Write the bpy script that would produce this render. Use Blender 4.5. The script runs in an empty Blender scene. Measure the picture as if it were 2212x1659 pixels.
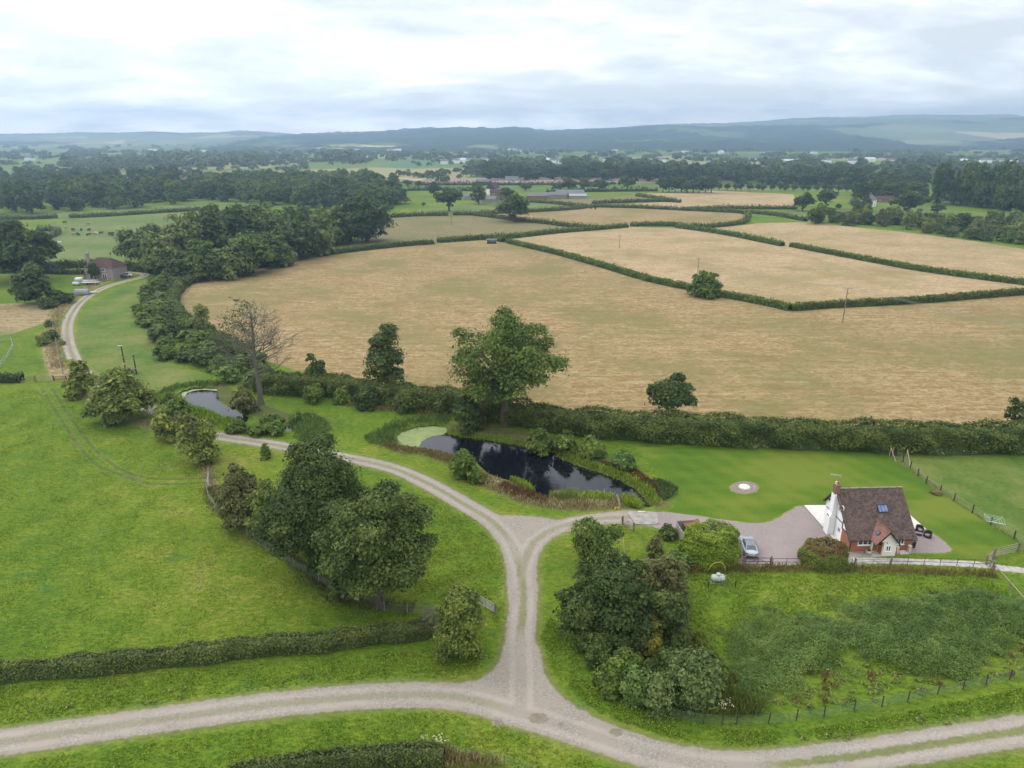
import bpy, bmesh, math, random
import numpy as np
from mathutils import Vector, Matrix, geometry

S = bpy.context.scene
COL = S.collection
R = math.radians

# ------------------------------------------------------------------ camera
PITCH = R(19.3); CAM_H = 50.0; FPX = 1536.0
cam_d = bpy.data.cameras.new('camera'); cam = bpy.data.objects.new('camera', cam_d); COL.objects.link(cam)
cam.location = (0, 0, CAM_H); cam.rotation_euler = (R(90) - PITCH, 0, 0)
cam_d.sensor_width = 36.0; cam_d.lens = 36.0 * FPX / 2212.0
cam_d.clip_start = 0.5; cam_d.clip_end = 60000
S.camera = cam

# ------------------------------------------------------------------ sky and sun (bright overcast)
SUN_EL = R(48); SUN_AZ = R(-60)      # azimuth from +Y, negative to the left
sun_d = bpy.data.lights.new('sun', 'SUN'); sun = bpy.data.objects.new('sun', sun_d); COL.objects.link(sun)
sun_d.energy = 1.5; sun_d.angle = R(14); sun_d.color = (1.0, 0.96, 0.9)
_sd = Vector((math.sin(SUN_AZ) * math.cos(SUN_EL), math.cos(SUN_AZ) * math.cos(SUN_EL), math.sin(SUN_EL)))
sun.rotation_euler = _sd.to_track_quat('Z', 'Y').to_euler()
sun.location = (0, 0, 300)

W_ = bpy.data.worlds.new('World'); S.world = W_; W_.use_nodes = True
def _world():
    nt = W_.node_tree; nt.nodes.clear(); N = nt.nodes.new; L = nt.links.new
    out = N('ShaderNodeOutputWorld'); add = N('ShaderNodeAddShader')
    b1 = N('ShaderNodeBackground'); b2 = N('ShaderNodeBackground')
    sky = N('ShaderNodeTexSky'); sky.sky_type = 'NISHITA'; sky.sun_disc = False
    sky.sun_elevation = SUN_EL; sky.sun_rotation = SUN_AZ
    L(sky.outputs[0], b1.inputs[0]); b1.inputs[1].default_value = 0.05
    tc = N('ShaderNodeTexCoord'); sep = N('ShaderNodeSeparateXYZ'); L(tc.outputs['Generated'], sep.inputs[0])
    def M(op, a, b=None, c=None):
        m = N('ShaderNodeMath'); m.operation = op
        for i, x in enumerate((a, b, c)):
            if x is None: continue
            if isinstance(x, (int, float)): m.inputs[i].default_value = x
            else: L(x, m.inputs[i])
        return m.outputs[0]
    zc = M('MAXIMUM', sep.outputs[2], 0.0)
    den = M('ADD', zc, 0.20)
    cx = M('DIVIDE', sep.outputs[0], den); cy = M('DIVIDE', sep.outputs[1], den)
    cmb = N('ShaderNodeCombineXYZ'); L(cx, cmb.inputs[0]); L(cy, cmb.inputs[1])
    def noise(scale, detail, off, rough=0.55, dist=0.0):
        mp = N('ShaderNodeMapping'); mp.inputs['Location'].default_value = (off, off * 1.7, 0); L(cmb.outputs[0], mp.inputs[0])
        mp.inputs['Scale'].default_value = (0.85, 1.0, 1)
        n = N('ShaderNodeTexNoise'); L(mp.outputs[0], n.inputs['Vector'])
        n.inputs['Scale'].default_value = scale; n.inputs['Detail'].default_value = detail
        n.inputs['Roughness'].default_value = rough; n.inputs['Distortion'].default_value = dist
        return n.outputs['Fac']
    n1 = noise(1.25, 9, 3.1, 0.57, 0.25); n2 = noise(3.6, 8, 11.0, 0.62, 0.25)
    f = M('ADD', M('MULTIPLY', n1, 0.74), M('MULTIPLY', n2, 0.26))
    # brighter towards the left where the sun stands behind the cloud
    f = M('ADD', f, M('MULTIPLY', sep.outputs[0], -0.07))
    f = M('ADD', f, M('MULTIPLY', zc, 0.22))
    cr = N('ShaderNodeValToRGB'); L(f, cr.inputs[0])
    e = cr.color_ramp.elements
    e[0].position = 0.43; e[0].color = (0.66, 0.665, 0.67, 1)
    e[1].position = 0.625; e[1].color = (1.27, 1.26, 1.24, 1)
    x = e.new(0.525); x.color = (0.88, 0.878, 0.875, 1)
    # overcast sky grows brighter towards the zenith
    up = M('ADD', M('MULTIPLY', zc, 1.35), M('ADD', 1.20, M('MULTIPLY', M('POWER', 2.718, M('MULTIPLY', zc, -20.0)), 1.9)))
    L(cr.outputs[0], b2.inputs[0]); L(up, b2.inputs[1])
    L(b1.outputs[0], add.inputs[0]); L(b2.outputs[0], add.inputs[1]); L(add.outputs[0], out.inputs[0])
_world()
S.view_settings.view_transform = 'Standard'; S.view_settings.look = 'None'
S.view_settings.exposure = -0.42; S.view_settings.gamma = 1.0
S.render.engine = 'CYCLES'
S.cycles.max_bounces = 5; S.cycles.diffuse_bounces = 2; S.cycles.glossy_bounces = 2
S.cycles.transmission_bounces = 3; S.cycles.transparent_max_bounces = 6; S.cycles.volume_bounces = 0
S.cycles.use_denoising = True; S.cycles.caustics_reflective = False; S.cycles.caustics_refractive = False

# ------------------------------------------------------------------ projection helpers: photo point -> ground point
def G(px, py, h=0.0):
    v = (py - 829.5) / FPX; u = (px - 1106) / FPX; s, c = math.sin(PITCH), math.cos(PITCH)
    Y = (CAM_H - h) * (c - v * s) / (s + v * c); zc = Y * c + (CAM_H - h) * s
    return (u * zc, Y)
def top_h(Y, py):
    v = (py - 829.5) / FPX; s, c = math.sin(PITCH), math.cos(PITCH)
    return CAM_H - Y * (s + v * c) / (c - v * s)
def mpp(Y, h=0.0): return (Y * math.cos(PITCH) + (CAM_H - h) * math.sin(PITCH)) / FPX
CR = {0: (0, 0, 1.0), 1: (0, 221.2, .336), 2: (734.4, 221.2, .336), 3: (1468.8, 221.2, .336), 4: (0, 548.6, .336), 5: (734.4, 637, .336),
      6: (1468.8, 814, .336), 7: (424.7, 867.1, .336), 8: (1106, 1044, .336), 9: (0, 1101.6, .336), 10: (1698.8, 991, .2),
      11: (442.4, 1415.7, .336), 12: (1468.8, 1283, .336)}
def D(i, p): a, b, k = CR[i]; return (a + k * p[0], b + k * p[1])
def W(i, pts): return [G(*D(i, p)) for p in pts]

def tag(o, label=None, cat=None, group=None, kind=None):
    if label: o['label'] = label
    if cat: o['category'] = cat
    if group: o['group'] = group
    if kind: o['kind'] = kind
    return o
def empty(name, loc=(0, 0, 0), rz=0.0):
    o = bpy.data.objects.new(name, None); COL.objects.link(o); o.location = loc; o.rotation_euler = (0, 0, rz)
    o.empty_display_size = 0.3; return o
def link(name, me, mats=(), parent=None, loc=None, rz=None):
    o = bpy.data.objects.new(name, me); COL.objects.link(o)
    for m in mats: me.materials.append(m)
    if parent: o.parent = parent
    if loc: o.location = loc
    if rz is not None: o.rotation_euler = (0, 0, rz)
    return o

# ------------------------------------------------------------------ numpy mesh helpers
def mesh_np(name, V, F, attrs=None, mi=None, smooth=False):
    """V (n,3); F (m,4) quads; attrs {name:(domain,type,array)}"""
    V = np.ascontiguousarray(V, np.float32); F = np.ascontiguousarray(F, np.int32)
    me = bpy.data.meshes.new(name); n, m = len(V), len(F); k = F.shape[1]
    me.vertices.add(n); me.vertices.foreach_set('co', V.ravel())
    me.loops.add(m * k); me.loops.foreach_set('vertex_index', F.ravel())
    me.polygons.add(m); me.polygons.foreach_set('loop_start', np.arange(0, m * k, k, dtype=np.int32))
    me.polygons.foreach_set('loop_total', np.full(m, k, np.int32))
    if mi is not None: me.polygons.foreach_set('material_index', np.ascontiguousarray(mi, np.int32))
    me.polygons.foreach_set('use_smooth', np.full(m, smooth, bool))
    for an, (dom, typ, arr) in (attrs or {}).items():
        a = me.attributes.new(an, typ, dom)
        a.data.foreach_set('color' if 'COLOR' in typ else 'value', np.ascontiguousarray(arr, np.float32).ravel())
    me.update(calc_edges=True); return me

def sdf_poly(X, Y, poly):
    P = np.array(poly); d = np.full(X.shape, 1e18); ins = np.zeros(X.shape, bool); n = len(P)
    for i in range(n):
        a, b = P[i], P[(i + 1) % n]; e = b - a; wx, wy = X - a[0], Y - a[1]
        t = np.clip((wx * e[0] + wy * e[1]) / max(e @ e, 1e-9), 0, 1)
        d = np.minimum(d, (wx - t * e[0]) ** 2 + (wy - t * e[1]) ** 2)
        c = (a[1] > Y) != (b[1] > Y)
        if b[1] != a[1]: ins ^= c & (X < (b[0] - a[0]) * (Y - a[1]) / (b[1] - a[1]) + a[0])
    d = np.sqrt(d); return np.where(ins, d, -d)
def sdf_line(X, Y, pts, wid, stren):
    best = np.full(X.shape, -1e9); dd = np.full(X.shape, 1e9); ss = np.zeros(X.shape)
    for i in range(len(pts) - 1):
        a, b = np.array(pts[i]), np.array(pts[i + 1]); e = b - a; wx, wy = X - a[0], Y - a[1]
        t = np.clip((wx * e[0] + wy * e[1]) / max(e @ e, 1e-9), 0, 1)
        d = np.hypot(wx - t * e[0], wy - t * e[1]); v = (wid[i] + (wid[i + 1] - wid[i]) * t) / 2 - d
        m = v > best; best = np.where(m, v, best); dd = np.where(m, d, dd)
        ss = np.where(m, stren[i] + (stren[i + 1] - stren[i]) * t, ss)
    return best, dd, ss
def spline(pts, step=2.0, closed=False):
    """Catmull-Rom resample"""
    P = [np.array(p, float) for p in pts]; n = len(P); out = []
    for i in range(n if closed else n - 1):
        g = (lambda k: P[k % n]) if closed else (lambda k: P[min(max(k, 0), n - 1)])
        p0, p1, p2, p3 = g(i - 1), g(i), g(i + 1), g(i + 2)
        k = max(1, int(np.linalg.norm((p2 - p1)[:2]) / step))
        for j in range(k):
            t = j / k
            out.append(0.5 * (2 * p1 + (p2 - p0) * t + (2 * p0 - 5 * p1 + 4 * p2 - p3) * t * t + (3 * p1 - p0 - 3 * p2 + p3) * t ** 3))
    if not closed: out.append(P[-1])
    return [tuple(o) for o in out]
_ph = np.random.RandomState(5).rand(64, 4)
def lump(x, y, scale=1.0, seed=0, octv=3):
    """smooth pseudo noise in about -1..1"""
    r = np.zeros_like(np.asarray(x, float)); amp = 1.0; tot = 0
    for o in range(octv):
        for k in range(4):
            p = _ph[(seed * 7 + o * 4 + k) % 64]; a = p[0] * 6.283; f = (0.7 + 0.7 * p[1]) / scale * 2 ** o
            r = r + amp * np.sin((x * math.cos(a) + y * math.sin(a)) * f * 2.2 + p[2] * 6.283)
        tot += amp * 2.2; amp *= 0.55
    return r / tot

# ------------------------------------------------------------------ materials
class NT:
    def __init__(s, nt): s.nt = nt
    def n(s, typ, **kw):
        x = s.nt.nodes.new(typ)
        for k, v in kw.items(): setattr(x, k, v)
        return x
    def put(s, sock, v):
        if v is None: return
        if isinstance(v, bpy.types.NodeSocket): s.nt.links.new(v, sock)
        elif isinstance(v, (tuple, list)) and len(v) == 3 and sock.type == 'RGBA': sock.default_value = (*v, 1)
        else: sock.default_value = v
    def math(s, op, a, b=None, c=None, clamp=False):
        m = s.n('ShaderNodeMath', operation=op); m.use_clamp = clamp
        for i, x in enumerate((a, b, c)): s.put(m.inputs[i], x)
        return m.outputs[0]
    def pos(s, scale=(1, 1, 1), rot=(0, 0, 0), obj=False):
        g = s.n('ShaderNodeTexCoord').outputs['Object'] if obj else s.n('ShaderNodeNewGeometry').outputs['Position']
        m = s.n('ShaderNodeMapping'); s.put(m.inputs[0], g); m.inputs['Scale'].default_value = scale; m.inputs['Rotation'].default_value = rot
        return m.outputs[0]
    def noise(s, scale, detail=3, vec=None, rough=0.55, dist=0.0, dim='3D'):
        x = s.n('ShaderNodeTexNoise', noise_dimensions=dim); s.put(x.inputs['Vector'], vec if vec is not None else s.pos())
        x.inputs['Scale'].default_value = scale; x.inputs['Detail'].default_value = detail
        x.inputs['Roughness'].default_value = rough; x.inputs['Distortion'].default_value = dist
        return x.outputs['Fac']
    def vor(s, scale, vec=None, feature='F1', out='Distance', rand=1.0):
        x = s.n('ShaderNodeTexVoronoi', feature=feature); s.put(x.inputs['Vector'], vec if vec is not None else s.pos())
        x.inputs['Scale'].default_value = scale; x.inputs['Randomness'].default_value = rand; return x.outputs[out]
    def ramp(s, fac, stops, interp='LINEAR'):
        r = s.n('ShaderNodeValToRGB'); s.put(r.inputs[0], fac); e = r.color_ramp.elements; r.color_ramp.interpolation = interp
        while len(e) < len(stops): e.new(0.5)
        for el, (p, c) in zip(e, stops): el.position = p; el.color = (*c, 1) if len(c) == 3 else c
        return r.outputs[0]
    def step(s, v, a, b):
        m = s.n('ShaderNodeMapRange', interpolation_type='SMOOTHSTEP'); s.put(m.inputs[0], v)
        m.inputs[1].default_value = a; m.inputs[2].default_value = b; return m.outputs[0]
    def mix(s, f, a, b, mode='MIX'):
        m = s.n('ShaderNodeMix', data_type='RGBA', blend_type=mode); s.put(m.inputs[0], f); s.put(m.inputs[6], a); s.put(m.inputs[7], b); return m.outputs[2]
    def attr(s, name, out='Fac'): return s.n('ShaderNodeAttribute', attribute_name=name).outputs[out]
    def bump(s, h, st=0.5, dist=0.1):
        b = s.n('ShaderNodeBump'); s.put(b.inputs['Height'], h); b.inputs['Strength'].default_value = st; b.inputs['Distance'].default_value = dist; return b.outputs[0]
def mat(name, fn, rough=0.85, spec=0.25, metal=0.0):
    m = bpy.data.materials.new(name); m.use_nodes = True; nt = m.node_tree; nt.nodes.clear(); t = NT(nt)
    out = t.n('ShaderNodeOutputMaterial'); b = t.n('ShaderNodeBsdfPrincipled'); nt.links.new(b.outputs[0], out.inputs[0])
    b.inputs['Roughness'].default_value = rough; b.inputs['Specular IOR Level'].default_value = spec; b.inputs['Metallic'].default_value = metal
    r = fn(t) if callable(fn) else fn
    if isinstance(r, dict):
        for k, v in r.items(): t.put(b.inputs[k], v)
    else: t.put(b.inputs['Base Color'], r)
    return m
def plain(name, c, rough=0.7, spec=0.3, metal=0.0, var=0.25, scale=3.0):
    """one colour with a little dirt and wear"""
    def f(t):
        n = t.noise(scale, 4, t.pos(obj=True))
        return t.mix(t.step(n, 0.35, 0.75), c, tuple(x * (1 - var) for x in c))
    return mat(name, f, rough, spec, metal)

# shared pasture colour, a function of the place in the world
grp = bpy.data.node_groups.new('pasture_colour', 'ShaderNodeTree')
grp.interface.new_socket('Color', in_out='OUTPUT', socket_type='NodeSocketColor')
grp.interface.new_socket('Height', in_out='OUTPUT', socket_type='NodeSocketFloat')
def _grass():
    t = NT(grp); o = t.n('NodeGroupOutput')
    big = t.noise(0.035, 4, rough=0.6); mid = t.noise(0.22, 4, t.pos((1, 1.5, 1)), 0.6, 0.6); fine = t.noise(1.5, 5, t.pos((0.8, 1.6, 1)), 0.7, 0.5)
    tuft = t.noise(4.5, 3, rough=0.7)
    f = t.math('ADD', t.math('MULTIPLY', big, 0.5), t.math('ADD', t.math('MULTIPLY', mid, 0.3), t.math('MULTIPLY', fine, 0.2)))
    c = t.ramp(f, [(0.38, (0.057, 0.108, 0.011)), (0.47, (0.084, 0.138, 0.012)), (0.54, (0.112, 0.156, 0.015)), (0.62, (0.168, 0.178, 0.036))])
    # clumps of coarser blue-green grass and of pale bents
    cl = t.noise(0.11, 5, rough=0.62, dist=1.0)
    c = t.mix(t.math('MULTIPLY', t.step(cl, 0.58, 0.70), 0.55), c, (0.040, 0.105, 0.025))
    st = t.noise(0.16, 5, t.pos((0.5, 1.6, 1), (0, 0, 0.3)), 0.65, 0.8)
    c = t.mix(t.math('MULTIPLY', t.step(st, 0.60, 0.78), 0.35), c, (0.20, 0.19, 0.065))
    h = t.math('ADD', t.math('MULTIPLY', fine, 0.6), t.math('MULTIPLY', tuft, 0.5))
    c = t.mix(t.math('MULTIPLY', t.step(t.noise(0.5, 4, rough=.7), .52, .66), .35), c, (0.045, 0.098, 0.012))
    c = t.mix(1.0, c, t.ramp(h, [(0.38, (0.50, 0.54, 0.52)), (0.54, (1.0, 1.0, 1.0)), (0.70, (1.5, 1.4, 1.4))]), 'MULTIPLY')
    grp.links.new(c, o.inputs[0]); grp.links.new(h, o.inputs[1])
_grass()
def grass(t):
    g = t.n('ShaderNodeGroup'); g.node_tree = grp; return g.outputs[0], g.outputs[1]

def m_ground(t):
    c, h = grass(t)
    # distant land: a patchwork of small fields
    vec = t.pos((1, 0.75, 1), (0, 0, 0.5)); wob = t.n('ShaderNodeVectorMath', operation='ADD')
    nz = t.n('ShaderNodeTexNoise'); t.put(nz.inputs['Vector'], vec); nz.inputs['Scale'].default_value = 0.004
    sc = t.n('ShaderNodeVectorMath', operation='SCALE'); t.put(sc.inputs[0], nz.outputs['Color']); sc.inputs['Scale'].default_value = 90
    t.put(wob.inputs[0], vec); t.put(wob.inputs[1], sc.outputs[0])
    cell = t.n('ShaderNodeSeparateColor'); t.put(cell.inputs[0], t.vor(0.0048, wob.outputs[0], out='Color'))
    pc = t.ramp(cell.outputs[0], [(0.0, (0.060, 0.110, 0.028)), (0.30, (0.085, 0.145, 0.035)), (0.50, (0.110, 0.165, 0.045)),
                                  (0.62, (0.30, 0.25, 0.14)), (0.74, (0.10, 0.15, 0.04)), (0.82, (0.20, 0.15, 0.105)), (0.90, (0.125, 0.17, 0.05))], 'CONSTANT')
    pc = t.mix(0.35, pc, c)
    g = t.n('ShaderNodeSeparateXYZ'); t.put(g.inputs[0], t.n('ShaderNodeNewGeometry').outputs['Position'])
    c2 = t.mix(t.step(g.outputs[1], 640, 820), c, pc)
    # wet earth on the banks of the ponds
    mud = t.step(t.math('ADD', g.outputs[2], t.math('MULTIPLY', h, 0.25)), -0.02, -0.3)
    c2 = t.mix(mud, c2, (0.035, 0.03, 0.018))
    return {'Base Color': c2, 'Normal': t.bump(h, 0.7, 0.35)}
M_GROUND = mat('pasture', m_ground, 0.95, 0.1)

def edge_mat(name, core, rough=0.95, soft=0.5, amp=1.1, nscale=0.9, bumpd=0.12, strength=1.0):
    """core(t) -> (colour, height); the sheet's margin frays into the pasture with noise"""
    def f(t):
        c, h = grass(t); k, kh = core(t)
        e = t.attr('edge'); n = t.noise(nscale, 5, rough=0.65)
        v = t.math('ADD', e, t.math('MULTIPLY', t.math('SUBTRACT', n, 0.5), amp * 2))
        fac = t.math('MULTIPLY', t.step(v, -soft, soft), strength)
        return {'Base Color': t.mix(fac, c, k), 'Normal': t.bump(t.math('ADD', h, t.math('MULTIPLY', t.math('SUBTRACT', kh, h), fac)), 0.6, bumpd)}
    return mat(name, f, rough, 0.15)

def c_hay(a, b, g, red):
    def f(t):
        n1 = t.noise(0.028, 5, rough=0.62); n2 = t.noise(0.50, 5, t.pos((0.8, 1.2, 1), (0, 0, 0.25)), 0.72, 1.2); n3 = t.noise(1.7, 4, t.pos((0.7, 1.3, 1), (0, 0, .4)), 0.75, 0.8)
        ln = t.noise(1.0, 3, t.pos((0.05, 0.75, 1), (0, 0, -0.35)), 0.6, 0.4)
        v = t.math('ADD', t.math('MULTIPLY', n2, 0.48), t.math('ADD', t.math('MULTIPLY', n3, 0.34), t.math('MULTIPLY', ln, 0.18)))
        c = t.ramp(v, [(0.40, red), (0.475, a), (0.53, tuple((x + y) / 2 for x, y in zip(a, b))), (0.61, b)])
        gm = t.math('ADD', t.math('MULTIPLY', n1, 0.75), t.math('MULTIPLY', t.noise(0.16, 5, t.pos((0.7, 1.4, 1)), 0.7), 0.3))
        c = t.mix(t.math('MULTIPLY', t.step(gm, 0.46, 0.64), 0.75), c, g)
        c = t.mix(t.math('MULTIPLY', t.step(t.noise(0.045, 4), 0.56, 0.72), 0.45), c, red)
        # darker stems of dock standing here and there
        c = t.mix(t.math('MULTIPLY', t.step(t.noise(0.9, 2, rough=0.5), 0.70, 0.78), 0.45), c, (0.085, 0.06, 0.035))
        return c, t.math('MULTIPLY', v, 1.6)
    return f
M_HAY = edge_mat('hay_grass', c_hay((0.212, 0.150, 0.067), (0.355, 0.270, 0.140), (0.148, 0.138, 0.047), (0.182, 0.104, 0.046)), soft=0.9, amp=1.6, nscale=0.5, bumpd=0.6)
M_HAY_PALE = edge_mat('pale_hay_grass', c_hay((0.290, 0.206, 0.108), (0.440, 0.345, 0.208), (0.205, 0.172, 0.070), (0.200, 0.125, 0.066)), soft=0.9, amp=1.6, nscale=0.5, bumpd=0.6)
M_HAY_GREEN = edge_mat('greenish_hay_grass', c_hay((0.150, 0.128, 0.056), (0.225, 0.190, 0.096), (0.110, 0.120, 0.042), (0.125, 0.095, 0.045)), soft=0.9, amp=1.6, nscale=0.5, bumpd=0.6)
M_ROUGH = edge_mat('dry_rough_grass', c_hay((0.20, 0.155, 0.075), (0.34, 0.27, 0.15), (0.10, 0.125, 0.035), (0.13, 0.085, 0.045)), soft=0.5, amp=0.9, bumpd=0.4)
M_SEDGE = edge_mat('bank_sedge', c_hay((0.085, 0.085, 0.028), (0.15, 0.14, 0.05), (0.05, 0.085, 0.018), (0.085, 0.055, 0.025)), soft=0.5, amp=0.9, bumpd=0.4)
def c_gravel(t):
    n = t.noise(5.0, 5, rough=0.75); n2 = t.noise(0.30, 5, rough=0.65)
    c = t.ramp(n, [(0.36, (0.200, 0.176, 0.148)), (0.5, (0.278, 0.244, 0.205)), (0.66, (0.385, 0.342, 0.290))])
    c = t.mix(t.step(n2, 0.42, 0.66), c, (0.305, 0.262, 0.218))
    return c, n
def m_track(t):
    c, h = grass(t); k, kh = c_gravel(t)
    col = t.n('ShaderNodeSeparateColor'); t.put(col.inputs[0], t.attr('track', 'Color'))
    e = t.math('SUBTRACT', t.math('MULTIPLY', col.outputs[0], 8), 4); d = t.math('MULTIPLY', col.outputs[1], 4); s = col.outputs[2]
    n = t.noise(1.1, 5, rough=0.7); n2 = t.noise(0.5, 4, rough=0.6)
    # pale wheel ruts, darker loose stone between and beside them
    rut = t.step(t.math('ABSOLUTE', t.math('SUBTRACT', t.math('ADD', d, t.math('MULTIPLY', t.math('SUBTRACT', n2, 0.5), 0.3)), 0.85)), 0.5, 0.1)
    k = t.mix(t.math('MULTIPLY', rut, t.math('MULTIPLY', t.step(t.noise(.12, 4), .3, .6), .6)), t.mix(0.28, k, (0.115, 0.112, 0.098)), t.mix(0.35, k, (0.36, 0.33, 0.305)))
    mid = t.math('MULTIPLY', t.step(t.math('ADD', d, t.math('MULTIPLY', t.math('SUBTRACT', n, 0.5), 1.1)), 0.5, 0.22), s)
    v = t.math('ADD', e, t.math('MULTIPLY', t.math('SUBTRACT', n, 0.5), 0.9))
    fac = t.math('MULTIPLY', t.step(v, -0.12, 0.22), t.math('SUBTRACT', 1.0, mid))
    verge = t.step(v, -0.9, 0.0)
    c = t.mix(t.math('MULTIPLY', verge, 0.45), c, (0.16, 0.14, 0.07))
    return {'Base Color': t.mix(fac, c, k), 'Normal': t.bump(t.math('ADD', h, t.math('MULTIPLY', t.math('SUBTRACT', kh, h), fac)), 0.5, 0.08)}
M_TRACK = mat('track_gravel', m_track, 0.95, 0.15)
def c_drive(t):
    n = t.noise(5.0, 4, rough=0.7); n2 = t.noise(0.22, 4)
    c = t.ramp(n, [(0.3, (0.18, 0.150, 0.142)), (0.7, (0.27, 0.228, 0.218))])
    return t.mix(t.step(n2, 0.4, 0.7), c, (0.25, 0.208, 0.198)), n
M_DRIVE = edge_mat('drive_gravel', c_drive, soft=0.10, amp=0.25, nscale=1.5, bumpd=0.03)
def c_lawn(t):
    n = t.noise(0.09, 4, t.pos((0.6, 1.6, 1))); n2 = t.noise(2.5, 4, rough=0.7)
    w = t.n('ShaderNodeTexWave', bands_direction='DIAGONAL'); t.put(w.inputs[0], t.pos((1, 0.5, 1))); w.inputs['Scale'].default_value = 0.16; w.inputs['Distortion'].default_value = 2.5; w.inputs['Detail'].default_value = 2
    f = t.math('ADD', t.math('MULTIPLY', n, 0.75), t.math('ADD', t.math('MULTIPLY', n2, 0.25), t.math('MULTIPLY', w.outputs['Fac'], 0.045)))
    return t.ramp(f, [(0.38, (0.046, 0.098, 0.0075)), (0.5, (0.072, 0.124, 0.009)), (0.60, (0.112, 0.142, 0.018))]), t.math('MULTIPLY', n2, 0.5)
M_LAWN = edge_mat('mown_lawn', c_lawn, soft=0.15, amp=0.25, bumpd=0.15)
def c_white_path(t):
    n = t.noise(1.6, 5, rough=0.7)
    return t.ramp(n, [(0.35, (0.24, 0.225, 0.21)), (0.6, (0.38, 0.36, 0.345))]), n
M_WPATH = edge_mat('pale_path', c_white_path, soft=0.12, amp=0.35, nscale=1.6, bumpd=0.03)
def c_soil(t):
    n = t.noise(1.6, 4); return t.ramp(n, [(0.3, (0.10, 0.085, 0.06)), (0.7, (0.19, 0.16, 0.12))]), n
def m_soil(t):
    k, n = c_soil(t); g, gn_ = c_gravel(t); e = t.attr('edge'); f = t.step(t.math('ADD', e, t.math('MULTIPLY', t.math('SUBTRACT', t.noise(2.5, 4), .5), .5)), -.12, .12)
    return {'Base Color': t.mix(t.math('MULTIPLY', f, .75), g, k)}
M_SOIL = mat('bare_gravel_patch', m_soil, .95, .1)
M_RUT = edge_mat('wheel_rut', lambda t: (t.ramp(t.noise(0.5, 4), [(0.35, (0.040, 0.075, 0.012)), (0.55, (0.075, 0.085, 0.025)), (0.68, (0.17, 0.14, 0.07))]), t.noise(2.0, 3)), soft=0.15, amp=0.2, nscale=0.8, strength=0.85)
def c_nettlebed(t):
    n = t.noise(0.8, 5, rough=0.7); return t.ramp(n, [(0.35, (0.03, 0.065, 0.02)), (0.65, (0.055, 0.11, 0.025))]), n
M_WEEDBED = edge_mat('weed_bed', c_nettlebed, soft=0.6, amp=1.5)
def m_water(t):
    n = t.noise(1.1, 4, t.pos((0.6, 2.0, 1)), 0.6); n2 = t.noise(0.12, 3)
    b = t.n('ShaderNodeBump'); t.put(b.inputs['Height'], t.math('MULTIPLY', n, t.step(n2, 0.35, 0.65))); b.inputs['Strength'].default_value = 0.11; b.inputs['Distance'].default_value = 0.12
    return {'Base Color': (0.004, 0.005, 0.008), 'Normal': b.outputs[0], 'IOR': 1.45}
M_WATER = mat('pond_water', m_water, 0.04, 0.6)
M_DUCKWEED = mat('duckweed', lambda t: t.ramp(t.noise(1.2, 4), [(0.35, (0.165, 0.21, 0.085)), (0.65, (0.235, 0.28, 0.125))]), 0.9, 0.1)
M_SCUM = mat('pale_scum', lambda t: t.ramp(t.noise(1.2, 4), [(0.35, (0.24, 0.26, 0.16)), (0.65, (0.34, 0.35, 0.25))]), 0.9, 0.1)

def leafmat(name, dark, mid, light, trans=0.28, g=(2.1, 1.7, 1.2)):
    m = bpy.data.materials.new(name); m.use_nodes = True; nt = m.node_tree; nt.nodes.clear(); t = NT(nt)
    out = t.n('ShaderNodeOutputMaterial'); tone = t.attr('tone'); oi = t.n('ShaderNodeObjectInfo')
    f = t.math('ADD', tone, t.math('ADD', t.math('MULTIPLY', t.math('SUBTRACT', oi.outputs['Random'], 0.5), 0.28), t.math('MULTIPLY', t.math('SUBTRACT', t.noise(0.45, 3), 0.5), 0.9)), clamp=True)
    gn = lambda c: (min(c[0] * g[0], .75), min(c[1] * g[1], .75), min(c[2] * g[2], .7))
    c = t.ramp(f, [(0.0, gn(dark)), (0.5, gn(mid)), (1.0, gn(light))])
    d = t.n('ShaderNodeBsdfPrincipled'); t.put(d.inputs['Base Color'], c); d.inputs['Roughness'].default_value = 0.6; d.inputs['Specular IOR Level'].default_value = 0.22
    tr = t.n('ShaderNodeBsdfTranslucent'); t.put(tr.inputs[0], c); mx = t.n('ShaderNodeMixShader'); mx.inputs[0].default_value = trans
    nt.links.new(d.outputs[0], mx.inputs[1]); nt.links.new(tr.outputs[0], mx.inputs[2]); nt.links.new(mx.outputs[0], out.inputs[0])
    return m
L_OAK = leafmat('oak_leaves', (0.017, 0.036, 0.011), (0.033, 0.064, 0.019), (0.066, 0.105, 0.035))
L_DARK = leafmat('dark_leaves', (0.015, 0.032, 0.011), (0.028, 0.056, 0.017), (0.055, 0.092, 0.028))
L_MID = leafmat('mid_green_leaves', (0.024, 0.054, 0.013), (0.052, 0.098, 0.022), (0.105, 0.160, 0.042))
L_LIGHT = leafmat('light_leaves', (0.050, 0.085, 0.025), (0.090, 0.140, 0.042), (0.165, 0.210, 0.085))
L_HAW = leafmat('hawthorn_leaves', (0.050, 0.066, 0.017), (0.100, 0.124, 0.028), (0.180, 0.190, 0.045), g=(1.6, 1.65, 1.3))
L_BROWN = leafmat('brownish_leaves', (0.050, 0.050, 0.020), (0.092, 0.092, 0.032), (0.145, 0.152, 0.046), g=(1.25, 1.3, 1.2))
L_WILLOW = leafmat('grey_willow_leaves', (0.028, 0.054, 0.022), (0.052, 0.094, 0.037), (0.095, 0.148, 0.062))
L_YELLOW = leafmat('yellowing_leaves', (0.085, 0.095, 0.022), (0.17, 0.17, 0.035), (0.27, 0.24, 0.06), g=(1.6, 1.65, 1.3))
L_TAN = leafmat('tan_leaves', (0.085, 0.065, 0.025), (0.15, 0.12, 0.04), (0.22, 0.17, 0.065), g=(1.25, 1.3, 1.2))
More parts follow.
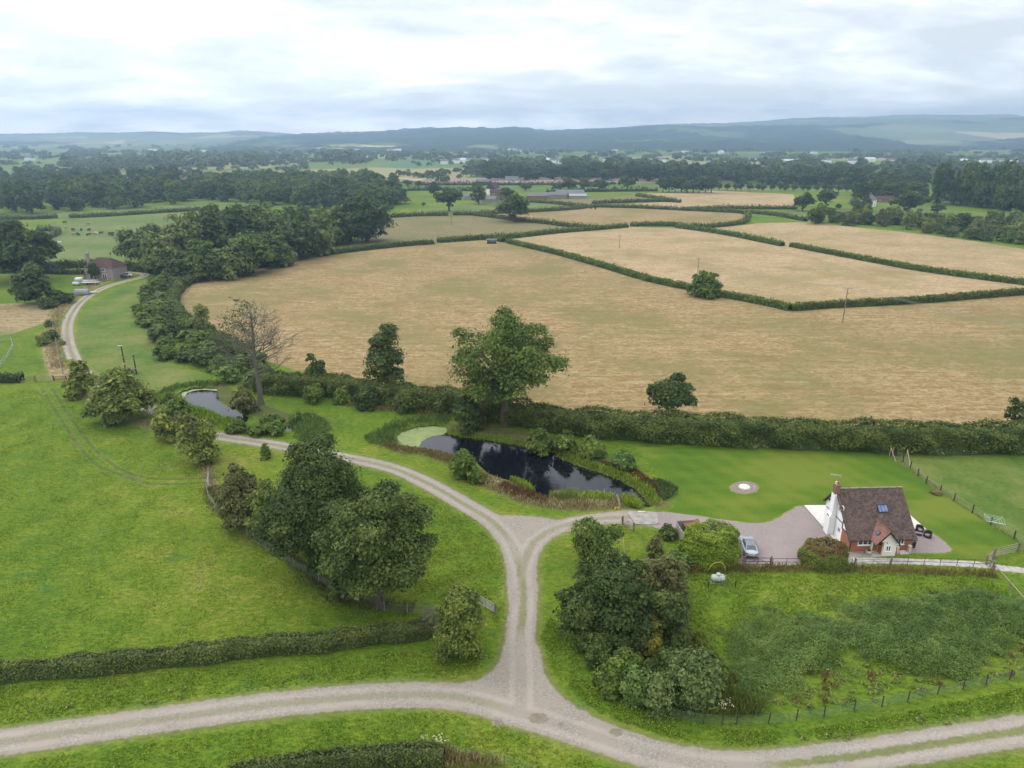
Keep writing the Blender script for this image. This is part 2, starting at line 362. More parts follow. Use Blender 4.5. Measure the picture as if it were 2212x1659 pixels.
L_BRIGHT = leafmat('bright_shrub_leaves', (0.045, 0.085, 0.012), (0.085, 0.155, 0.020), (0.15, 0.225, 0.040))
L_REDGREEN = leafmat('bronze_shrub_leaves', (0.05, 0.075, 0.014), (0.10, 0.13, 0.022), (0.17, 0.18, 0.032), g=(1.25, 1.3, 1.2))
L_BRONZE = leafmat('bronze_top_leaves', (0.07, 0.045, 0.018), (0.115, 0.068, 0.026), (0.16, 0.13, 0.035), g=(1.25, 1.3, 1.2))
L_HEDGE = leafmat('hedge_leaves', (0.020, 0.040, 0.013), (0.045, 0.078, 0.020), (0.088, 0.120, 0.036))
L_NEARHEDGE = leafmat('trimmed_hedge_leaves', (0.035, 0.045, 0.018), (0.065, 0.082, 0.026), (0.120, 0.135, 0.045), g=(1.6, 1.65, 1.3))
L_NETTLE = leafmat('nettle_leaves', (0.030, 0.066, 0.020), (0.052, 0.106, 0.032), (0.092, 0.152, 0.052))
L_DOCK = leafmat('dock_leaves', (0.045, 0.080, 0.022), (0.075, 0.115, 0.035), (0.12, 0.16, 0.065))
L_RUST = leafmat('rusty_dock_seed', (0.065, 0.035, 0.018), (0.115, 0.058, 0.028), (0.17, 0.10, 0.05), g=(1.25, 1.3, 1.2))
L_REED = leafmat('reed_blades', (0.055, 0.095, 0.028), (0.10, 0.155, 0.055), (0.17, 0.22, 0.10))
L_STRAW = leafmat('straw_stems', (0.14, 0.105, 0.05), (0.24, 0.185, 0.095), (0.36, 0.29, 0.17), g=(1.25, 1.3, 1.2))
L_TUSSOCK = leafmat('tussock_blades', (0.045, 0.105, 0.014), (0.080, 0.155, 0.020), (0.13, 0.195, 0.04))
L_RUSH = leafmat('rush_blades', (0.03, 0.07, 0.022), (0.055, 0.11, 0.035), (0.09, 0.15, 0.05))
L_FAR = leafmat('far_leaves', (0.022, 0.044, 0.016), (0.040, 0.074, 0.026), (0.070, 0.110, 0.042))
L_FLOWER = leafmat('white_flower_heads', (0.24, 0.28, 0.27), (0.29, 0.35, 0.35), (0.33, 0.40, 0.42))
def m_bark(c1, c2):
    def f(t):
        n = t.noise(6, 4, t.pos((1, 1, 0.25)), 0.7); return {'Base Color': t.ramp(n, [(0.3, c1), (0.7, c2)]), 'Normal': t.bump(n, 0.8, 0.05)}
    return f
M_BARK = mat('bark', m_bark((0.06, 0.048, 0.036), (0.15, 0.125, 0.095)), 0.95, 0.1)
M_DEADBARK = mat('weathered_bark', m_bark((0.085, 0.080, 0.062), (0.18, 0.170, 0.140)), 0.95, 0.1)
M_TWIG = mat('bare_twigs', m_bark((0.09, 0.078, 0.066), (0.19, 0.165, 0.14)), 0.95, 0.1)
M_WOOD = plain('weathered_timber', (0.23, 0.185, 0.14), 0.9, 0.1, var=0.45)
M_GREYWOOD = plain('grey_timber', (0.30, 0.275, 0.235), 0.9, 0.1, var=0.4)
M_DARKWOOD = plain('dark_timber', (0.06, 0.048, 0.038), 0.9, 0.1, var=0.4)
M_PALEWOOD = plain('pale_timber', (0.34, 0.28, 0.20), 0.85, 0.15, var=0.3)
M_STEEL = plain('galvanised_steel', (0.42, 0.43, 0.44), 0.5, 0.5, 0.6)
M_WIRE = plain('fence_wire', (0.25, 0.27, 0.26), 0.6, 0.4, 0.3)
M_NET = plain('green_netting', (0.10, 0.15, 0.11), 0.7, 0.3)
M_WHITE = plain('white_render', (0.80, 0.80, 0.79), 0.8, 0.2, var=0.06, scale=0.8)
M_CREAM = plain('cream_render', (0.74, 0.70, 0.60), 0.8, 0.2, var=0.08, scale=0.8)
M_TRIM = plain('white_trim', (0.80, 0.80, 0.79), 0.5, 0.4, var=0.05)
M_BLACK = plain('black_plastic', (0.02, 0.02, 0.022), 0.5, 0.4)
M_GLASS = mat('window_glass', lambda t: t.ramp(t.noise(1.5, 2), [(0.4, (0.018, 0.024, 0.035)), (0.6, (0.05, 0.06, 0.075))]), 0.06, 0.8)
M_SKYGLASS = mat('roof_window_glass', lambda t: t.ramp(t.noise(1.5, 2), [(0.4, (0.07, 0.11, 0.25)), (0.6, (0.12, 0.17, 0.34))]), 0.12, 0.7)
M_CONC = plain('concrete', (0.44, 0.41, 0.37), 0.9, 0.15, var=0.25, scale=1.5)
M_COVER = plain('pale_cover', (0.62, 0.64, 0.60), 0.7, 0.3, var=0.12)
def m_brick(c, mortar, sc=1.0):
    def f(t):
        g = t.n('ShaderNodeTexCoord'); br = t.n('ShaderNodeTexBrick'); sx = t.n('ShaderNodeSeparateXYZ'); t.put(sx.inputs[0], g.outputs['Object'])
        cm = t.n('ShaderNodeCombineXYZ'); t.put(cm.inputs[0], t.math('ADD', sx.outputs[0], sx.outputs[1])); t.put(cm.inputs[1], sx.outputs[2])
        t.put(br.inputs['Vector'], cm.outputs[0]); br.inputs['Scale'].default_value = 1.0; br.inputs['Brick Width'].default_value = 0.225 * sc; br.inputs['Row Height'].default_value = 0.075 * sc
        br.inputs['Mortar Size'].default_value = 0.008 * sc; t.put(br.inputs['Color1'], c); t.put(br.inputs['Color2'], tuple(x * 0.75 for x in c)); t.put(br.inputs['Mortar'], mortar)
        n = t.noise(1.4, 4, g.outputs['Object'])
        return {'Base Color': t.mix(t.math('MULTIPLY', t.step(n, 0.4, 0.75), 0.4), br.outputs['Color'], tuple(x * 0.6 for x in c))}
    return f
M_BRICK = mat('red_brick', m_brick((0.40, 0.125, 0.055), (0.34, 0.24, 0.18)), 0.9, 0.15)
M_OLDBRICK = mat('old_brick', m_brick((0.25, 0.12, 0.085), (0.28, 0.22, 0.18)), 0.9, 0.15)
M_STONE = mat('grey_stone', m_brick((0.27, 0.235, 0.215), (0.36, 0.33, 0.30), 2.5), 0.95, 0.1)
def m_tiles(a, b, spots, lich):
    def f(t):
        v = t.pos((3.4, 5.0, 5.0), obj=True); cell = t.n('ShaderNodeSeparateColor'); t.put(cell.inputs[0], t.vor(1.0, v, out='Color', rand=0.5))
        n = t.noise(0.9, 5, t.pos(obj=True), 0.65); n2 = t.noise(7.0, 3, t.pos(obj=True), 0.7)
        c = t.mix(cell.outputs[0], a, b); c = t.mix(t.math('MULTIPLY', t.step(n, 0.42, 0.7), 0.5), c, tuple(x * 0.55 for x in a))
        c = t.mix(t.math('MULTIPLY', t.step(n2, 0.60, 0.72), spots), c, lich)
        return {'Base Color': c, 'Normal': t.bump(cell.outputs[1], 0.8, 0.05)}
    return f
M_ROOF = mat('mossy_brown_tiles', m_tiles((0.066, 0.048, 0.043), (0.130, 0.094, 0.080), 0.6, (0.27, 0.235, 0.205)), 0.95, 0.1)
M_PORCHROOF = mat('clean_red_tiles', m_tiles((0.185, 0.092, 0.072), (0.245, 0.130, 0.105), 0.2, (0.30, 0.22, 0.20)), 0.9, 0.15)
M_REDROOF = mat('rusty_red_roof', m_tiles((0.15, 0.065, 0.05), (0.21, 0.10, 0.075), 0.3, (0.20, 0.15, 0.12)), 0.9, 0.1)
M_GREYROOF = mat('grey_sheet_roof', m_tiles((0.11, 0.11, 0.11), (0.17, 0.17, 0.175), 0.3, (0.25, 0.24, 0.22)), 0.85, 0.2)
M_FLAG = mat('white_paving_slabs', m_brick((0.66, 0.62, 0.57), (0.45, 0.42, 0.38), 3.0), 0.85, 0.15)
def m_flag(t):
    br = t.n('ShaderNodeTexBrick'); t.put(br.inputs['Vector'], t.pos()); br.inputs['Scale'].default_value = 1.0; br.inputs['Brick Width'].default_value = 0.9; br.inputs['Row Height'].default_value = 0.6
    br.inputs['Mortar Size'].default_value = 0.02; t.put(br.inputs['Color1'], (0.60, 0.57, 0.54)); t.put(br.inputs['Color2'], (0.52, 0.49, 0.46)); t.put(br.inputs['Mortar'], (0.42, 0.39, 0.35)); return br.outputs['Color']
M_FLAG = mat('white_paving', m_flag, 0.85, 0.15)

# ------------------------------------------------------------------ ponds, ground
POND = W(5, [(345, 915), (400, 870), (500, 840), (600, 832), (680, 840), (690, 880), (780, 900), (900, 912), (1060, 935), (1200, 962), (1280, 985), (1380, 1000), (1420, 1040), (1550, 1090), (1690, 1135), (1800, 1175), (1900, 1235), (1960, 1300), (1995, 1350), (1965, 1388), (1930, 1330), (1880, 1296), (1800, 1292), (1680, 1280), (1560, 1275), (1450, 1285), (1330, 1300), (1270, 1275), (1230, 1235), (1150, 1190), (1040, 1165), (950, 1130), (880, 1060), (720, 1022), (600, 995), (480, 978), (400, 970), (350, 945)])
POND2 = W(4, [(1140, 900), (1180, 870), (1280, 855), (1390, 858), (1405, 920), (1425, 950), (1500, 985), (1590, 1040), (1575, 1070), (1520, 1080), (1440, 1050), (1300, 1000), (1220, 975), (1190, 930)])
POOL = W(4, [(1830, 1095), (1880, 1088), (1900, 1105), (1880, 1125), (1840, 1122)])
WATER_Z = -0.42
def gz(X, Y):
    X = np.asarray(X, float); Y = np.asarray(Y, float); z = np.zeros(X.shape)
    for P in (POND, POND2, POOL):
        b = np.array(P); k = (X > b[:, 0].min() - 4) & (X < b[:, 0].max() + 4) & (Y > b[:, 1].min() - 4) & (Y < b[:, 1].max() + 4)
        if k.any():
            s = sdf_poly(X[k], Y[k], P); t = np.clip((s + 1.1) / 2.4, 0, 1); z[k] = np.minimum(z[k], -1.1 * t * t * (3 - 2 * t))
    return z
def gz1(x, y): return float(gz(np.array([x]), np.array([y]))[0])
def ground():
    xs = np.arange(-62, 34.01, 0.42); ys = np.arange(84, 151, 0.42)
    def ext(a, lo, hi):
        l = [a[0]]; s = 0.42
        while l[-1] > lo: s *= 1.35; l.append(l[-1] - s)
        h = [a[-1]]; s = 0.42
        while h[-1] < hi: s *= 1.35; h.append(h[-1] + s)
        return np.concatenate([np.array(l[:0:-1]), a, np.array(h[1:])])
    xs = ext(xs, -26000, 26000); ys = ext(ys, -600, 30000)
    X, Y = np.meshgrid(xs, ys); Z = gz(X, Y); nx, ny = len(xs), len(ys)
    idx = np.arange(nx * ny).reshape(ny, nx); F = np.stack([idx[:-1, :-1], idx[:-1, 1:], idx[1:, 1:], idx[1:, :-1]], -1).reshape(-1, 4)
    o = link('ground', mesh_np('ground', np.stack([X, Y, Z], -1).reshape(-1, 3), F, smooth=True), [M_GROUND]); tag(o, kind='structure')
ground()

SHEET_N = [0]
def sheet(name, shapes, res, z, m, margin=1.0, label=None, kind='structure', track=False, cat=None, flat=True):
    SHEET_N[0] += 1; z = z + 0.0012 * SHEET_N[0]      # every sheet lies a little above the one before
    pts = np.array([p for s in shapes for p in s[1]]); pad = margin + 4
    xs = np.arange(pts[:, 0].min() - pad, pts[:, 0].max() + pad, res); ys = np.arange(pts[:, 1].min() - pad, pts[:, 1].max() + pad, res)
    X, Y = np.meshgrid(xs, ys); v = np.full(X.shape, -1e3); d = np.full(X.shape, 4.0); st = np.zeros(X.shape)
    for s in shapes:
        if s[0] == 'poly': a = sdf_poly(X, Y, s[1]); v = np.where((a > -3) & (v > -3), np.log(np.exp(a.clip(-20, 20) / .4) + np.exp(v.clip(-20, 20) / .4)) * .4, np.maximum(a, v))
        else:
            a, dd, ss = sdf_line(X, Y, *s[1:]); k = dd < d; d = np.where(k, dd, d); st = np.where(k, ss, st)
            v = np.where((a > -3) & (v > -3), np.log(np.exp(a.clip(-20, 20) / .4) + np.exp(v.clip(-20, 20) / .4)) * .4, np.maximum(a, v))
    ny, nx = X.shape; idx = np.arange(nx * ny).reshape(ny, nx); on = v > -margin
    q = on[:-1, :-1] | on[:-1, 1:] | on[1:, 1:] | on[1:, :-1]
    F = np.stack([idx[:-1, :-1], idx[:-1, 1:], idx[1:, 1:], idx[1:, :-1]], -1)[q]; used, inv = np.unique(F, return_inverse=True); F = inv.reshape(-1, 4)
    k = np.clip((v.ravel()[used] + margin * .95) / (margin * .6), 0, 1); V = np.stack([X.ravel()[used], Y.ravel()[used], z * k - .03 * (1 - k)], -1)      # the rim dips into the ground
    if not flat: V[:, 2] += gz(V[:, 0], V[:, 1])
    e = v.ravel()[used]; at = {'edge': ('POINT', 'FLOAT', e)}
    if track: at['track'] = ('POINT', 'FLOAT_COLOR', np.stack([(e.clip(-4, 4) + 4) / 8, d.ravel()[used].clip(0, 4) / 4, st.ravel()[used], np.ones(len(used))], -1))
    o = link(name, mesh_np(name, V, F, at), [m]); tag(o, label, cat, kind=kind); return o
def P(pts, step=1.5): return ('poly', spline(pts, step, True))
def PS(pts): return ('poly', pts)

def flat_poly(name, poly, z, m, label=None, kind='structure', cat=None):
    bm = bmesh.new(); vs = [bm.verts.new((x, y, z)) for x, y in poly]
    for t in geometry.tessellate_polygon([[Vector((x, y, 0)) for x, y in poly]]):
        f = bm.faces.new([vs[i] for i in t])
        if f.normal.z < 0: pass
    bm.normal_update()
    for f in bm.faces:
        if f.normal.z < 0: f.normal_flip()
    me = bpy.data.meshes.new(name); bm.to_mesh(me); bm.free(); o = link(name, me, [m]); tag(o, label, cat, kind=kind); return o
def grow(poly, k):
    c = np.mean(poly, 0); return [tuple(np.array(p) + (np.array(p) - c) / np.linalg.norm(np.array(p) - c) * k) for p in poly]
flat_poly('pond', spline(grow(POND, 1.3), 1.0, True), WATER_Z, M_WATER)
flat_poly('small_pond', spline(grow(POND2, 1.3), 1.0, True), WATER_Z, M_WATER)
flat_poly('pool', spline(grow(POOL, .7), 1.0, True), WATER_Z, M_WATER)
flat_poly('duckweed', spline(W(5, [(325, 915), (390, 862), (500, 832), (600, 824), (690, 834), (670, 882), (590, 895), (525, 930), (490, 990), (395, 982), (335, 948)]), 1, True), WATER_Z + .008, M_DUCKWEED, kind='stuff', label='pale green duckweed floating on the western end of the large pond', cat='duckweed')
flat_poly('pond_scum', spline(W(4, [(1120, 912), (1170, 862), (1280, 846), (1400, 850), (1398, 868), (1330, 862), (1265, 864), (1205, 880), (1170, 915)]), 1, True), WATER_Z + .008, M_SCUM, kind='stuff', label='pale scum along the far edge of the small pond', cat='duckweed')

# tracks
tr1 = spline(W(0, [(-160, 1628), (0, 1605), (300, 1562), (600, 1522), (850, 1502), (1000, 1508), (1120, 1540), (1250, 1580), (1400, 1628), (1560, 1656), (1700, 1652), (1850, 1634), (2000, 1611), (2212, 1578), (2420, 1545)]), 2)
tr2 = spline(W(0, [(1125, 1530), (1126, 1440), (1124, 1380), (1131, 1290), (1122, 1225), (1104, 1174), (1065, 1128), (1000, 1088), (930, 1048), (860, 1016), (800, 1000), (730, 986), (650, 971), (560, 956), (480, 944), (420, 928), (340, 890), (250, 850), (190, 812), (158, 770), (145, 720), (153, 682), (180, 648), (222, 623), (270, 608), (303, 600), (314, 594), (298, 589), (262, 588)]), 2)
tr3 = spline(W(0, [(1126, 1275), (1131, 1222), (1155, 1170), (1205, 1140), (1280, 1123), (1350, 1118), (1430, 1123)]), 2)
n1, n2, n3 = len(tr1), len(tr2), len(tr3)
s1 = [0.85 if i > n1 * 0.66 else (0.30 if i < n1 * 0.45 else 0.0) for i in range(n1)]
Y2 = [p[1] for p in tr2]
s2 = [0.0 if y < 60 else (0.65 if 63 < y < 76 and p[0] > -2 else (0.0 if y < 82 else (0.5 if y < 190 else 0.7))) for y, p in zip(Y2, tr2)]
w2 = [3.2 if y < 100 else 2.9 for y in Y2]
tri_low = P(W(0, [(950, 1500), (1040, 1466), (1080, 1430), (1098, 1395), (1160, 1400), (1172, 1450), (1215, 1505), (1290, 1555), (1390, 1605), (1250, 1590), (1100, 1545)]), 1)
tri_up = P(W(0, [(1062, 1120), (1100, 1114), (1170, 1118), (1205, 1130), (1165, 1155), (1112, 1185), (1085, 1152)]), 1)
sheet('gravel_track', [('line', tr1, [3.3] * n1, s1), ('line', tr2, w2, s2), ('line', tr3, [3.1 + (.9 if i > n3 * .7 else 0) for i in range(n3)], [0.35] * n3), tri_low, tri_up], 0.33, 0.06, M_TRACK, 1.3, track=True)
def on_track(XY, m=-0.15):
    return np.maximum(np.maximum(sdf_line(XY[:, 0], XY[:, 1], tr1, [3.75] * n1, s1)[0], sdf_line(XY[:, 0], XY[:, 1], tr2, w2, s2)[0]), np.maximum(sdf_poly(XY[:, 0], XY[:, 1], tri_low[1]), sdf_poly(XY[:, 0], XY[:, 1], tri_up[1]))) > m
sheet('driveway', [P(W(0, [(1410, 1108), (1480, 1112), (1560, 1123), (1625, 1131), (1665, 1127), (1700, 1109), (1734, 1094), (1770, 1130), (1808, 1172), (1850, 1180), (1950, 1170), (1965, 1145), (1999, 1144), (2055, 1190), (1972, 1196), (1900, 1204), (1838, 1206), (1745, 1219), (1600, 1221), (1590, 1180), (1475, 1147), (1410, 1139)]), .6)], 0.3, 0.068, M_DRIVE, 0.5)
sheet('lawn', [PS(W(0, [(1375, 966), (1405, 1005), (1440, 1040), (1458, 1075), (1440, 1108), (1480, 1112), (1560, 1123), (1625, 1131), (1665, 1127), (1700, 1109), (1736, 1093), (1776, 1093), (1850, 1120), (1950, 1100), (1999, 1144), (2055, 1190), (1960, 1200), (2125, 1213), (2140, 1190), (2212, 1180), (2212, 1172), (2180, 1155), (2060, 1070), (1925, 978), (1700, 971), (1500, 966)]))], 0.4, 0.012, M_LAWN, 0.5)
pth = spline(W(0, [(1825, 1211), (1900, 1212), (2000, 1215), (2120, 1221), (2170, 1229), (2280, 1240)]), 2)
sheet('path', [('line', pth, [1.25] * len(pth), [0] * len(pth))], 0.25, 0.076, M_WPATH, 0.4)
flat_poly('patio', W(0, [(1736, 1093), (1800, 1093), (1842, 1192), (1806, 1173)]), 0.15, M_FLAG)
flat_poly('patio', W(0, [(1930, 1094), (1946, 1097), (2000, 1144.5), (1955, 1145)]), 0.15, M_FLAG)
# fields
HP = dict(
    a=[(440, 602), (560, 578), (700, 552), (850, 534), (936, 527)], b=[(946, 524), (1000, 520), (1045, 517)], c=[(1045, 517), (1072, 519), (1088, 523)],
    d=[(1097, 525), (1200, 549), (1300, 577), (1400, 607), (1490, 626), (1560, 641), (1640, 656), (1706, 671)], e=[(1706, 671), (1800, 664), (1900, 659), (2000, 653), (2230, 634)],
    f=[(1060, 516), (1110, 514), (1200, 504), (1300, 496), (1355, 491)], g=[(1362, 489), (1440, 488), (1478, 490)], h=[(1460, 492), (1560, 506), (1690, 532)],
    i=[(1708, 533), (1850, 560), (2000, 587), (2230, 618)], j=[(1478, 492), (1540, 491), (1600, 484), (1616, 474)], k=[(1020, 465), (1070, 471), (1121, 478), (1171, 483), (1232, 490), (1290, 495)],
    l=[(845, 470), (900, 467), (968, 466)], m=[(978, 465), (1020, 465)], n=[(1037, 463), (1138, 459), (1238, 453), (1272, 449), (1306, 448), (1380, 450), (1478, 455), (1600, 461), (1616, 470)],
    o=[(1480, 455), (1560, 452), (1720, 452)], p=[(1620, 461), (1680, 467), (1740, 478)], q=[(1145, 437), (1200, 441), (1272, 449)], r=[(1280, 441), (1340, 438), (1430, 436), (1470, 438)],
    s=[(1375, 424), (1420, 430), (1460, 436)], t=[(150, 471), (240, 467), (345, 460), (470, 452)], u=[(0, 474), (60, 474), (125, 471)])
def HW(k): return [G(*p) for p in HP[k]]
sheet('hay_field', [PS(W(0, [(372, 645), (385, 622), (440, 604)] + HP['a'][1:] + [(1045, 519), (1095, 526)] + HP['d'][1:] + HP['e'] + [(2420, 615), (2420, 930), (2000, 930), (1700, 920), (1468, 915), (1200, 890), (980, 852), (860, 838), (700, 815), (640, 800), (560, 775), (500, 745), (430, 702), (385, 668)]))], 1.1, 0.03, M_HAY, 2)
sheet('hay_field', [PS(W(0, [(1100, 522), (1110, 516)] + HP['f'][2:] + HP['h'] + HP['i'][:3] + [(2230, 618), (2330, 632), (2230, 634)] + HP['e'][::-1] + HP['d'][::-1]))], 1.4, 0.03, M_HAY_PALE, 2)
sheet('hay_field', [PS(W(0, [(1480, 494), (1540, 493), (1610, 486), (1640, 482), (1744, 480), (1838, 490), (1966, 503), (2124, 524), (2230, 541), (2420, 570), (2420, 640), (2230, 616)] + HP['i'][2::-1] + HP['h'][::-1]))], 1.6, 0.03, M_HAY_PALE, 2)
sheet('hay_field', [PS(W(0, [(700, 555), (760, 530), (840, 480), (848, 472)] + HP['l'][1:] + HP['k'] + HP['f'][::-1] + HP['b'][::-1] + HP['a'][:1:-1]))], 1.6, 0.03, M_HAY_GREEN, 2)
sheet('hay_field', [PS(W(0, HP['k'][1:] + [(1355, 491), (1440, 488), (1478, 490), (1540, 490), (1600, 483), (1614, 472)] + HP['n'][::-1][1:]))], 2.2, 0.04, M_HAY, 2)
sheet('hay_field', [PS(W(0, [(1150, 436), (1180, 432), (1258, 430), (1375, 424), (1460, 437), (1340, 438), (1278, 446)]))], 2.2, 0.04, M_HAY_GREEN, 2)
sheet('hay_field', [PS(W(0, [(1290, 444), (1430, 437), (1468, 437), (1380, 424), (1390, 418), (1470, 417), (1540, 412), (1715, 420), (1715, 450), (1560, 451), (1478, 453), (1380, 448)]))], 2.6, 0.04, M_HAY_PALE, 2)
GRAZED = edge_mat('grazed_pasture', lambda t: (t.ramp(t.math('ADD', t.math('MULTIPLY', t.noise(0.03, 5, rough=.6), .6), t.math('MULTIPLY', t.noise(0.35, 5, rough=.7), .4)), [(0.38, (0.066, 0.104, 0.024)), (0.5, (0.096, 0.134, 0.032)), (0.62, (0.145, 0.160, 0.058))]), t.noise(0.8, 4, rough=.7)), soft=1.5, amp=2, nscale=.2, bumpd=.4)
sheet('cattle_pasture', [PS(W(0, [(60, 500), (150, 473), (345, 462), (480, 454), (560, 470), (440, 520), (320, 575), (250, 578), (100, 577), (20, 572)]))], 2.5, 0.02, GRAZED, 2)
sheet('pasture_strip', [PS(W(0, [(-40, 485), (60, 474), (240, 466), (470, 451), (600, 445), (450, 438), (330, 446), (200, 455), (-40, 466)]))], 2.5, 0.02, GRAZED, 2)
sheet('cattle_meadow', [PS(W(0, [(845, 468), (900, 455), (960, 447), (1040, 436), (1145, 436), (1275, 448), (1140, 457), (1040, 462), (970, 465)]))], 2.5, 0.02, GRAZED, 2)
sheet('paddock', [PS(W(0, [(1620, 461), (1720, 453), (1850, 448), (2000, 448), (2200, 470), (2200, 490), (2000, 478), (1860, 470), (1744, 478)]))], 2.5, 0.02, GRAZED, 2)
sheet('meadow', [PS(W(0, [(1925, 988), (2000, 984), (2420, 986), (2420, 1190), (2212, 1168), (2060, 1070)]))], 0.5, 0.01, edge_mat('paddock_grass', lambda t: (t.ramp(t.math('ADD', t.math('MULTIPLY', t.noise(0.15, 5, rough=.65), .6), t.math('MULTIPLY', t.noise(1.6, 5, rough=.7), .4)), [(0.38, (0.050, 0.098, 0.014)), (0.5, (0.088, 0.128, 0.022)), (0.62, (0.135, 0.150, 0.044))]), t.noise(1.5, 4, rough=.7)), bumpd=.3), 1.0)
sheet('meadow', [PS(W(0, [(172, 800), (160, 740), (172, 690), (205, 650), (260, 622), (320, 604), (352, 608), (318, 690), (328, 715), (350, 755), (375, 792), (425, 806), (480, 826), (400, 832), (330, 866), (260, 850)]))], 0.8, 0.01, edge_mat('damp_meadow_grass', lambda t: (t.ramp(t.math('ADD', t.math('MULTIPLY', t.noise(0.07, 5, rough=.65), .65), t.math('MULTIPLY', t.noise(0.9, 5, rough=.7), .35)), [(0.38, (0.046, 0.096, 0.016)), (0.48, (0.080, 0.128, 0.020)), (0.56, (0.120, 0.146, 0.034)), (0.66, (0.180, 0.160, 0.060))]), t.noise(1.2, 4, rough=.7)), bumpd=.3), 1.5)
PLOUGH = edge_mat('bare_pinkish_soil', lambda t: (t.ramp(t.noise(0.03, 4, t.pos((0.3, 1.5, 1))), [(0.35, (0.19, 0.13, 0.105)), (0.65, (0.27, 0.195, 0.16))]), t.noise(0.4, 3)), soft=2, amp=2, nscale=.1)
sheet('ploughed_field', [PS(W(0, [(900, 397), (905, 390), (970, 385), (1200, 383), (1480, 386), (1620, 391), (1480, 393), (1330, 396), (1100, 398), (960, 399)]))], 5, 0.06, PLOUGH, 3)
STRIP = edge_mat('straw_field', lambda t: (t.ramp(t.noise(0.03, 4), [(0.35, (0.30, 0.22, 0.13)), (0.65, (0.38, 0.29, 0.18))]), t.noise(0.4, 3)), soft=2, amp=2, nscale=.1)
sheet('straw_field', [PS(W(0, [(856, 386), (870, 380), (930, 384), (905, 391)]))], 5, 0.07, STRIP, 3)
sheet('straw_field', [PS(W(0, [(640, 345), (660, 341), (710, 343), (725, 348), (680, 349)]))], 12, 0.12, STRIP, 5)
sheet('straw_field', [PS(W(0, [(110, 381), (140, 376), (180, 378), (190, 382)]))], 5, 0.07, STRIP, 3)
GREENF = edge_mat('sown_green_field', lambda t: (t.ramp(t.noise(0.02, 4), [(0.35, (0.055, 0.125, 0.05)), (0.65, (0.075, 0.15, 0.06))]), t.noise(0.4, 3)), soft=2, amp=2, nscale=.1)
sheet('green_field', [PS(W(0, [(815, 361), (880, 346), (960, 348), (985, 354), (960, 362), (900, 364)]))], 9, 0.12, GREENF, 5)
# rough verges, banks and worn ground
sheet('rough_grass', [PS(W(0, [(-60, 660), (40, 655), (110, 662), (140, 668), (125, 690), (95, 698), (30, 720), (-60, 735)]))], 0.6, 0.006, M_ROUGH, 1.5)
vg = spline(W(0, [(116, 712), (110, 740), (120, 785), (134, 815)]), 2); sheet('dry_verge', [('line', vg, [4] * len(vg), [0] * len(vg))], 0.5, 0.008, M_ROUGH, 1.5)
vg = spline(W(0, [(122, 680), (148, 650), (185, 626), (225, 608), (262, 600)]), 2); sheet('dry_verge', [('line', vg, [4] * len(vg), [0] * len(vg))], 0.6, 0.008, M_ROUGH, 1.5)
vg = spline(W(4, [(470, 850), (560, 930), (760, 1040), (930, 1100), (1110, 1190), (1300, 1320), (1350, 1450), (1410, 1600)]), 2); sheet('dry_verge', [('line', vg, [1.8] * len(vg), [0] * len(vg))], 0.4, 0.008, M_ROUGH, 1.0)
for b in (W(5, [(330, 925), (400, 985), (480, 992), (600, 1012), (720, 1045), (820, 1130), (900, 1170), (960, 1200), (1060, 1235), (1200, 1300), (1350, 1330), (1500, 1345), (1650, 1345), (1780, 1350), (1880, 1370)]),
          W(5, [(700, 860), (800, 880), (900, 870), (1040, 880), (1180, 920), (1300, 965), (1450, 1010), (1600, 1060), (1750, 1110), (1860, 1160), (1950, 1210), (2010, 1270), (2030, 1330)]),
          W(4, [(1400, 850), (1440, 900), (1520, 940), (1640, 990), (1760, 1040), (1900, 1060), (2050, 1080)])):
    b = spline(b, 2); sheet('bank_grass', [('line', b, [4.2] * len(b), [0] * len(b))], 0.45, 0.012, M_SEDGE, 1.2, flat=False)
ru = W(4, [(270, 870), (330, 970), (450, 1155), (560, 1300), (650, 1375), (800, 1430), (950, 1478), (1100, 1482), (1330, 1470)]); rv = W(4, [(335, 865), (420, 1000), (560, 1200), (680, 1320), (800, 1395), (930, 1440), (1100, 1450), (1330, 1442), (1420, 1440)])
sheet('wheel_ruts', [('line', spline(ru, 2), [.5] * 900, [0] * 900), ('line', spline(rv, 2), [.5] * 900, [0] * 900)], 0.25, 0.01, M_RUT, 0.4)
for x, y, w, h in ((1163, 1553, 46, 24), (1330, 1583, 32, 18), (1212, 1567, 14, 10), (1074, 1562, 22, 18)):
    sheet('bare_patch', [P(W(0, [(x + w / 2 * math.cos(a), y + h / 2 * math.sin(a)) for a in np.linspace(0, 6.28, 9)[:-1]]), .3)], 0.12, 0.07, M_SOIL, 0.06)
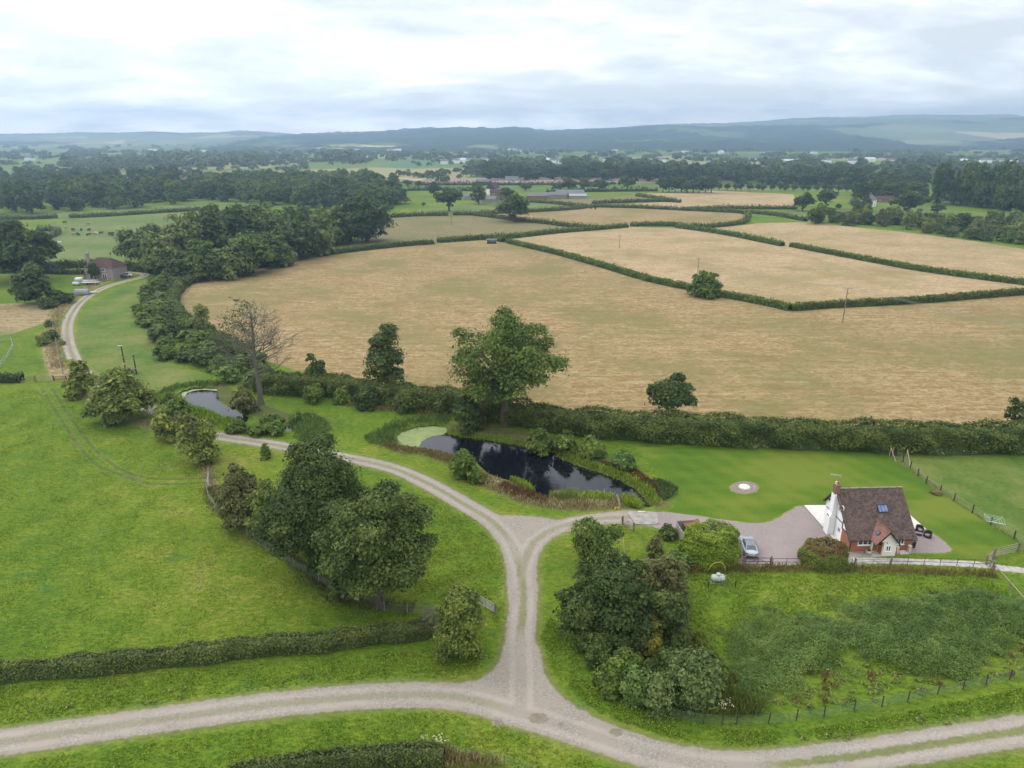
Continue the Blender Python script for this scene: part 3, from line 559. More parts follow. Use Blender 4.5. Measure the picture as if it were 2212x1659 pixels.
# ------------------------------------------------------------------ foliage builders
def quads(C, Nrm, size, rng, asp=0.75):
    n = len(C); Nrm = Nrm / np.maximum(np.linalg.norm(Nrm, axis=1, keepdims=True), 1e-6)
    r = rng.normal(size=(n, 3)); T = np.cross(Nrm, r); T /= np.maximum(np.linalg.norm(T, axis=1, keepdims=True), 1e-6); B = np.cross(Nrm, T)
    a = (size * 0.5)[:, None]; b = a * asp; bend = Nrm * a * 0.25
    V = np.stack([C - T * a - bend, C + B * b, C + T * a - bend, C - B * b], 1).reshape(-1, 3)      # leaf-shaped rhomb, slightly folded
    return V, np.arange(4 * n).reshape(n, 4)
def tube(pts, rad, k=6):
    pts = np.array(pts, float); n = len(pts); rad = np.broadcast_to(rad, n); V = []
    for i in range(n):
        d = pts[min(i + 1, n - 1)] - pts[max(i - 1, 0)]; d = d / max(np.linalg.norm(d), 1e-9)
        a = np.cross(d, (0.31, 0.95, 0.05) if abs(d[1]) < .9 else (1, 0, 0)); a /= np.linalg.norm(a); b = np.cross(d, a)
        for j in range(k):
            t = 2 * math.pi * j / k; V.append(pts[i] + (a * math.cos(t) + b * math.sin(t)) * rad[i])
    F = [(i * k + j, i * k + (j + 1) % k, (i + 1) * k + (j + 1) % k, (i + 1) * k + j) for i in range(n - 1) for j in range(k)]
    return np.array(V), np.array(F)
def join(parts):
    V, F, o = [], [], 0
    for v, f in parts: V.append(v); F.append(np.asarray(f) + o); o += len(v)
    return np.concatenate(V), np.concatenate(F)

def crown_blobs(rng, w, zb, zt, nb, lean=(0, 0), egg=0.5, br=(0.16, 0.27), hollow=0.55):
    """clump centres of a crown: a few big limbs of foliage, each carrying smaller clumps: returns (n,4) x,y,z,r"""
    out = []; H = zt - zb; nl = max(8, int(round(nb / 3.3))); lob = []; tries = 0; S0 = min(w, H * 1.25)
    while len(lob) < nl:
        p = rng.normal(size=3); p /= np.linalg.norm(p); p = p * rng.uniform(hollow, 1) ** 0.6; tries += 1
        rl = rng.uniform(br[0] * 1.15, br[1] * 1.35) * S0; zz = (p[2] + 1) / 2
        shape = (math.sin(math.pi * min(max(zz, .02), .98) ** (0.5 + egg)) ** 0.55); rad = max(w / 2 - rl * 0.85, w * 0.08); h = math.hypot(p[0], p[1]); s = rad * shape * (h ** 0.5) / max(h, 1e-6) * rng.uniform(.82, 1.08)
        q = np.array([p[0] * s + lean[0] * zz, p[1] * s + lean[1] * zz, zb + rl * .8 + zz * (H - 1.7 * rl)])
        if tries < 400 and any(np.linalg.norm(q - o[:3]) < .5 * max(rl, o[3]) for o in lob): continue
        lob.append(np.array([*q, rl]))
    mid = np.array([lean[0] * .5, lean[1] * .5, zb + H * .45])
    for o in lob:
        rl = o[3]; out.append((*o[:3], rl * .72)); ow = o[:3] - mid; ow = ow / max(np.linalg.norm(ow), 1e-6)
        for _ in range(max(2, int(round(nb / nl)) - 1)):
            d = rng.normal(size=3) * .75 + ow * .55 + np.array([0, 0, .3]); d /= np.linalg.norm(d); r = rl * rng.uniform(.30, .56); c = o[:3] + d * (rl * 1.02 - r * .8); out.append((*c, r))
    out.append((mid[0], mid[1], zb + H * .5, S0 * .30))
    A = np.array(out); e = np.percentile(np.hypot(A[:, 0], A[:, 1]) + A[:, 3], 88); k = (w / 2) / e; A[:, :2] *= k        # fill the crown's outline
    hi = (A[:, 2] + A[:, 3] * .8).max(); lo = (A[:, 2] - A[:, 3] * .5).min(); A[:, 2] = zb + (A[:, 2] - lo) * (zt - zb) / (hi - lo); A[:, 3] *= min(max(k, .9), 1.25)
    return A
def leaves(rng, blobs, leaf, lai=1.2, flat=0.75, ragged=0.35, up=0.45):
    Cs, Ns, Ts = [], [], []
    for bx, by, bz, r in blobs:
        n = max(6, int(4 * math.pi * r * r * lai / (leaf * leaf * 0.55)))
        d = rng.normal(size=(n, 3)); d /= np.linalg.norm(d, axis=1, keepdims=True); d[:, 2] = np.where(d[:, 2] < -0.35, -d[:, 2] * .6, d[:, 2])
        rr = r * (1 - 0.30 * rng.rand(n) ** 2 + ragged * rng.rand(n) ** 4) * (1 + .16 * np.sin(d[:, 0] * 5 + bx * 3) * np.sin(d[:, 1] * 5 + bz * 3))
        Cs.append(np.array([bx, by, bz]) + d * rr[:, None] * np.array([1, 1, flat]))
        Ns.append(d * 1.0 + np.array([0, 0, up]) + rng.normal(size=(n, 3)) * 0.38)
        Ts.append(np.clip(0.45 + rng.normal() * 0.15 + rng.normal(size=n) * 0.2, 0, 1))
    C = np.concatenate(Cs); N = np.concatenate(Ns); T = np.concatenate(Ts)
    V, F = quads(C, N, leaf * np.clip(rng.lognormal(-.05, .38, len(C)), .4, 2.2), rng); return V, F, T
def leaf_mesh(name, V, F, T): return mesh_np(name, V, F, {'tone': ('FACE', 'FLOAT', T)})
def limbs(rng, blobs, trunk_h, r0, zt, nl=9, lean=(0, 0)):
    parts = []; top = trunk_h + (zt - trunk_h) * 0.55
    parts.append(tube([(0, 0, -0.3), (0.02, 0, 0.15), (lean[0] * .1, lean[1] * .1, trunk_h * 0.5), (lean[0] * .3, lean[1] * .3, trunk_h), (lean[0] * .7, lean[1] * .7, top)], [r0 * 1.5, r0 * 1.15, r0 * 0.92, r0 * 0.8, r0 * 0.25], 9))
    for i in rng.permutation(len(blobs))[:nl]:
        b = blobs[i]; z0 = trunk_h * rng.uniform(0.75, 1.0) + (top - trunk_h) * rng.uniform(0, .5)
        f = (z0 - trunk_h) / max(top - trunk_h, .1); q = max(f, 0); s = np.array([lean[0] * (.3 + .4 * q), lean[1] * (.3 + .4 * q), z0]); e = b[:3]
        m = s * .5 + e * .5 + np.array([0, 0, .08 * np.linalg.norm(e - s)]); parts.append(tube([s, m, e], [r0 * .45, r0 * .28, r0 * .08], 6))
    return join(parts)

def tree(name, label, cat, base, top, width, lm, seed, bottom=0.18, nb=40, leaf=None, lai=1.2, r0=None, bark=None, group=None, egg=0.4, br=(0.16, 0.27), ragged=0.35, flat=0.75, wy=None, lean=(0, 0), hollow=0.55, world=None, h=None, w=None):
    """a tree of its own, placed on the ground at photo point base, reaching up to photo row top"""
    rng = np.random.RandomState(seed); x, y = world if world else G(*base)
    H = h if h else top_h(y, top); Wd = w if w else width * mpp(y, H * .5)
    d = math.hypot(x, y); leaf = leaf or max(0.30, d * 0.0038)
    root = empty(name, (x, y, gz1(x, y)), 0); tag(root, label, cat, group)
    B = crown_blobs(rng, Wd, H * bottom, H, nb, lean, egg, br, hollow)
    V, F, T = leaves(rng, B, leaf, lai, flat, ragged)
    link('crown', leaf_mesh('crown', V, F, T), [lm], root)
    v, f = limbs(rng, B, max(H * bottom * 1.1, H * .12), r0 or Wd * 0.035, H * .9, 10, lean)
    link('trunk', mesh_np('trunk', v, f, smooth=True), [bark or M_BARK], root)
    return root
def shrub(name, label, cat, base, top, width, lm, seed, nb=16, leaf=None, lai=1.3, group=None, ragged=0.4, world=None, h=None, w=None, asp=1.0, top_mat=None, br=(0.2, 0.32)):
    rng = np.random.RandomState(seed); x, y = world if world else G(*base)
    H = h if h else top_h(y, top); Wd = w if w else width * mpp(y, H * .5); d = math.hypot(x, y); leaf = leaf or max(0.26, d * 0.0036)
    B = crown_blobs(rng, Wd, -0.05 * H, H, int(nb * 1.5), egg=-.15, br=(br[0] * .85, br[1] * .85)); B[:, 1] *= asp; B[:, 2] = np.maximum(B[:, 2], B[:, 3] * .3)
    V, F, T = leaves(rng, B, leaf, lai, 0.8, ragged); V[:, 2] = np.maximum(V[:, 2], 0.02)
    mi = None; mats = [lm]
    if top_mat: cz = V.reshape(-1, 4, 3).mean(1); mi = ((cz[:, 2] / H + lump(cz[:, 0], cz[:, 1], 1.2, 3) * .22) > 0.72).astype(int); mats = [lm, top_mat]
    o = link(name, mesh_np(name, V, F, {'tone': ('FACE', 'FLOAT', T)}, mi), mats, None, (x, y, gz1(x, y))); tag(o, label, cat, group); return o

# small library of trees and shrubs that repeat; unit height and width
def proto_crown(seed, nb, leaf, bottom, egg, lai=1.0, ragged=.5, hollow=.55, br=(0.16, 0.27)):
    rng = np.random.RandomState(seed); B = crown_blobs(rng, 1.0, bottom, 1.0, nb, egg=egg, hollow=hollow, br=br)
    V, F, T = leaves(rng, B, leaf, lai, .8, ragged); v, f = limbs(rng, B, bottom + .05, .035, .9, 6)
    mi = np.concatenate([np.zeros(len(F), int), np.ones(len(f), int)])
    return mesh_np('wood_tree', np.concatenate([V, v]), np.concatenate([F, f + len(V)]), {'tone': ('FACE', 'FLOAT', np.concatenate([T, np.zeros(len(f))]))}, mi)
WOODP = [proto_crown(100 + i, nb, lf, bt, eg, 1.0, rg, .5, br) for i, (nb, lf, bt, eg, rg, br) in enumerate([
    (44, .07, .0, .2, .4, (.15, .24)), (48, .07, .0, .1, .4, (.14, .22)), (40, .07, .02, .3, .5, (.16, .25)), (54, .065, -.02, .25, .45, (.12, .2)), (44, .07, .0, -.1, .45, (.15, .24))])]
SINGP = [proto_crown(120 + i, 34, .07, bt, eg, 1.0, .5, .5) for i, (bt, eg) in enumerate([(.16, .3), (.14, .15), (.2, .4)])]
for me in WOODP + SINGP: me.materials.append(L_DARK); me.materials.append(M_BARK)
def proto_shrub(seed, nb, leaf):
    rng = np.random.RandomState(seed); B = crown_blobs(rng, 1.0, -.05, 1.0, int(nb * 1.5), egg=-.15, br=(.18, .28)); B[:, 2] = np.maximum(B[:, 2], B[:, 3] * .3)
    V, F, T = leaves(rng, B, leaf, 1.2, .85, .5); V[:, 2] = np.maximum(V[:, 2], 0.01); me = leaf_mesh('shrub', V, F, T); me.materials.append(L_MID); return me
SHRUBP = [proto_shrub(140 + i, 13 + i, .10) for i in range(4)]
def inst(name, me, x, y, w, h, lm, label, cat, group=None, rz=0.0, wy=None):
    o = bpy.data.objects.new(name, me); COL.objects.link(o); o.location = (x, y, gz1(x, y)); o.scale = (w, wy or w, h); o.rotation_euler = (0, 0, rz)
    if lm: o.material_slots[0].link = 'OBJECT'; o.material_slots[0].material = lm
    tag(o, label, cat, group); return o

def hedge(name, label, path, width, height, lm, seed, leaf=None, lai=2.2, rough=0.25, closed_ends=True, group=None, core=True, z0=0.0, tmod=0.0):
    """a hedge as one mesh: a dense rounded body of leaves along a path on the ground"""
    rng = np.random.RandomState(seed); pts = np.array(spline(path, 1.5)); seg = np.diff(pts, axis=0); L = np.linalg.norm(seg, axis=1); cum = np.concatenate([[0], np.cumsum(L)]); tot = cum[-1]
    d = float(np.mean(np.hypot(pts[:, 0], pts[:, 1]))); leaf = leaf or max(0.24, d * 0.0032)
    wf = width if callable(width) else (lambda s: width); hf = height if callable(height) else (lambda s: height)
    def frame(s):
        i = np.clip(np.searchsorted(cum, s, side='right') - 1, 0, len(seg) - 1); t = (s - cum[i]) / L[i]; p = pts[i] + seg[i] * t[:, None]; tg = seg[i] / L[i][:, None]
        return p, np.stack([-tg[:, 1], tg[:, 0]], -1)
    def ring(s, th, sc):
        p, n = frame(s); w = np.array([wf(q) for q in s / tot]) * sc; h = np.array([hf(q) for q in s / tot]) * sc
        c, sn = np.cos(th), np.sin(th); ex = np.sign(c) * np.abs(c) ** .55 * w / 2; ez = np.maximum(sn, 0) ** .6 * h
        bul = 1 + rough * lump(p[:, 0] + ex * 1.3, p[:, 1] + ez * 1.7, max(height if not callable(height) else 3, 1.2) * .9, seed)
        return np.concatenate([p + n * (ex * bul)[:, None], (ez * (0.5 + 0.5 * bul))[:, None]], 1), np.concatenate([n * c[:, None], (sn * .9)[:, None]], 1)
    per = 2 * (hf(.5)) + wf(.5); n = int(tot * per * lai / (leaf * leaf * .5)); n = min(n, 90000)
    s = rng.rand(n) * tot; th = rng.uniform(0.02, math.pi - .02, n); C, N = ring(s, th, 1.0)
    dep = rng.rand(n); C += N * (leaf * (0.9 * rng.rand(n) ** 3 - 0.6 * dep))[:, None]; C[:, 2] += leaf * .9 * rng.rand(n) ** 5 * 1.6
    T = np.clip(.47 + tmod + .22 * lump(C[:, 0], C[:, 1] + C[:, 2], 1.6, seed + 3) + .2 * rng.normal(size=n), 0, 1)
    V, F = quads(C, N * .8 + rng.normal(size=(n, 3)) * .55 + np.array([0, 0, .35]), leaf * rng.uniform(.65, 1.35, n), rng)
    if core:   # opaque twiggy heart
        m = max(4, int(tot / 1.2)); ss = np.linspace(0, tot * .9999, m); ths = np.linspace(0.0, math.pi, 9); rows = [ring(ss, np.full(m, t), .86)[0] for t in ths]
        A = np.stack(rows, 1); idx = np.arange(m * 9).reshape(m, 9) + len(V); f = np.stack([idx[:-1, :-1], idx[:-1, 1:], idx[1:, 1:], idx[1:, :-1]], -1).reshape(-1, 4)
        V = np.concatenate([V, A.reshape(-1, 3)]); F = np.concatenate([F, f]); T = np.concatenate([T, np.full(len(f), .1)])
    if z0: V[:, 2] += z0
    o = link(name, leaf_mesh(name, V, F, T), [lm]); tag(o, label, 'hedge', group); return o

def dome(name, label, cat, base, top, width, lm, seed, leaf=.2, asp=.85, top_mat=None, pw=.5):
    """a clipped or naturally domed shrub: an even, slightly lumpy skin of leaves"""
    rng = np.random.RandomState(seed); x, y = G(*base); H = top_h(y, top); w = width * mpp(y, H / 2); rx, ry = w / 2, w / 2 * asp; y += ry * .55; H = H * 1.0
    n = int((rx * ry * 6.28 + w * 3.2 * H) * 2.4 / (leaf * leaf * .55)); d = rng.normal(size=(n, 3)); d /= np.linalg.norm(d, axis=1, keepdims=True); d[:, 2] = np.abs(d[:, 2])
    rr = 1 + .10 * lump(d[:, 0] * rx + 3, d[:, 1] * ry + d[:, 2] * H, 1.1, seed, 3) - .16 * rng.rand(n) ** 2 + .05 * rng.rand(n) ** 4; hz_ = np.hypot(d[:, 0], d[:, 1]); sc = hz_ ** pw / np.maximum(hz_, 1e-6)
    C = np.stack([d[:, 0] * sc * rx, d[:, 1] * sc * ry, d[:, 2] ** .8 * H], -1) * rr[:, None]; C[:, 2] = np.maximum(C[:, 2], .05)
    V, F = quads(C, d + np.array([0, 0, .3]) + rng.normal(size=(n, 3)) * .38, leaf * rng.uniform(.65, 1.35, n), rng); T = np.clip(.47 + .2 * lump(C[:, 0], C[:, 1] + C[:, 2], .8, seed + 2) + .18 * rng.normal(size=n), 0, 1)
    mi = None; mats = [lm]
    if top_mat: mi = ((C[:, 2] / H + .25 * lump(C[:, 0], C[:, 1], 1.0, 8)) > .80).astype(int); mats.append(top_mat)
    return tag(link(name, mesh_np(name, V, F, {'tone': ('FACE', 'FLOAT', T)}, mi), mats, None, (x, y, 0)), label, cat)
def scatter_poly(rng, poly, n):
    Pp = np.array(poly); lo, hi = Pp.min(0), Pp.max(0); out = np.zeros((0, 2))
    while len(out) < n:
        q = lo + rng.rand(n * 2, 2) * (hi - lo); out = np.concatenate([out, q[sdf_poly(q[:, 0], q[:, 1], poly) > 0]])
    return out[:n]
def scatter_soft(rng, poly, n, soft=1.2):
    Pp = np.array(poly); lo, hi = Pp.min(0) - soft, Pp.max(0) + soft; out = np.zeros((0, 2))
    while len(out) < n:
        q = lo + rng.rand(n * 2, 2) * (hi - lo); s = sdf_poly(q[:, 0], q[:, 1], poly) / soft + 1.1 * lump(q[:, 0], q[:, 1], 2.4, 17) + .5
        out = np.concatenate([out, q[s > rng.rand(len(s))]])
    return out[:n]
def scatter_line(rng, path, n, wid):
    pts = np.array(spline(path, 1.5)); i = rng.randint(0, len(pts) - 1, n); t = rng.rand(n)[:, None]; p = pts[i] * (1 - t) + pts[i + 1] * t
    d = pts[i + 1] - pts[i]; d /= np.linalg.norm(d, axis=1, keepdims=True); return p + np.stack([-d[:, 1], d[:, 0]], -1) * (rng.normal(size=n) * wid / 2.5)[:, None]
def blades(name, label, cat, XY, hgt, wid, lm, seed, lean=0.35, kind='stuff', tmul=1.0, clump=0, extra=None):
    """upright stems and blades standing on the ground (one object: nobody could count them)"""
    rng = np.random.RandomState(seed)
    if clump: XY = np.repeat(XY, clump, 0) + rng.normal(size=(len(XY) * clump, 2)) * wid * 1.6
    n = len(XY); z = gz(XY[:, 0], XY[:, 1]); h = hgt * rng.uniform(.55, 1.25, n); w = wid * rng.uniform(.6, 1.3, n)
    a = rng.rand(n) * 6.283; dx = np.stack([np.cos(a), np.sin(a), np.zeros(n)], -1); ld = rng.normal(size=(n, 2)) * lean * h[:, None]
    B = np.concatenate([XY, z[:, None] - .03], 1); Tp = B + np.concatenate([ld, h[:, None]], 1); M = B * .45 + Tp * .55 - np.concatenate([ld * .2, -h[:, None] * .05], 1)
    V = np.stack([B, M - dx * (w / 2)[:, None], Tp, M + dx * (w / 2)[:, None]], 1).reshape(-1, 3); F = np.arange(4 * n).reshape(n, 4)
    T = np.clip(.5 + .2 * lump(XY[:, 0], XY[:, 1], 2.0, seed) + .18 * rng.normal(size=n), 0, 1)
    o = link(name, leaf_mesh(name, V, F, T), [lm]); tag(o, label, cat, kind=kind); return o

# ------------------------------------------------------------------ near trees
tree('oak_tree', 'nearest broad oak with a bare lower trunk, beside the wire fence left of the track', 'tree', (822, 1312), 1046, 262, L_OAK, 11, .24, 60, .27, 1.15, .5, egg=.2, br=(.13, .22), ragged=.45)
tree('oak_tree', 'tall dark oak standing just behind the nearest broad oak', 'tree', (700, 1222), 946, 250, L_OAK, 12, .06, 60, .27, 1.15, .5, egg=.25, br=(.13, .22), ragged=.45)
tree('ivy_tree', 'dark ivy-clad stem crowding the left foot of the nearest broad oak', 'tree', (745, 1292), 1140, 130, L_DARK, 13, .0, 26, .32, 1.15, .3, egg=.1, br=(.17, .27))
shrub('hawthorn_bush', 'brownish hawthorn at the upper end of the wire fence, left of the dark oak', 'bush', (535, 1140), 1003, 115, L_BROWN, 14, 26, .3)
shrub('hawthorn_bush', 'olive hawthorn squeezed between the brownish hawthorn and the dark oak', 'bush', (585, 1165), 1035, 95, L_HAW, 15, 20, .3)
shrub('hawthorn_bush', 'olive hawthorn with a coil of bare stems on its left, beside the steel gate', 'bush', (992, 1412), 1266, 118, L_HAW, 16, 26, .24, ragged=.6)
shrub('hawthorn_bush', 'farthest hawthorn in the row left of the small pond, by the bend of the track', 'bush', (180, 858), 772, 72, L_HAW, 17, 18, group='hawthorns along the pasture edge')
shrub('hawthorn_bush', 'widest golden-olive hawthorn in the row left of the small pond', 'bush', (268, 908), 800, 142, L_HAW, 18, 30, group='hawthorns along the pasture edge', br=(.15, .25))
shrub('hawthorn_bush', 'third hawthorn of the row, in front of the reeds by the small pond', 'bush', (364, 950), 876, 72, L_HAW, 19, 18, group='hawthorns along the pasture edge')
shrub('hawthorn_bush', 'brown-tinged hawthorn nearest the top of the wire fence, where the track comes out', 'bush', (432, 1000), 886, 98, L_HAW, 20, 24, group='hawthorns along the pasture edge', top_mat=L_BROWN)
shrub('green_bush', 'leafy green bush behind the third hawthorn at the near end of the small pond', 'bush', (392, 935), 858, 60, L_MID, 21, 14)
# the big oak by the pond
tree('oak_tree', 'tall open-crowned oak with a straight pale trunk on the far bank of the large pond', 'tree', (1090, 916), 660, 240, L_MID, 22, .22, 95, .38, .50, .8, egg=.40, br=(.085, .15), ragged=.6, hollow=.45)
tree('hedgerow_tree', 'slim dark two-tiered tree rising from the long hedge left of the tall oak', 'tree', (832, 850), 690, 92, L_OAK, 23, .10, 24, .45, 1.0, .35, egg=.0, br=(.2, .32), lean=(.8, 0))
tree('hedgerow_tree', 'round dark tree with two short trunks in the long hedge right of the tall oak', 'tree', (1440, 905), 808, 118, L_DARK, 24, .14, 28, .42, 1.1, .4, egg=.2)
tree('hedgerow_tree', 'small dark tree in the long hedge beside the dead tree', 'tree', (684, 835), 760, 52, L_DARK, 25, .1, 16, .45, 1.1, .25, egg=.2)
tree('sapling', 'light green sapling standing alone on the edge of the hay field', 'tree', (442, 726), 655, 40, L_LIGHT, 26, .35, 12, .5, .8, .14, egg=.2, ragged=.6)
tree('sapling', 'thin sparse tree in the long hedge at the right edge behind the lawn', 'tree', (2184, 935), 858, 44, L_DARK, 27, .15, 14, .34, .8, .16, egg=.3, ragged=.8)
shrub('hawthorn_tree', 'windswept round hawthorn in the hedge between the two hay fields', 'bush', (1521, 640), 581, 80, L_MID, 28, 22, .75)
tree('field_oak', 'big dark oak standing at the near end of the wood on the hay field edge', 'tree', (793, 522), 417, 118, L_DARK, 29, .03, 44, 1.15, 1.1, .8, egg=.2)
tree('field_tree', 'large dark oak at the left edge of the picture above the stone house', 'tree', (52, 605), 470, 158, L_DARK, 30, .08, 50, .95, 1.15, .7, egg=.2)
tree('field_tree', 'dark tree by the garden of the stone house, in front of the large left-edge oak', 'tree', (84, 655), 565, 88, L_DARK, 31, .03, 30, .85, 1.15, .5, egg=.1)
tree('field_oak', 'wide spreading oak alone in the far cattle meadow, left of the farmhouse', 'tree', (970, 457), 404, 64, L_DARK, 32, .2, 30, 1.5, 1.1, .7, egg=.2)
tree('field_oak', 'upright oak alone in the meadow just in front of the farm buildings', 'tree', (1034, 441), 391, 38, L_DARK, 33, .1, 26, 1.5, 1.1, .6, egg=.3)
tree('field_oak', 'open-branched oak growing in the field hedge below the farmhouse', 'tree', (1110, 479), 417, 68, L_OAK, 34, .12, 30, 1.3, .9, .6, egg=.3, ragged=.6)
tree('field_oak', 'solitary round oak in the far meadow beyond the barns', 'tree', (1356, 409), 378, 44, L_DARK, 35, .12, 26, 1.9, 1.1, .6, egg=.2)
tree('field_tree', 'dark open tree with reddish crown edge left of the pair in the right-hand paddock', 'tree', (1733, 456), 414, 46, L_DARK, 36, .1, 24, 1.5, 1.0, .5, egg=.3)
tree('field_tree', 'dark round tree standing second in the right-hand paddock', 'tree', (1784, 450), 407, 44, L_DARK, 37, .12, 24, 1.5, 1.1, .5, egg=.2)
tree('field_oak', 'broad round oak in the right-hand paddock in front of the tall wood', 'tree', (1962, 463), 412, 72, L_OAK, 38, .15, 34, 1.4, 1.1, .7, egg=.2)
tree('field_tree', 'small grey-green willow beside the pointed conifer in the paddock', 'tree', (1845, 452), 424, 26, L_WILLOW, 39, .12, 16, 1.4, 1.0, .4, egg=.2)
tree('hedgerow_tree', 'bushy pale green tree at the left end of the scrub strip on the right', 'tree', (1762, 484), 438, 48, L_MID, 40, .0, 26, 1.2, 1.1, .4, egg=.3)
def conifer(label, base, top, width, seed):
    rng = np.random.RandomState(seed); x, y = G(*base); H = top_h(y, top); w = width * mpp(y)
    B = np.array([(math.cos(a) * w * .42 * (1 - q) * k, math.sin(a) * w * .42 * (1 - q) * k, q * H + .6, max(w * .2 * (1 - q * .8), .5)) for q in np.linspace(0, .97, 14) for a, k in [(rng.rand() * 6.28, rng.uniform(.3, 1)) for _ in range(5)]])
    r = tag(empty('conifer', (x, y, 0)), label, 'tree'); V, F, T = leaves(rng, B, 1.2, 1.1, 1, .3); link('crown', leaf_mesh('crown', V, F, T), [L_DARK], r)
    v, f = tube([(0, 0, 0), (0, 0, H * .8)], [.3, .1]); link('trunk', mesh_np('trunk', v, f), [M_BARK], r)
conifer('broad pointed dark conifer beside the white house in the right-hand paddock', (1868, 455), 414, 34, 41)

def dead_tree():
    x, y = G(566, 873); H = top_h(y, 660); rng = np.random.RandomState(50); parts = []; tips = []
    def grow_(p, d, r, L, lev):
        n = 5; pts = [p]; rad = [r]; q = np.array(p, float); d = np.array(d, float)
        for i in range(n):
            d = d + rng.normal(size=3) * .16 + np.array([0, 0, .03 if lev else 0]); d /= np.linalg.norm(d); q = q + d * L / n; pts.append(q.copy()); rad.append(max(r * (1 - .65 * (i + 1) / n), .03))
            if lev < 3 and i >= 1:
                for _ in range(2):
                    if rng.rand() < (.85 if lev < 2 else .7):
                        s = rng.normal(size=3) * .8; nd = d * .55 + s * .6; nd[2] = abs(nd[2]) * .7 + .05; nd /= np.linalg.norm(nd)
                        grow_(q.copy(), nd, rad[-1] * .62, L * rng.uniform(.42, .62), lev + 1)
        parts.append(tube(pts, rad, 8 if lev == 0 else (6 if lev < 2 else 4))); tips.append((q.copy(), lev))
    zl = np.linspace(-.3, H * .97, 12); lead = [(.35 * math.sin(z * .45) * (z / H) - .2, .2 * math.sin(z * .7) * z / H, z) for z in zl]; parts.append(tube(lead, np.interp(zl / H, [0, .06, .3, .6, 1], [.75, .52, .42, .26, .03]), 10))
    for k in range(21):
        f = rng.uniform(.30, .88); a = k * 2.4 + rng.rand(); p = np.array([np.interp(f * H, zl, [q[c] for q in lead]) for c in range(3)]); el = rng.uniform(.35, 1.0); d = np.array([math.cos(a), math.sin(a), el]); d /= np.linalg.norm(d)
        grow_(p, d, .23 * (1.1 - f), H * (.43 - .30 * f) * rng.uniform(.85, 1.2), 1)
    root = tag(empty('dead_tree', (x, y, 0)), 'mostly dead oak with bare spreading branches beside the small pond', 'tree')
    v, f = join(parts); link('trunk', mesh_np('trunk', v, f, smooth=True), [M_DEADBARK], root)
    C = np.array([t[0] for t in tips if t[1] >= 2 and t[0][0] < -.6]); C = C[rng.rand(len(C)) < .42]; C = np.repeat(C, 4, 0) + rng.normal(size=(len(C) * 4, 3)) * .3
    V, F = quads(C, rng.normal(size=(len(C), 3)) + np.array([0, 0, .6]), rng.uniform(.25, .5, len(C)), rng); link('crown', leaf_mesh('crown', V, F, rng.rand(len(C)) * .7), [L_OAK], root)
dead_tree()
def twigs(name, label, loc, spread, n, length, seed, coil=False):
    rng = np.random.RandomState(seed); parts = []
    for _ in range(n):
        if coil:
            c = rng.normal(size=3) * .25; r = rng.uniform(.5, 1.05); t = np.linspace(0, rng.uniform(3.5, 6), 14) + rng.rand() * 6; tilt = rng.normal(size=2) * .35
            pts = [(c[0] + math.cos(q) * r, c[1] + math.sin(q) * r * .5 + tilt[0] * math.sin(q), 1.2 + c[2] + math.sin(q) * r * .85 + tilt[1] * math.cos(q)) for q in t]; parts.append(tube(pts, .04, 4))
        else:
            p = rng.normal(size=3) * spread * np.array([.45, .45, .1]); d = np.array([rng.normal() * .6, -.3 + rng.normal() * .4, 1]); d /= np.linalg.norm(d); pts = [p]
            for _k in range(5): d = d + rng.normal(size=3) * .22; d /= np.linalg.norm(d); pts.append(pts[-1] + d * length / 5)
            parts.append(tube(pts, np.linspace(.05, .012, 6), 4))
            for _k in range(3):
                j = rng.randint(2, 5); e = d + rng.normal(size=3) * .6; parts.append(tube([pts[j], pts[j] + e * length * .2, pts[j] + e * length * .35], [.025, .016, .01], 4))
    v, f = join(parts); o = link(name, mesh_np(name, v, f), [M_TWIG], None, loc); tag(o, label, 'dead branches'); return o
x, y = G(930, 1368); twigs('bare_stems', 'coiled tangle of bare grey stems on the left side of the gate hawthorn', (x, y, .2), 1, 26, 1, 51, True)

# thicket in the middle on the right of the track
TG = 'thicket beside the ditch'
tree('young_oak', 'small bright leafy tree at the top of the thicket beside the long pale rail', 'tree', (1290, 1222), 1124, 108, L_MID, 60, .02, 26, .28, 1.0, .18, egg=.25, ragged=.5, group=TG)
tree('thicket_tree', 'dark green tree on the track side of the thicket', 'tree', (1262, 1375), 1222, 138, L_OAK, 61, .0, 34, .3, 1.15, .25, egg=.1, group=TG)
tree('thicket_tree', 'dark tree with dead grey branches in the middle of the thicket', 'tree', (1338, 1402), 1228, 150, L_DARK, 62, .0, 36, .3, 1.15, .25, egg=.1, group=TG)
tree('thicket_tree', 'grey-brown dying willow on the meadow side of the thicket', 'tree', (1425, 1330), 1196, 112, L_BROWN, 63, .0, 28, .28, 1.0, .2, egg=.1, ragged=.6, group=TG)
tree('thicket_tree', 'dark bushy tree behind the yellowing bush at the meadow edge of the thicket', 'tree', (1440, 1400), 1262, 105, L_DARK, 64, .0, 26, .3, 1.1, .2, egg=.1, group=TG)
tree('thicket_tree', 'mid green tree at the back of the thicket below the small bright tree', 'tree', (1330, 1290), 1200, 120, L_OAK, 65, .0, 26, .3, 1.1, .2, egg=.1, group=TG)
shrub('yellowing_bush', 'yellow-green bush in front of the thicket', 'bush', (1404, 1412), 1330, 62, L_YELLOW, 66, 14, group=TG)
shrub('yellowing_bush', 'small tan bush at the foot of the dark thicket trees', 'bush', (1362, 1432), 1366, 52, L_TAN, 67, 12, group=TG)
shrub('willow_bush', 'feathery grey-green willow at the lower right of the thicket, the largest', 'bush', (1497, 1512), 1402, 128, L_WILLOW, 68, 26, ragged=.6, group=TG)
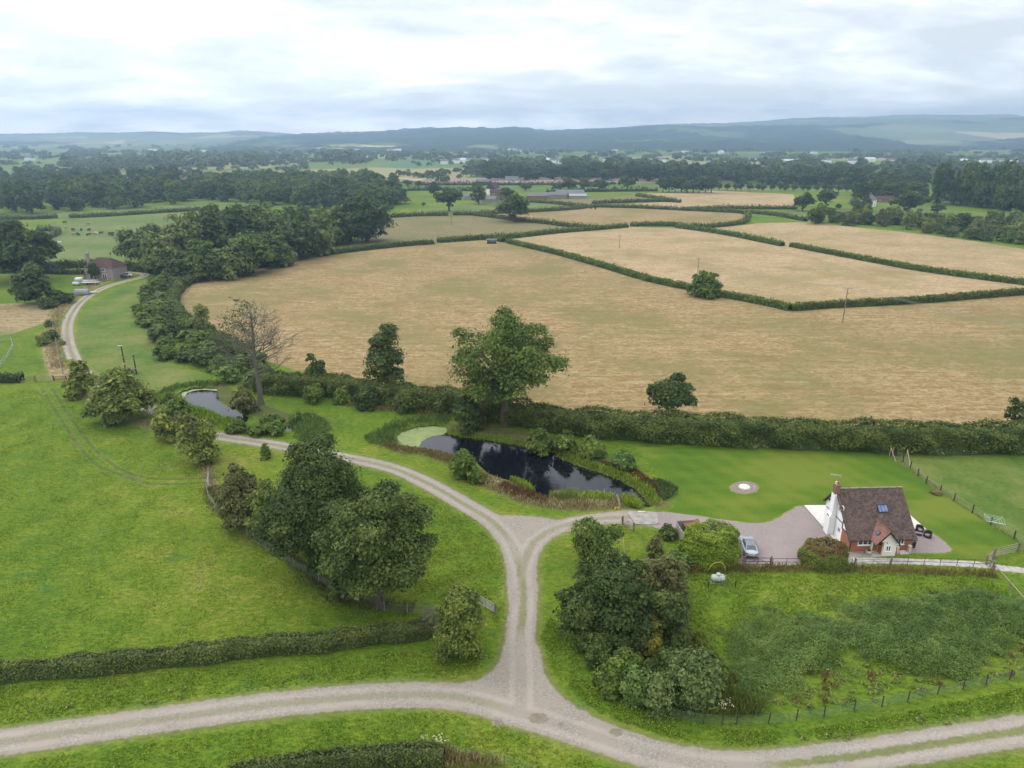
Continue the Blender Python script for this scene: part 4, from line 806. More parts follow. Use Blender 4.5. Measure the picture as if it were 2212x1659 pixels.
shrub('willow_bush', 'grey-green willow nearest the road at the bottom of the thicket', 'bush', (1422, 1530), 1452, 86, L_WILLOW, 69, 18, ragged=.6, group=TG)
shrub('green_bush', 'fresh green bush at the lower left corner of the thicket', 'bush', (1318, 1490), 1412, 88, L_MID, 70, 18, ragged=.5, group=TG)
shrub('green_bush', 'dark nettle-covered mound between the tan bush and the largest willow', 'bush', (1440, 1455), 1402, 80, L_RUSH, 71, 16, ragged=.5, group=TG)
shrub('green_bush', 'dull green bush joining the corner bush to the lowest willow', 'bush', (1365, 1512), 1440, 80, L_RUSH, 72, 16, ragged=.5, group=TG)
shrub('grey_bush', 'purplish grey bush in the ditch beside the long pale rail', 'bush', (1413, 1205), 1158, 42, L_BROWN, 73, 10, group=TG)
shrub('green_bush', 'low green bush in the ditch behind the purplish grey bush', 'bush', (1440, 1160), 1132, 44, L_WILLOW, 74, 10, group=TG)
shrub('green_bush', 'low bluish bush beside the open shed', 'bush', (1462, 1235), 1190, 60, L_RUSH, 75, 12, group=TG)
x, y = G(1348, 1405); twigs('dead_branches', 'fan of bare grey branches sticking out of the middle of the thicket', (x + .3, y + 1.2, 3.2), 1.2, 22, 3.6, 52)
for k, (b, tp, w, m, lab) in enumerate((((1300, 1350), 1270, 90, L_OAK, 'dark leafy bush filling the left side of the thicket'), ((1375, 1385), 1290, 90, L_DARK, 'dark leafy bush filling the centre of the thicket'), ((1345, 1300), 1225, 90, L_OAK, 'mid green bush filling the upper part of the thicket'), ((1420, 1290), 1215, 70, L_BROWN, 'brown scrubby bush at the upper right of the thicket'), ((1460, 1360), 1290, 60, L_BROWN, 'brown scrubby bush on the meadow side of the thicket'), ((1462, 1475), 1405, 70, L_WILLOW, 'grey-green willow shoot between the two big willows'), ((1300, 1432), 1368, 84, L_OAK, 'dark green bush closing the gap above the lower left corner bush'), ((1350, 1462), 1398, 76, L_MID, 'mid green bush below the tan bush'), ((1262, 1400), 1338, 60, L_OAK, 'dark bush at the track side foot of the thicket'), ((1400, 1482), 1424, 70, L_OAK, 'green bush between the mid green bush and the lowest willow'), ((1470, 1430), 1362, 60, L_OAK, 'dark bush above the largest willow at the meadow edge'))):
    shrub('thicket_bush', lab, 'bush', b, tp, w, m, 220 + k, 16, group=TG)
# garden shrubs
dome('clipped_shrub', 'wide bright green domed shrub beside the parked car', 'bush', (1538, 1222), 1150, 132, L_BRIGHT, 80, .22, .8)
dome('clipped_shrub', 'rounded shrub with a bronze top in front of the cottage', 'bush', (1787, 1228), 1184, 104, L_REDGREEN, 81, .2, .8, L_BRONZE)
# pond-side shrubs
shrub('bank_bush', 'bright green rounded bush on the near bank of the large pond', 'bush', (1004, 1028), 968, 66, L_MID, 82, 18, group='bushes round the ponds')
shrub('bank_bush', 'small bright bush at the lower end of the rounded pond bush', 'bush', (1028, 1044), 1008, 34, L_MID, 83, 10, group='bushes round the ponds')
shrub('bank_bush', 'dense green bush at the foot of the tall oak on the far pond bank', 'bush', (1168, 970), 918, 66, L_MID, 84, 16, group='bushes round the ponds')
shrub('bank_bush', 'green bush on the far pond bank between the dense bush and the lawn', 'bush', (1222, 975), 926, 58, L_MID, 85, 14, group='bushes round the ponds')
shrub('bank_bush', 'green bush on the far pond bank next to the white marker posts', 'bush', (1280, 985), 940, 62, L_MID, 86, 14, group='bushes round the ponds')
shrub('bank_bush', 'low blue-green bush where the far pond bank meets the lawn', 'bush', (1346, 1012), 975, 62, L_RUSH, 87, 12, group='bushes round the ponds')
shrub('bank_bush', 'dark bush hanging over the far side of the large pond left of the tall oak', 'bush', (1012, 925), 850, 82, L_DARK, 88, 18, group='bushes round the ponds')
shrub('bank_bush', 'long low willow on the right bank of the small pond', 'bush', (528, 890), 832, 66, L_BROWN, 89, 16, group='bushes round the ponds')
shrub('bank_bush', 'low dark bush below the dead tree', 'bush', (585, 915), 892, 70, L_RUSH, 90, 14, group='bushes round the ponds', asp=.5)
shrub('bank_bush', 'low dark clump by the rushes right of the dead tree', 'bush', (645, 910), 888, 26, L_RUSH, 91, 8, group='bushes round the ponds')
shrub('bank_bush', 'long dark green bush between the small pond and the track, right half', 'bush', (580, 938), 905, 88, L_MID, 92, 18, group='bushes round the ponds', asp=.5)
shrub('bank_bush', 'dark green bush between the small pond and the track, left half', 'bush', (510, 934), 906, 52, L_MID, 93, 12, group='bushes round the ponds', asp=.6)
shrub('verge_bush', 'single dark green bush beside the track below the small pond', 'bush', (573, 990), 958, 28, L_MID, 94, 8)
shrub('bank_bush', 'green bush on the left of the small pond mouth', 'bush', (372, 882), 845, 44, L_MID, 95, 10, group='bushes round the ponds')
for k, (b, tp, w, lab) in enumerate((((680, 868), 828, 52, 'dense bush in front of the long hedge below the small dark tree'), ((740, 868), 832, 50, 'dense bush in front of the long hedge left of the slim two-tiered tree'), ((795, 880), 838, 60, 'dark bush at the foot of the slim two-tiered tree'), ((610, 845), 800, 60, 'dark bush behind the dead tree'), ((880, 885), 840, 70, 'dark leafy bush bulging from the long hedge right of the slim two-tiered tree'), ((950, 890), 848, 60, 'dark leafy bush bulging from the long hedge left of the tall oak'))):
    shrub('hedge_bush', lab, 'bush', b, tp, w, (L_MID, L_MID, L_DARK, L_HEDGE, L_HEDGE, L_HEDGE)[k], 200 + k, 14, group='bushes in front of the long hedge')

# scrub on the slope left of the hay field
rng = np.random.RandomState(77)
scrub = spline(W(0, [(318, 640), (350, 610), (395, 615), (370, 640), (372, 680), (420, 725), (500, 765), (560, 800), (550, 838), (480, 818), (420, 800), (372, 790), (345, 755), (322, 715), (312, 690)]), 4, True)
cand = scatter_poly(rng, scrub, 900); kept = []
for c in cand:
    if all(np.hypot(*(c - k)) > 4.3 for k in kept): kept.append(c)
kept = sorted(kept, key=lambda c: -c[1])[:75]
for k, c in enumerate(kept):
    z = [L_MID, L_OAK, L_MID, L_RUSH, L_WILLOW, L_DARK, L_MID][rng.randint(7)]; w = rng.uniform(3.8, 6.6)
    inst('scrub_bush', SHRUBP[k % 4], c[0], c[1], w, w * rng.uniform(.5, .78), z, 'rounded scrub bush on the slope between the winding track and the hay field', 'bush', 'scrub bushes on the slope', rng.rand() * 6)
for k, (b, tp, w, m) in enumerate((((350, 590), 575, 40, L_MID), ((395, 600), 580, 40, L_DARK), ((105, 665), 640, 40, L_DARK), ((130, 655), 625, 60, L_DARK), ((108, 705), 690, 24, L_WILLOW), ((112, 735), 712, 36, L_WILLOW), ((95, 745), 722, 30, L_HAW), ((136, 745), 733, 14, L_YELLOW))):
    x, y = G(*b); wd = w * mpp(y); inst('garden_bush', SHRUBP[k % 4], x, y, wd, top_h(y, tp), m, ['green bush at the bend of the track beside the stone house', 'dark bush below the grove at the start of the field hedge', 'dark bush at the foot of the big tree by the garden', 'dark bush between the big tree and the garden of the stone house', 'small grey bush on the dry verge, farthest from the camera', 'grey bush in the middle of the dry verge', 'olive bush on the dry verge left of the fence', 'small yellow bush beside the garden of the stone house'][k], 'bush')

# ------------------------------------------------------------------ hedges
hx = [(560, 838), (640, 848), (720, 850), (800, 862), (880, 872), (960, 882), (1040, 893), (1150, 915), (1260, 932), (1390, 943), (1550, 952), (1700, 957), (1850, 964), (2000, 968), (2120, 968), (2300, 968)]
hedge('long_hedge', 'tall dark overgrown hedge running along the near edge of the big hay field', W(0, hx), lambda s: 6.2 if s > .3 else 5.5, lambda s: 3.5 + (.5 if s > .45 else 0), L_HEDGE, 301, .34, 1.7, .30)
hedge('trimmed_hedge', 'trimmed brownish-green hedge along the lower left pasture', W(0, [(-80, 1478), (0, 1466), (150, 1455), (300, 1440), (450, 1424), (600, 1408), (750, 1394), (860, 1382), (925, 1372)]), lambda s: 1.7 + .25 * math.sin(s * 31) * math.sin(s * 13), lambda s: 1.75 + .16 * math.sin(s * 23) + .12 * math.sin(s * 57 + 1), L_NEARHEDGE, 302, .21, 1.8, .32)
hedge('trimmed_hedge', 'rough hedge at the bottom edge below the road', W(0, [(500, 1700), (560, 1682), (680, 1662), (800, 1650), (900, 1645), (960, 1648)]), 1.7, 1.6, L_NEARHEDGE, 303, .22, 1.7, .25)
hedge('field_hedge', 'leafy hedge between the scrub slope and the rounded end of the hay field', W(0, [(440, 603), (400, 618), (378, 640), (374, 662), (392, 690), (440, 722), (505, 758), (560, 790)]), 3.5, 2.6, L_HEDGE, 304, .55, 1.6, .35)
HL = dict(a='low hedge along the far left edge of the big hay field', b='short hedge just left of the cattle feeder', c='short hedge behind the cattle feeder', d='long straight hedge crossing between the big hay field and the pale field',
          e='hedge along the near edge of the pale field behind the tall utility pole', f='hedge along the far edge of the pale field', g='dark hedge at the far right corner of the pale field', h='left half of the hedge between the two pale fields', i='right half of the hedge between the two pale fields',
          j='curved hedge end beside the track to the far fields', k='hedge running down past the open-branched oak', l='hedge along the near edge of the far cattle meadow, left piece', m='hedge along the near edge of the far cattle meadow, right piece', n='long far hedge below the farm buildings',
          o='far hedge in front of the right-hand paddock', p='thin hedge along the near side of the right-hand paddock', q='hedge between the cattle meadow and the yellowish field', r='hedge right of the barns across the far fields', s='short hedge island in the far brown field', t='hedge along the far side of the cattle pasture on the left', u='hedge piece at the left end of the cattle pasture')
for k, v in HL.items():
    p0 = HW(k); d = np.mean([q[1] for q in p0]); hedge('field_hedge', v, p0, 2.6 if d < 330 else 3.0, 1.9 if d < 330 else 2.0, L_HEDGE if k not in 'dfhi' else L_MID, 310 + ord(k), max(.42, d * .0020), 1.6, .20, group='field hedges')
hedge('field_hedge', 'dark hedge behind the stone house', W(0, [(0, 578), (100, 580), (180, 578), (260, 582), (330, 590)]), 3, 2.6, L_DARK, 340, .8, 1.5, .3)
hedge('field_hedge', 'hedge in front of the brown strip at the left edge', W(0, [(0, 590), (60, 590), (150, 592), (180, 592)]), 2, 1.6, L_DARK, 341, .8, 1.5, .3)
hedge('trimmed_hedge', 'short dark hedge beside the pasture gate at the left edge', W(4, [(-120, 825), (0, 822), (80, 822), (145, 820)]), 2.2, 1.7, L_DARK, 342, .4, 1.6, .25)
hedge('field_hedge', 'hedge loop with a pen on the left side of the cattle pasture', W(0, [(80, 500), (110, 499), (127, 504), (112, 513), (96, 517)]), 2.5, 2, L_HEDGE, 343, 1.1, 1.5, .3)
for k, (lab, pp) in enumerate((('far hedge along the edge of the bare pinkish field', [(905, 400), (1000, 400), (1100, 400), (1220, 399), (1330, 398)]), ('far hedge across the narrow green meadows behind the farm', [(880, 412), (960, 411), (1020, 413)]), ('far hedge right of the farm track', [(1180, 416), (1300, 414), (1420, 413)]))):
    hedge('field_hedge', lab, W(0, pp), 4, 2.2, L_DARK, 350 + k, 1.9, 1.4, .3, group='field hedges')

# ------------------------------------------------------------------ woods: every tree a thing
DM = [L_DARK, L_OAK, L_DARK, L_MID, L_OAK, L_WILLOW]
grove = [(310, 577, 487, 85, 3), (352, 592, 500, 84, 4), (405, 572, 462, 92, 4), (445, 602, 512, 92, 1), (398, 601, 540, 80, 0), (482, 562, 441, 112, 2), (525, 540, 440, 112, 0), (572, 535, 438, 104, 1), (622, 530, 446, 104, 2), (505, 598, 522, 92, 4), (548, 590, 502, 92, 1), (592, 575, 502, 84, 2), (642, 560, 462, 92, 0), (692, 550, 456, 84, 4), (728, 522, 450, 64, 2), (758, 520, 442, 74, 0), (456, 606, 545, 74, 0), (664, 556, 500, 64, 2), (612, 575, 522, 64, 3), (345, 560, 480, 80, 3), (440, 560, 455, 84, 1), (705, 530, 448, 76, 1), (660, 520, 445, 80, 2), (600, 550, 460, 90, 0)]
GM = [L_OAK, L_MID, L_DARK, L_WILLOW, L_LIGHT]
GMN = ['mid-dark green', 'mid green', 'dark green', 'grey-green', 'pale loose-leaved']
rng = np.random.RandomState(7)
GMA = [leafmat('grove_pale_leaves', (0.035, 0.062, 0.020), (0.065, 0.105, 0.034), (0.12, 0.165, 0.065))]
for k, (px, py, tp, w, m) in enumerate(grove):
    x, y = G(px, py); H = top_h(y, tp); o = inst('grove_tree', WOODP[k % 5], x, y, w * mpp(y, H / 2) * 1.05, H, GMA[0] if m == 4 else GM[m], GMN[m] + ' tree in the grove above the rounded end of the hay field', 'tree', 'grove trees, ' + GMN[m], rng.rand() * 6)
def wood(name, poly, spacing, hr, wr, mats, label, group, seed, limit=400, protos=None, front=None):
    rng = np.random.RandomState(seed); cand = scatter_poly(rng, poly, 3000); kept = []
    for c in cand:
        if all((c[0] - k[0]) ** 2 + (c[1] - k[1]) ** 2 > spacing ** 2 for k in kept): kept.append(c)
        if len(kept) >= limit: break
    for k, c in enumerate(kept):
        w = rng.uniform(*wr); inst(name, (protos or WOODP)[rng.randint(len(protos or WOODP))], c[0], c[1], w, rng.uniform(*hr), mats[rng.randint(len(mats))], label, 'tree', group, rng.rand() * 6)
    return len(kept)
NW = 0
NW += wood('forest_tree', W(0, [(-30, 466), (60, 462), (200, 455), (330, 446), (450, 437), (520, 438), (600, 448), (680, 455), (740, 448), (740, 425), (600, 418), (400, 412), (200, 416), (90, 420), (-30, 422)]), 12.5, (14, 20), (14, 19), DM, 'dark rounded tree in the wood behind the cattle pasture', 'wood behind the cattle pasture', 401, 90)
NW += wood('forest_tree', W(0, [(560, 440), (660, 452), (740, 446), (800, 452), (868, 470), (866, 440), (850, 412), (760, 400), (600, 398), (400, 398), (380, 408), (480, 415)]), 13.5, (13, 19), (15, 20), [L_OAK, L_MID, L_DARK, L_OAK, L_WILLOW], 'rounded green tree in the wood between the grove and the far cattle meadow', 'wood left of the far cattle meadow', 402, 75)
NW += wood('forest_tree', W(0, [(-30, 412), (40, 408), (200, 404), (240, 402), (380, 402), (380, 392), (240, 390), (-30, 393)]), 24, (14, 19), (17, 22), [L_DARK, L_DARK, L_OAK], 'dark tree standing along the back of the left-hand wood', 'back of the left-hand wood', 403, 40)
NW += wood('belt_tree', W(0, [(1050, 390), (1200, 390), (1400, 393), (1600, 397), (1760, 405), (1900, 412), (1990, 418), (1990, 398), (1800, 390), (1600, 385), (1400, 382), (1200, 380), (1050, 380)]), 21, (15, 21), (18, 25), [L_DARK, L_DARK, L_OAK], 'dark tree in the long belt of wood beyond the pinkish field', 'tree belt beyond the pinkish field', 404, 80)
NW += wood('poplar', W(0, [(2005, 446), (2060, 444), (2130, 452), (2230, 462), (2420, 470), (2420, 440), (2230, 432), (2100, 433), (2020, 436)]), 8.5, (22, 32), (12, 17), [L_DARK, L_OAK, L_DARK, L_MID], 'tall dark poplar in the wood at the right edge', 'poplar wood at the right edge', 405, 70)
NW += wood('belt_tree', W(0, [(1850, 432), (1920, 430), (1990, 438), (2010, 428), (1960, 420), (1880, 418)]), 17, (12, 17), (14, 19), [L_DARK, L_OAK], 'dark tree behind the right-hand paddock', 'trees behind the right-hand paddock', 406, 14)
sb = 0
rng = np.random.RandomState(409); sp = W(0, [(1752, 481), (1800, 472), (1880, 470), (1960, 478), (2100, 488), (2260, 495), (2420, 510), (2420, 565), (2260, 540), (2124, 521), (1966, 500), (1838, 487)]); kept = []
for c in scatter_poly(rng, sp, 2500):
    if all((c[0] - k[0]) ** 2 + (c[1] - k[1]) ** 2 > 40 for k in kept): kept.append(c)
for c in kept[:95]:
    w = rng.uniform(6.5, 11); inst('scrub_bush', SHRUBP[rng.randint(4)], c[0], c[1], w, rng.uniform(5, 11), [L_BROWN, L_HAW, L_MID, L_WILLOW, L_DARK, L_HAW, L_OAK][rng.randint(7)], 'olive or grey-green scrub bush in the overgrown strip on the right beyond the pale field', 'bush', 'scrub strip on the right', rng.rand() * 6)
for k in range(21):      # orchard row
    px = 1553 + k * 16 + (k % 3) * 2; x, y = G(px, 411 + k * .25); inst('orchard_tree', SINGP[k % 3], x, y, rng.uniform(5.5, 7.5), rng.uniform(6, 8), L_OAK, 'small round tree in the evenly spaced row along the far meadow', 'tree', 'evenly spaced row of small trees', rng.rand() * 6)
for k in range(9):
    x, y = G(1432 + k * 13, 415 + rng.rand() * 2); inst('copse_tree', SINGP[k % 3], x, y, rng.uniform(11, 15), rng.uniform(10, 15), L_DARK, 'dark tree in the small copse at the left end of the orchard row', 'tree', 'small copse by the orchard row', rng.rand() * 6)
for k, (px, py, tp, w, lab) in enumerate(((1230, 412, 386, 36, 'rounded tree in the clump right of the farmhouse, leftmost'), (1262, 412, 384, 30, 'tall tree in the middle of the clump beyond the barns'), (1295, 413, 388, 44, 'broad tree at the right of the clump beyond the barns'), (1210, 411, 395, 40, 'low bushy tree at the left foot of the clump beyond the barns'), (1135, 412, 396, 28, 'small dark tree alone in the green meadow right of the farmhouse'), (1257, 420, 403, 14, 'single small tree at the right end of the barns'), (1095, 434, 404, 34, 'dark tree beside the brick farmhouse'), (905, 405, 390, 20, 'small round tree by the straw field'), (937, 425, 392, 30, 'tall narrow tree at the left of the far meadow'), (880, 402, 388, 26, 'rounded tree at the right end of the left-hand wood'), (842, 456, 442, 20, 'small grey bush at the corner of the wood'), (915, 446, 437, 10, 'small bush in the rough corner of the far meadow'), (1142, 386, 380, 10, 'tiny round tree in the bare pinkish field'), (1060, 412, 405, 20, 'low dark bush behind the white farmhouse'), (1230, 392, 380, 12, 'small tree on the edge of the bare pinkish field'), (2025, 462, 440, 30, 'grey-green bush at the right end of the paddock'), (1810, 452, 440, 14, 'small dark bush between the second tree and the willow'))):
    x, y = G(px, py); H = max(top_h(y, tp), 2.5); inst('field_tree', SINGP[k % 3], x, y, w * mpp(y), H, [L_DARK, L_OAK][k % 2], lab, 'tree', None, rng.rand() * 6)

# ------------------------------------------------------------------ ground cover nobody could count
rng = np.random.RandomState(500)
weed = spline(W(0, [(1572, 1440), (1588, 1362), (1640, 1328), (1720, 1342), (1780, 1326), (1860, 1312), (1960, 1292), (2060, 1278), (2160, 1290), (2240, 1310), (2240, 1380), (2160, 1400), (2140, 1445), (2000, 1472), (1900, 1448), (1840, 1418), (1790, 1436), (1740, 1488), (1660, 1518), (1598, 1500)]), 2, True)
XY = scatter_soft(rng, weed, 95000, 2.2); hgt = 1.2 * np.clip(.80 + .55 * lump(XY[:, 0], XY[:, 1], 4.2, 9) + .40 * lump(XY[:, 0], XY[:, 1], 1.6, 21), .0, 1.5) * np.clip(sdf_poly(XY[:, 0], XY[:, 1], weed) / 2.5 + .45, .2, 1); k = hgt + .12 * rng.normal(size=len(XY)) > .22; XY, hgt = XY[k], hgt[k]; n = len(XY)
zz = hgt * rng.uniform(.45, 1.05, n); V, F = quads(np.concatenate([XY, zz[:, None]], 1), np.array([0, 0, 1.5]) + rng.normal(size=(n, 3)) * .65, rng.uniform(.09, .20, n), rng)
tag(link('nettle_bed', leaf_mesh('nettle_bed', V, F, np.clip(.45 + .30 * lump(XY[:, 0], XY[:, 1], 1.1, 4) + .22 * lump(XY[:, 0], XY[:, 1], 4.0, 12) + .2 * rng.normal(size=n), 0, 1)), [L_NETTLE]), 'dark blue-green bed of nettles in the meadow in front of the cottage', 'nettles', kind='stuff')  # tone lumps put the shading of the clumps into the leaf colour
def rosettes(name, label, cat, C, r, k, lm, seed):
    rng = np.random.RandomState(seed); Cc, Nn = [], []; n = len(C); c = np.repeat(C, k, 0); a = rng.rand(n * k) * 6.283; rr = r * rng.uniform(.2, 1, n * k)
    Pn = np.concatenate([c + np.stack([np.cos(a), np.sin(a)], -1) * rr[:, None], (.08 + .3 * rng.rand(n * k))[:, None]], 1); Nm = np.stack([np.cos(a) * .5, np.sin(a) * .5, np.ones(n * k)], -1) + rng.normal(size=(n * k, 3)) * .25
    V, F = quads(Pn, Nm, rng.uniform(.22, .48, n * k), rng, .45); tag(link(name, leaf_mesh(name, V, F, np.clip(rng.normal(size=n * k) * .2 + .5, 0, 1)), [lm]), label, cat, kind='stuff')
dz = spline(W(0, [(1600, 1490), (1700, 1470), (1800, 1425), (1900, 1440), (2000, 1475), (2150, 1440), (2180, 1400), (2230, 1350), (2230, 1440), (2050, 1490), (1900, 1510), (1700, 1530)]), 2, True)
rosettes('dock_plants', 'pale broad-leaved dock plants between the nettles and the stock fence', 'dock plants', scatter_poly(rng, dz, 95), .42, 13, L_DOCK, 501)
rosettes('dock_plants', 'scattered dock plants on the grass verge beside the road', 'dock plants', np.concatenate([scatter_poly(rng, W(0, [(1560, 1590), (1800, 1585), (2100, 1530), (2200, 1520), (2000, 1580), (1750, 1610)]), 9), scatter_poly(rng, W(0, [(20, 1530), (500, 1470), (800, 1430), (880, 1440), (500, 1500), (30, 1560)]), 12)]), .4, 12, L_DOCK, 502)
rs = scatter_poly(rng, dz, 20); rs2 = np.concatenate([rs, scatter_poly(rng, weed, 9)])
blades('dock_seed_stems', 'rusty red dock seed stems among the nettles', 'dock plants', rs2, .75, .12, L_RUST, 503, .3, clump=14)
# reeds, rushes, tall grass
blades('reeds', 'blue-green reed bed on the near side of the large pond', 'reeds', scatter_poly(rng, W(5, [(1340, 1300), (1370, 1265), (1450, 1268), (1530, 1275), (1530, 1320), (1420, 1325)]), 800), 1.35, .14, L_REED, 504, .12)
blades('bank_reeds', 'bright green grass clumps on the near edge of the large pond', 'reeds', np.concatenate([scatter_poly(rng, W(5, p), q) for p, q in (([(1090, 1190), (1130, 1165), (1200, 1185), (1255, 1235), (1240, 1260), (1160, 1235)], 700), ([(1530, 1320), (1560, 1270), (1640, 1262), (1690, 1275), (1760, 1290), (1750, 1330)], 900), ([(1800, 1310), (1830, 1280), (1900, 1300), (1945, 1350), (1940, 1380), (1850, 1370)], 900))]), .85, .16, L_BRIGHT, 505, .3)
blades('bank_reeds', 'bright green fringe along the right end of the large pond', 'reeds', scatter_line(rng, W(5, [(1390, 990), (1450, 1030), (1570, 1080), (1700, 1125), (1820, 1165), (1930, 1225), (1990, 1290), (2010, 1350)]), 1700, 1.6), .6, .16, L_BRIGHT, 506, .35)
blades('bank_reeds', 'green fringe along the far bank of the large pond under the tall oak', 'reeds', scatter_line(rng, W(5, [(690, 870), (760, 890), (880, 905), (1000, 920), (1100, 945), (1220, 970)]), 900, 1.2), .6, .16, L_TUSSOCK, 507, .35)
blades('rushes', 'dark rushes round the duckweed end of the large pond', 'reeds', np.concatenate([scatter_line(rng, W(5, [(330, 960), (280, 920), (320, 870), (420, 830), (560, 800), (700, 815)]), 1500, 2.6), scatter_poly(rng, W(5, [(150, 920), (260, 880), (330, 880), (330, 960), (200, 965)]), 500)]), .9, .18, L_RUSH, 508, .25)
blades('tall_grass', 'brown seeding grass along the near bank of the large pond', 'tall grass', scatter_line(rng, W(5, [(300, 960), (400, 995), (520, 1005), (640, 1035), (740, 1075), (830, 1150), (950, 1210)]), 2600, 1.9), .7, .14, L_TAN, 509, .3)
blades('sorrel', 'rusty red dock stems along the near bank of the large pond', 'tall grass', scatter_line(rng, W(5, [(1040, 1230), (1120, 1265), (1230, 1300), (1330, 1330)]), 900, 1.5), .8, .15, L_RUST, 510, .25)
blades('tall_grass', 'pale dry grass on the bank between the large pond and the drive', 'tall grass', scatter_line(rng, W(5, [(960, 1210), (1200, 1310), (1400, 1345), (1560, 1345), (1700, 1335), (1800, 1340)]), 2200, 2.2), .6, .14, L_STRAW, 511, .3)
blades('sorrel', 'reddish plants on the slope between the large pond and the lawn', 'tall grass', scatter_poly(rng, W(5, [(1640, 1070), (1720, 1080), (1900, 1120), (2010, 1200), (2080, 1260), (2060, 1310), (2020, 1250), (1900, 1180), (1750, 1110)]), 1500), .4, .22, L_RUST, 512, .4)
blades('rushes', 'grey-green growth at the lawn end of the large pond', 'tall grass', scatter_poly(rng, W(5, [(2010, 1200), (2080, 1200), (2170, 1250), (2150, 1290), (2080, 1330), (2060, 1290)]), 700), .7, .25, L_WILLOW, 513, .4)
blades('rushes', 'dark patch of rushes between the two ponds', 'tall grass', scatter_soft(rng, spline(W(4, [(1880, 1090), (1960, 1030), (2080, 1060), (2110, 1120), (2060, 1190), (1950, 1200), (1890, 1150)]), 2, True), 2600), .7, .2, L_RUSH, 514, .3)
blades('rushes', 'rushes around the near side of the small pond', 'reeds', scatter_line(rng, W(4, [(1000, 940), (1080, 880), (1180, 850), (1290, 838), (1400, 840)]), 900, 2.0), .8, .22, L_RUSH, 515, .3)
blades('rushes', 'green rushes along the near edge of the small pond', 'reeds', scatter_line(rng, W(4, [(1050, 930), (1180, 1000), (1300, 1030), (1430, 1090), (1530, 1100)]), 1600, 3.2), 1.1, .24, L_TUSSOCK, 516, .3)
blades('tall_grass', 'brownish reeds and seed heads at the bottom of the thicket behind the stock fence', 'tall grass', scatter_poly(rng, W(8, [(1060, 1400), (1200, 1380), (1400, 1340), (1560, 1400), (1640, 1440), (1600, 1500), (1450, 1510), (1250, 1490), (1080, 1450)]), 3600), .9, .11, L_HAW, 517, .2)
blades('tall_grass', 'brown undergrowth on the meadow side of the willows', 'tall grass', scatter_poly(rng, W(8, [(1150, 980), (1230, 1000), (1350, 1180), (1460, 1300), (1420, 1360), (1330, 1250), (1200, 1100)]), 1600), .8, .14, L_HAW, 518, .3)
blades('tall_grass', 'tall dry weeds along the rail fence in front of the cottage', 'tall grass', scatter_line(rng, W(0, [(1480, 1234), (1600, 1232), (1740, 1230), (1900, 1234), (2050, 1238), (2150, 1244)]), 2400, 1.1), .6, .13, L_TAN, 519, .25)
blades('tall_grass', 'dark weeds growing through the wire fence under the oaks', 'tall grass', scatter_line(rng, W(7, [(80, 560), (140, 680), (300, 790), (460, 900), (640, 1040), (800, 1180), (900, 1270), (1100, 1300), (1400, 1330)]), 3000, 1.5), .55, .14, L_BROWN, 520, .3)
blades('tall_grass', 'straw-coloured grass on the verge below the stone house', 'tall grass', scatter_line(rng, W(0, [(126, 795), (114, 740), (120, 690), (146, 652), (182, 628), (222, 609), (258, 600)]), 2200, 2.2), .6, .3, L_STRAW, 521, .3)
blades('tall_grass', 'dry grass along the boundary of the lawn and the paddock', 'tall grass', scatter_line(rng, W(0, [(1925, 985), (1990, 1030), (2060, 1080), (2130, 1125), (2200, 1168)]), 600, .6), .3, .12, L_STRAW, 522, .3)
blades('tall_grass', 'dry grass at the foot of the hedge by the upper pasture', 'tall grass', scatter_line(rng, W(4, [(900, 1080), (1000, 1120), (1150, 1190), (1300, 1310), (1350, 1440), (1400, 1560)]), 1400, 1.6), .5, .16, L_STRAW, 523, .3)
blades('tall_grass', 'brown grass along the foot of the long hedge', 'tall grass', scatter_line(rng, W(5, [(0, 690), (140, 720), (300, 735), (480, 745), (600, 770), (700, 790)]), 1600, 1.5), .6, .2, L_TAN, 524, .3)
blades('flowering_weeds', 'white-headed weeds and pale stems at the end of the bottom hedge', 'tall grass', scatter_poly(rng, W(11, [(1320, 690), (1360, 600), (1560, 590), (1640, 640), (1900, 680), (1900, 724), (1400, 740)]), 900), .9, .1, L_STRAW, 525, .2)
def heads(name, label, XY, z, seed, s=.13):
    rng = np.random.RandomState(seed); n = len(XY); V, F = quads(np.concatenate([XY, (z * rng.uniform(.75, 1.2, n))[:, None]], 1), np.array([0, 0, 1.]) + rng.normal(size=(n, 3)) * .5, rng.uniform(.7, 1.3, n) * s, rng, .9)
    tag(link(name, leaf_mesh(name, V, F, rng.rand(n)), [L_FLOWER]), label, 'flowers', kind='stuff')
heads('flower_heads', 'white flower heads above the end of the bottom hedge', scatter_poly(rng, W(11, [(1370, 640), (1380, 590), (1470, 585), (1570, 575), (1580, 610), (1500, 640)]), 45), 1.25, 530)
heads('flower_heads', 'fluffy white seed heads behind the stock fence', scatter_poly(rng, W(8, [(1300, 1470), (1400, 1430), (1420, 1500), (1310, 1500)]), 45), 1.1, 531)
heads('flower_heads', 'white flowers on the near bank of the large pond', scatter_poly(rng, W(5, [(910, 1210), (1000, 1200), (1040, 1230), (960, 1240)]), 40), .8, 532)
heads('flower_heads', 'white flower clumps at the foot of the long hedge on the right', scatter_line(rng, W(6, [(1640, 505), (1700, 500), (1790, 495), (1900, 505)]), 60, 1), .9, 533, .25)
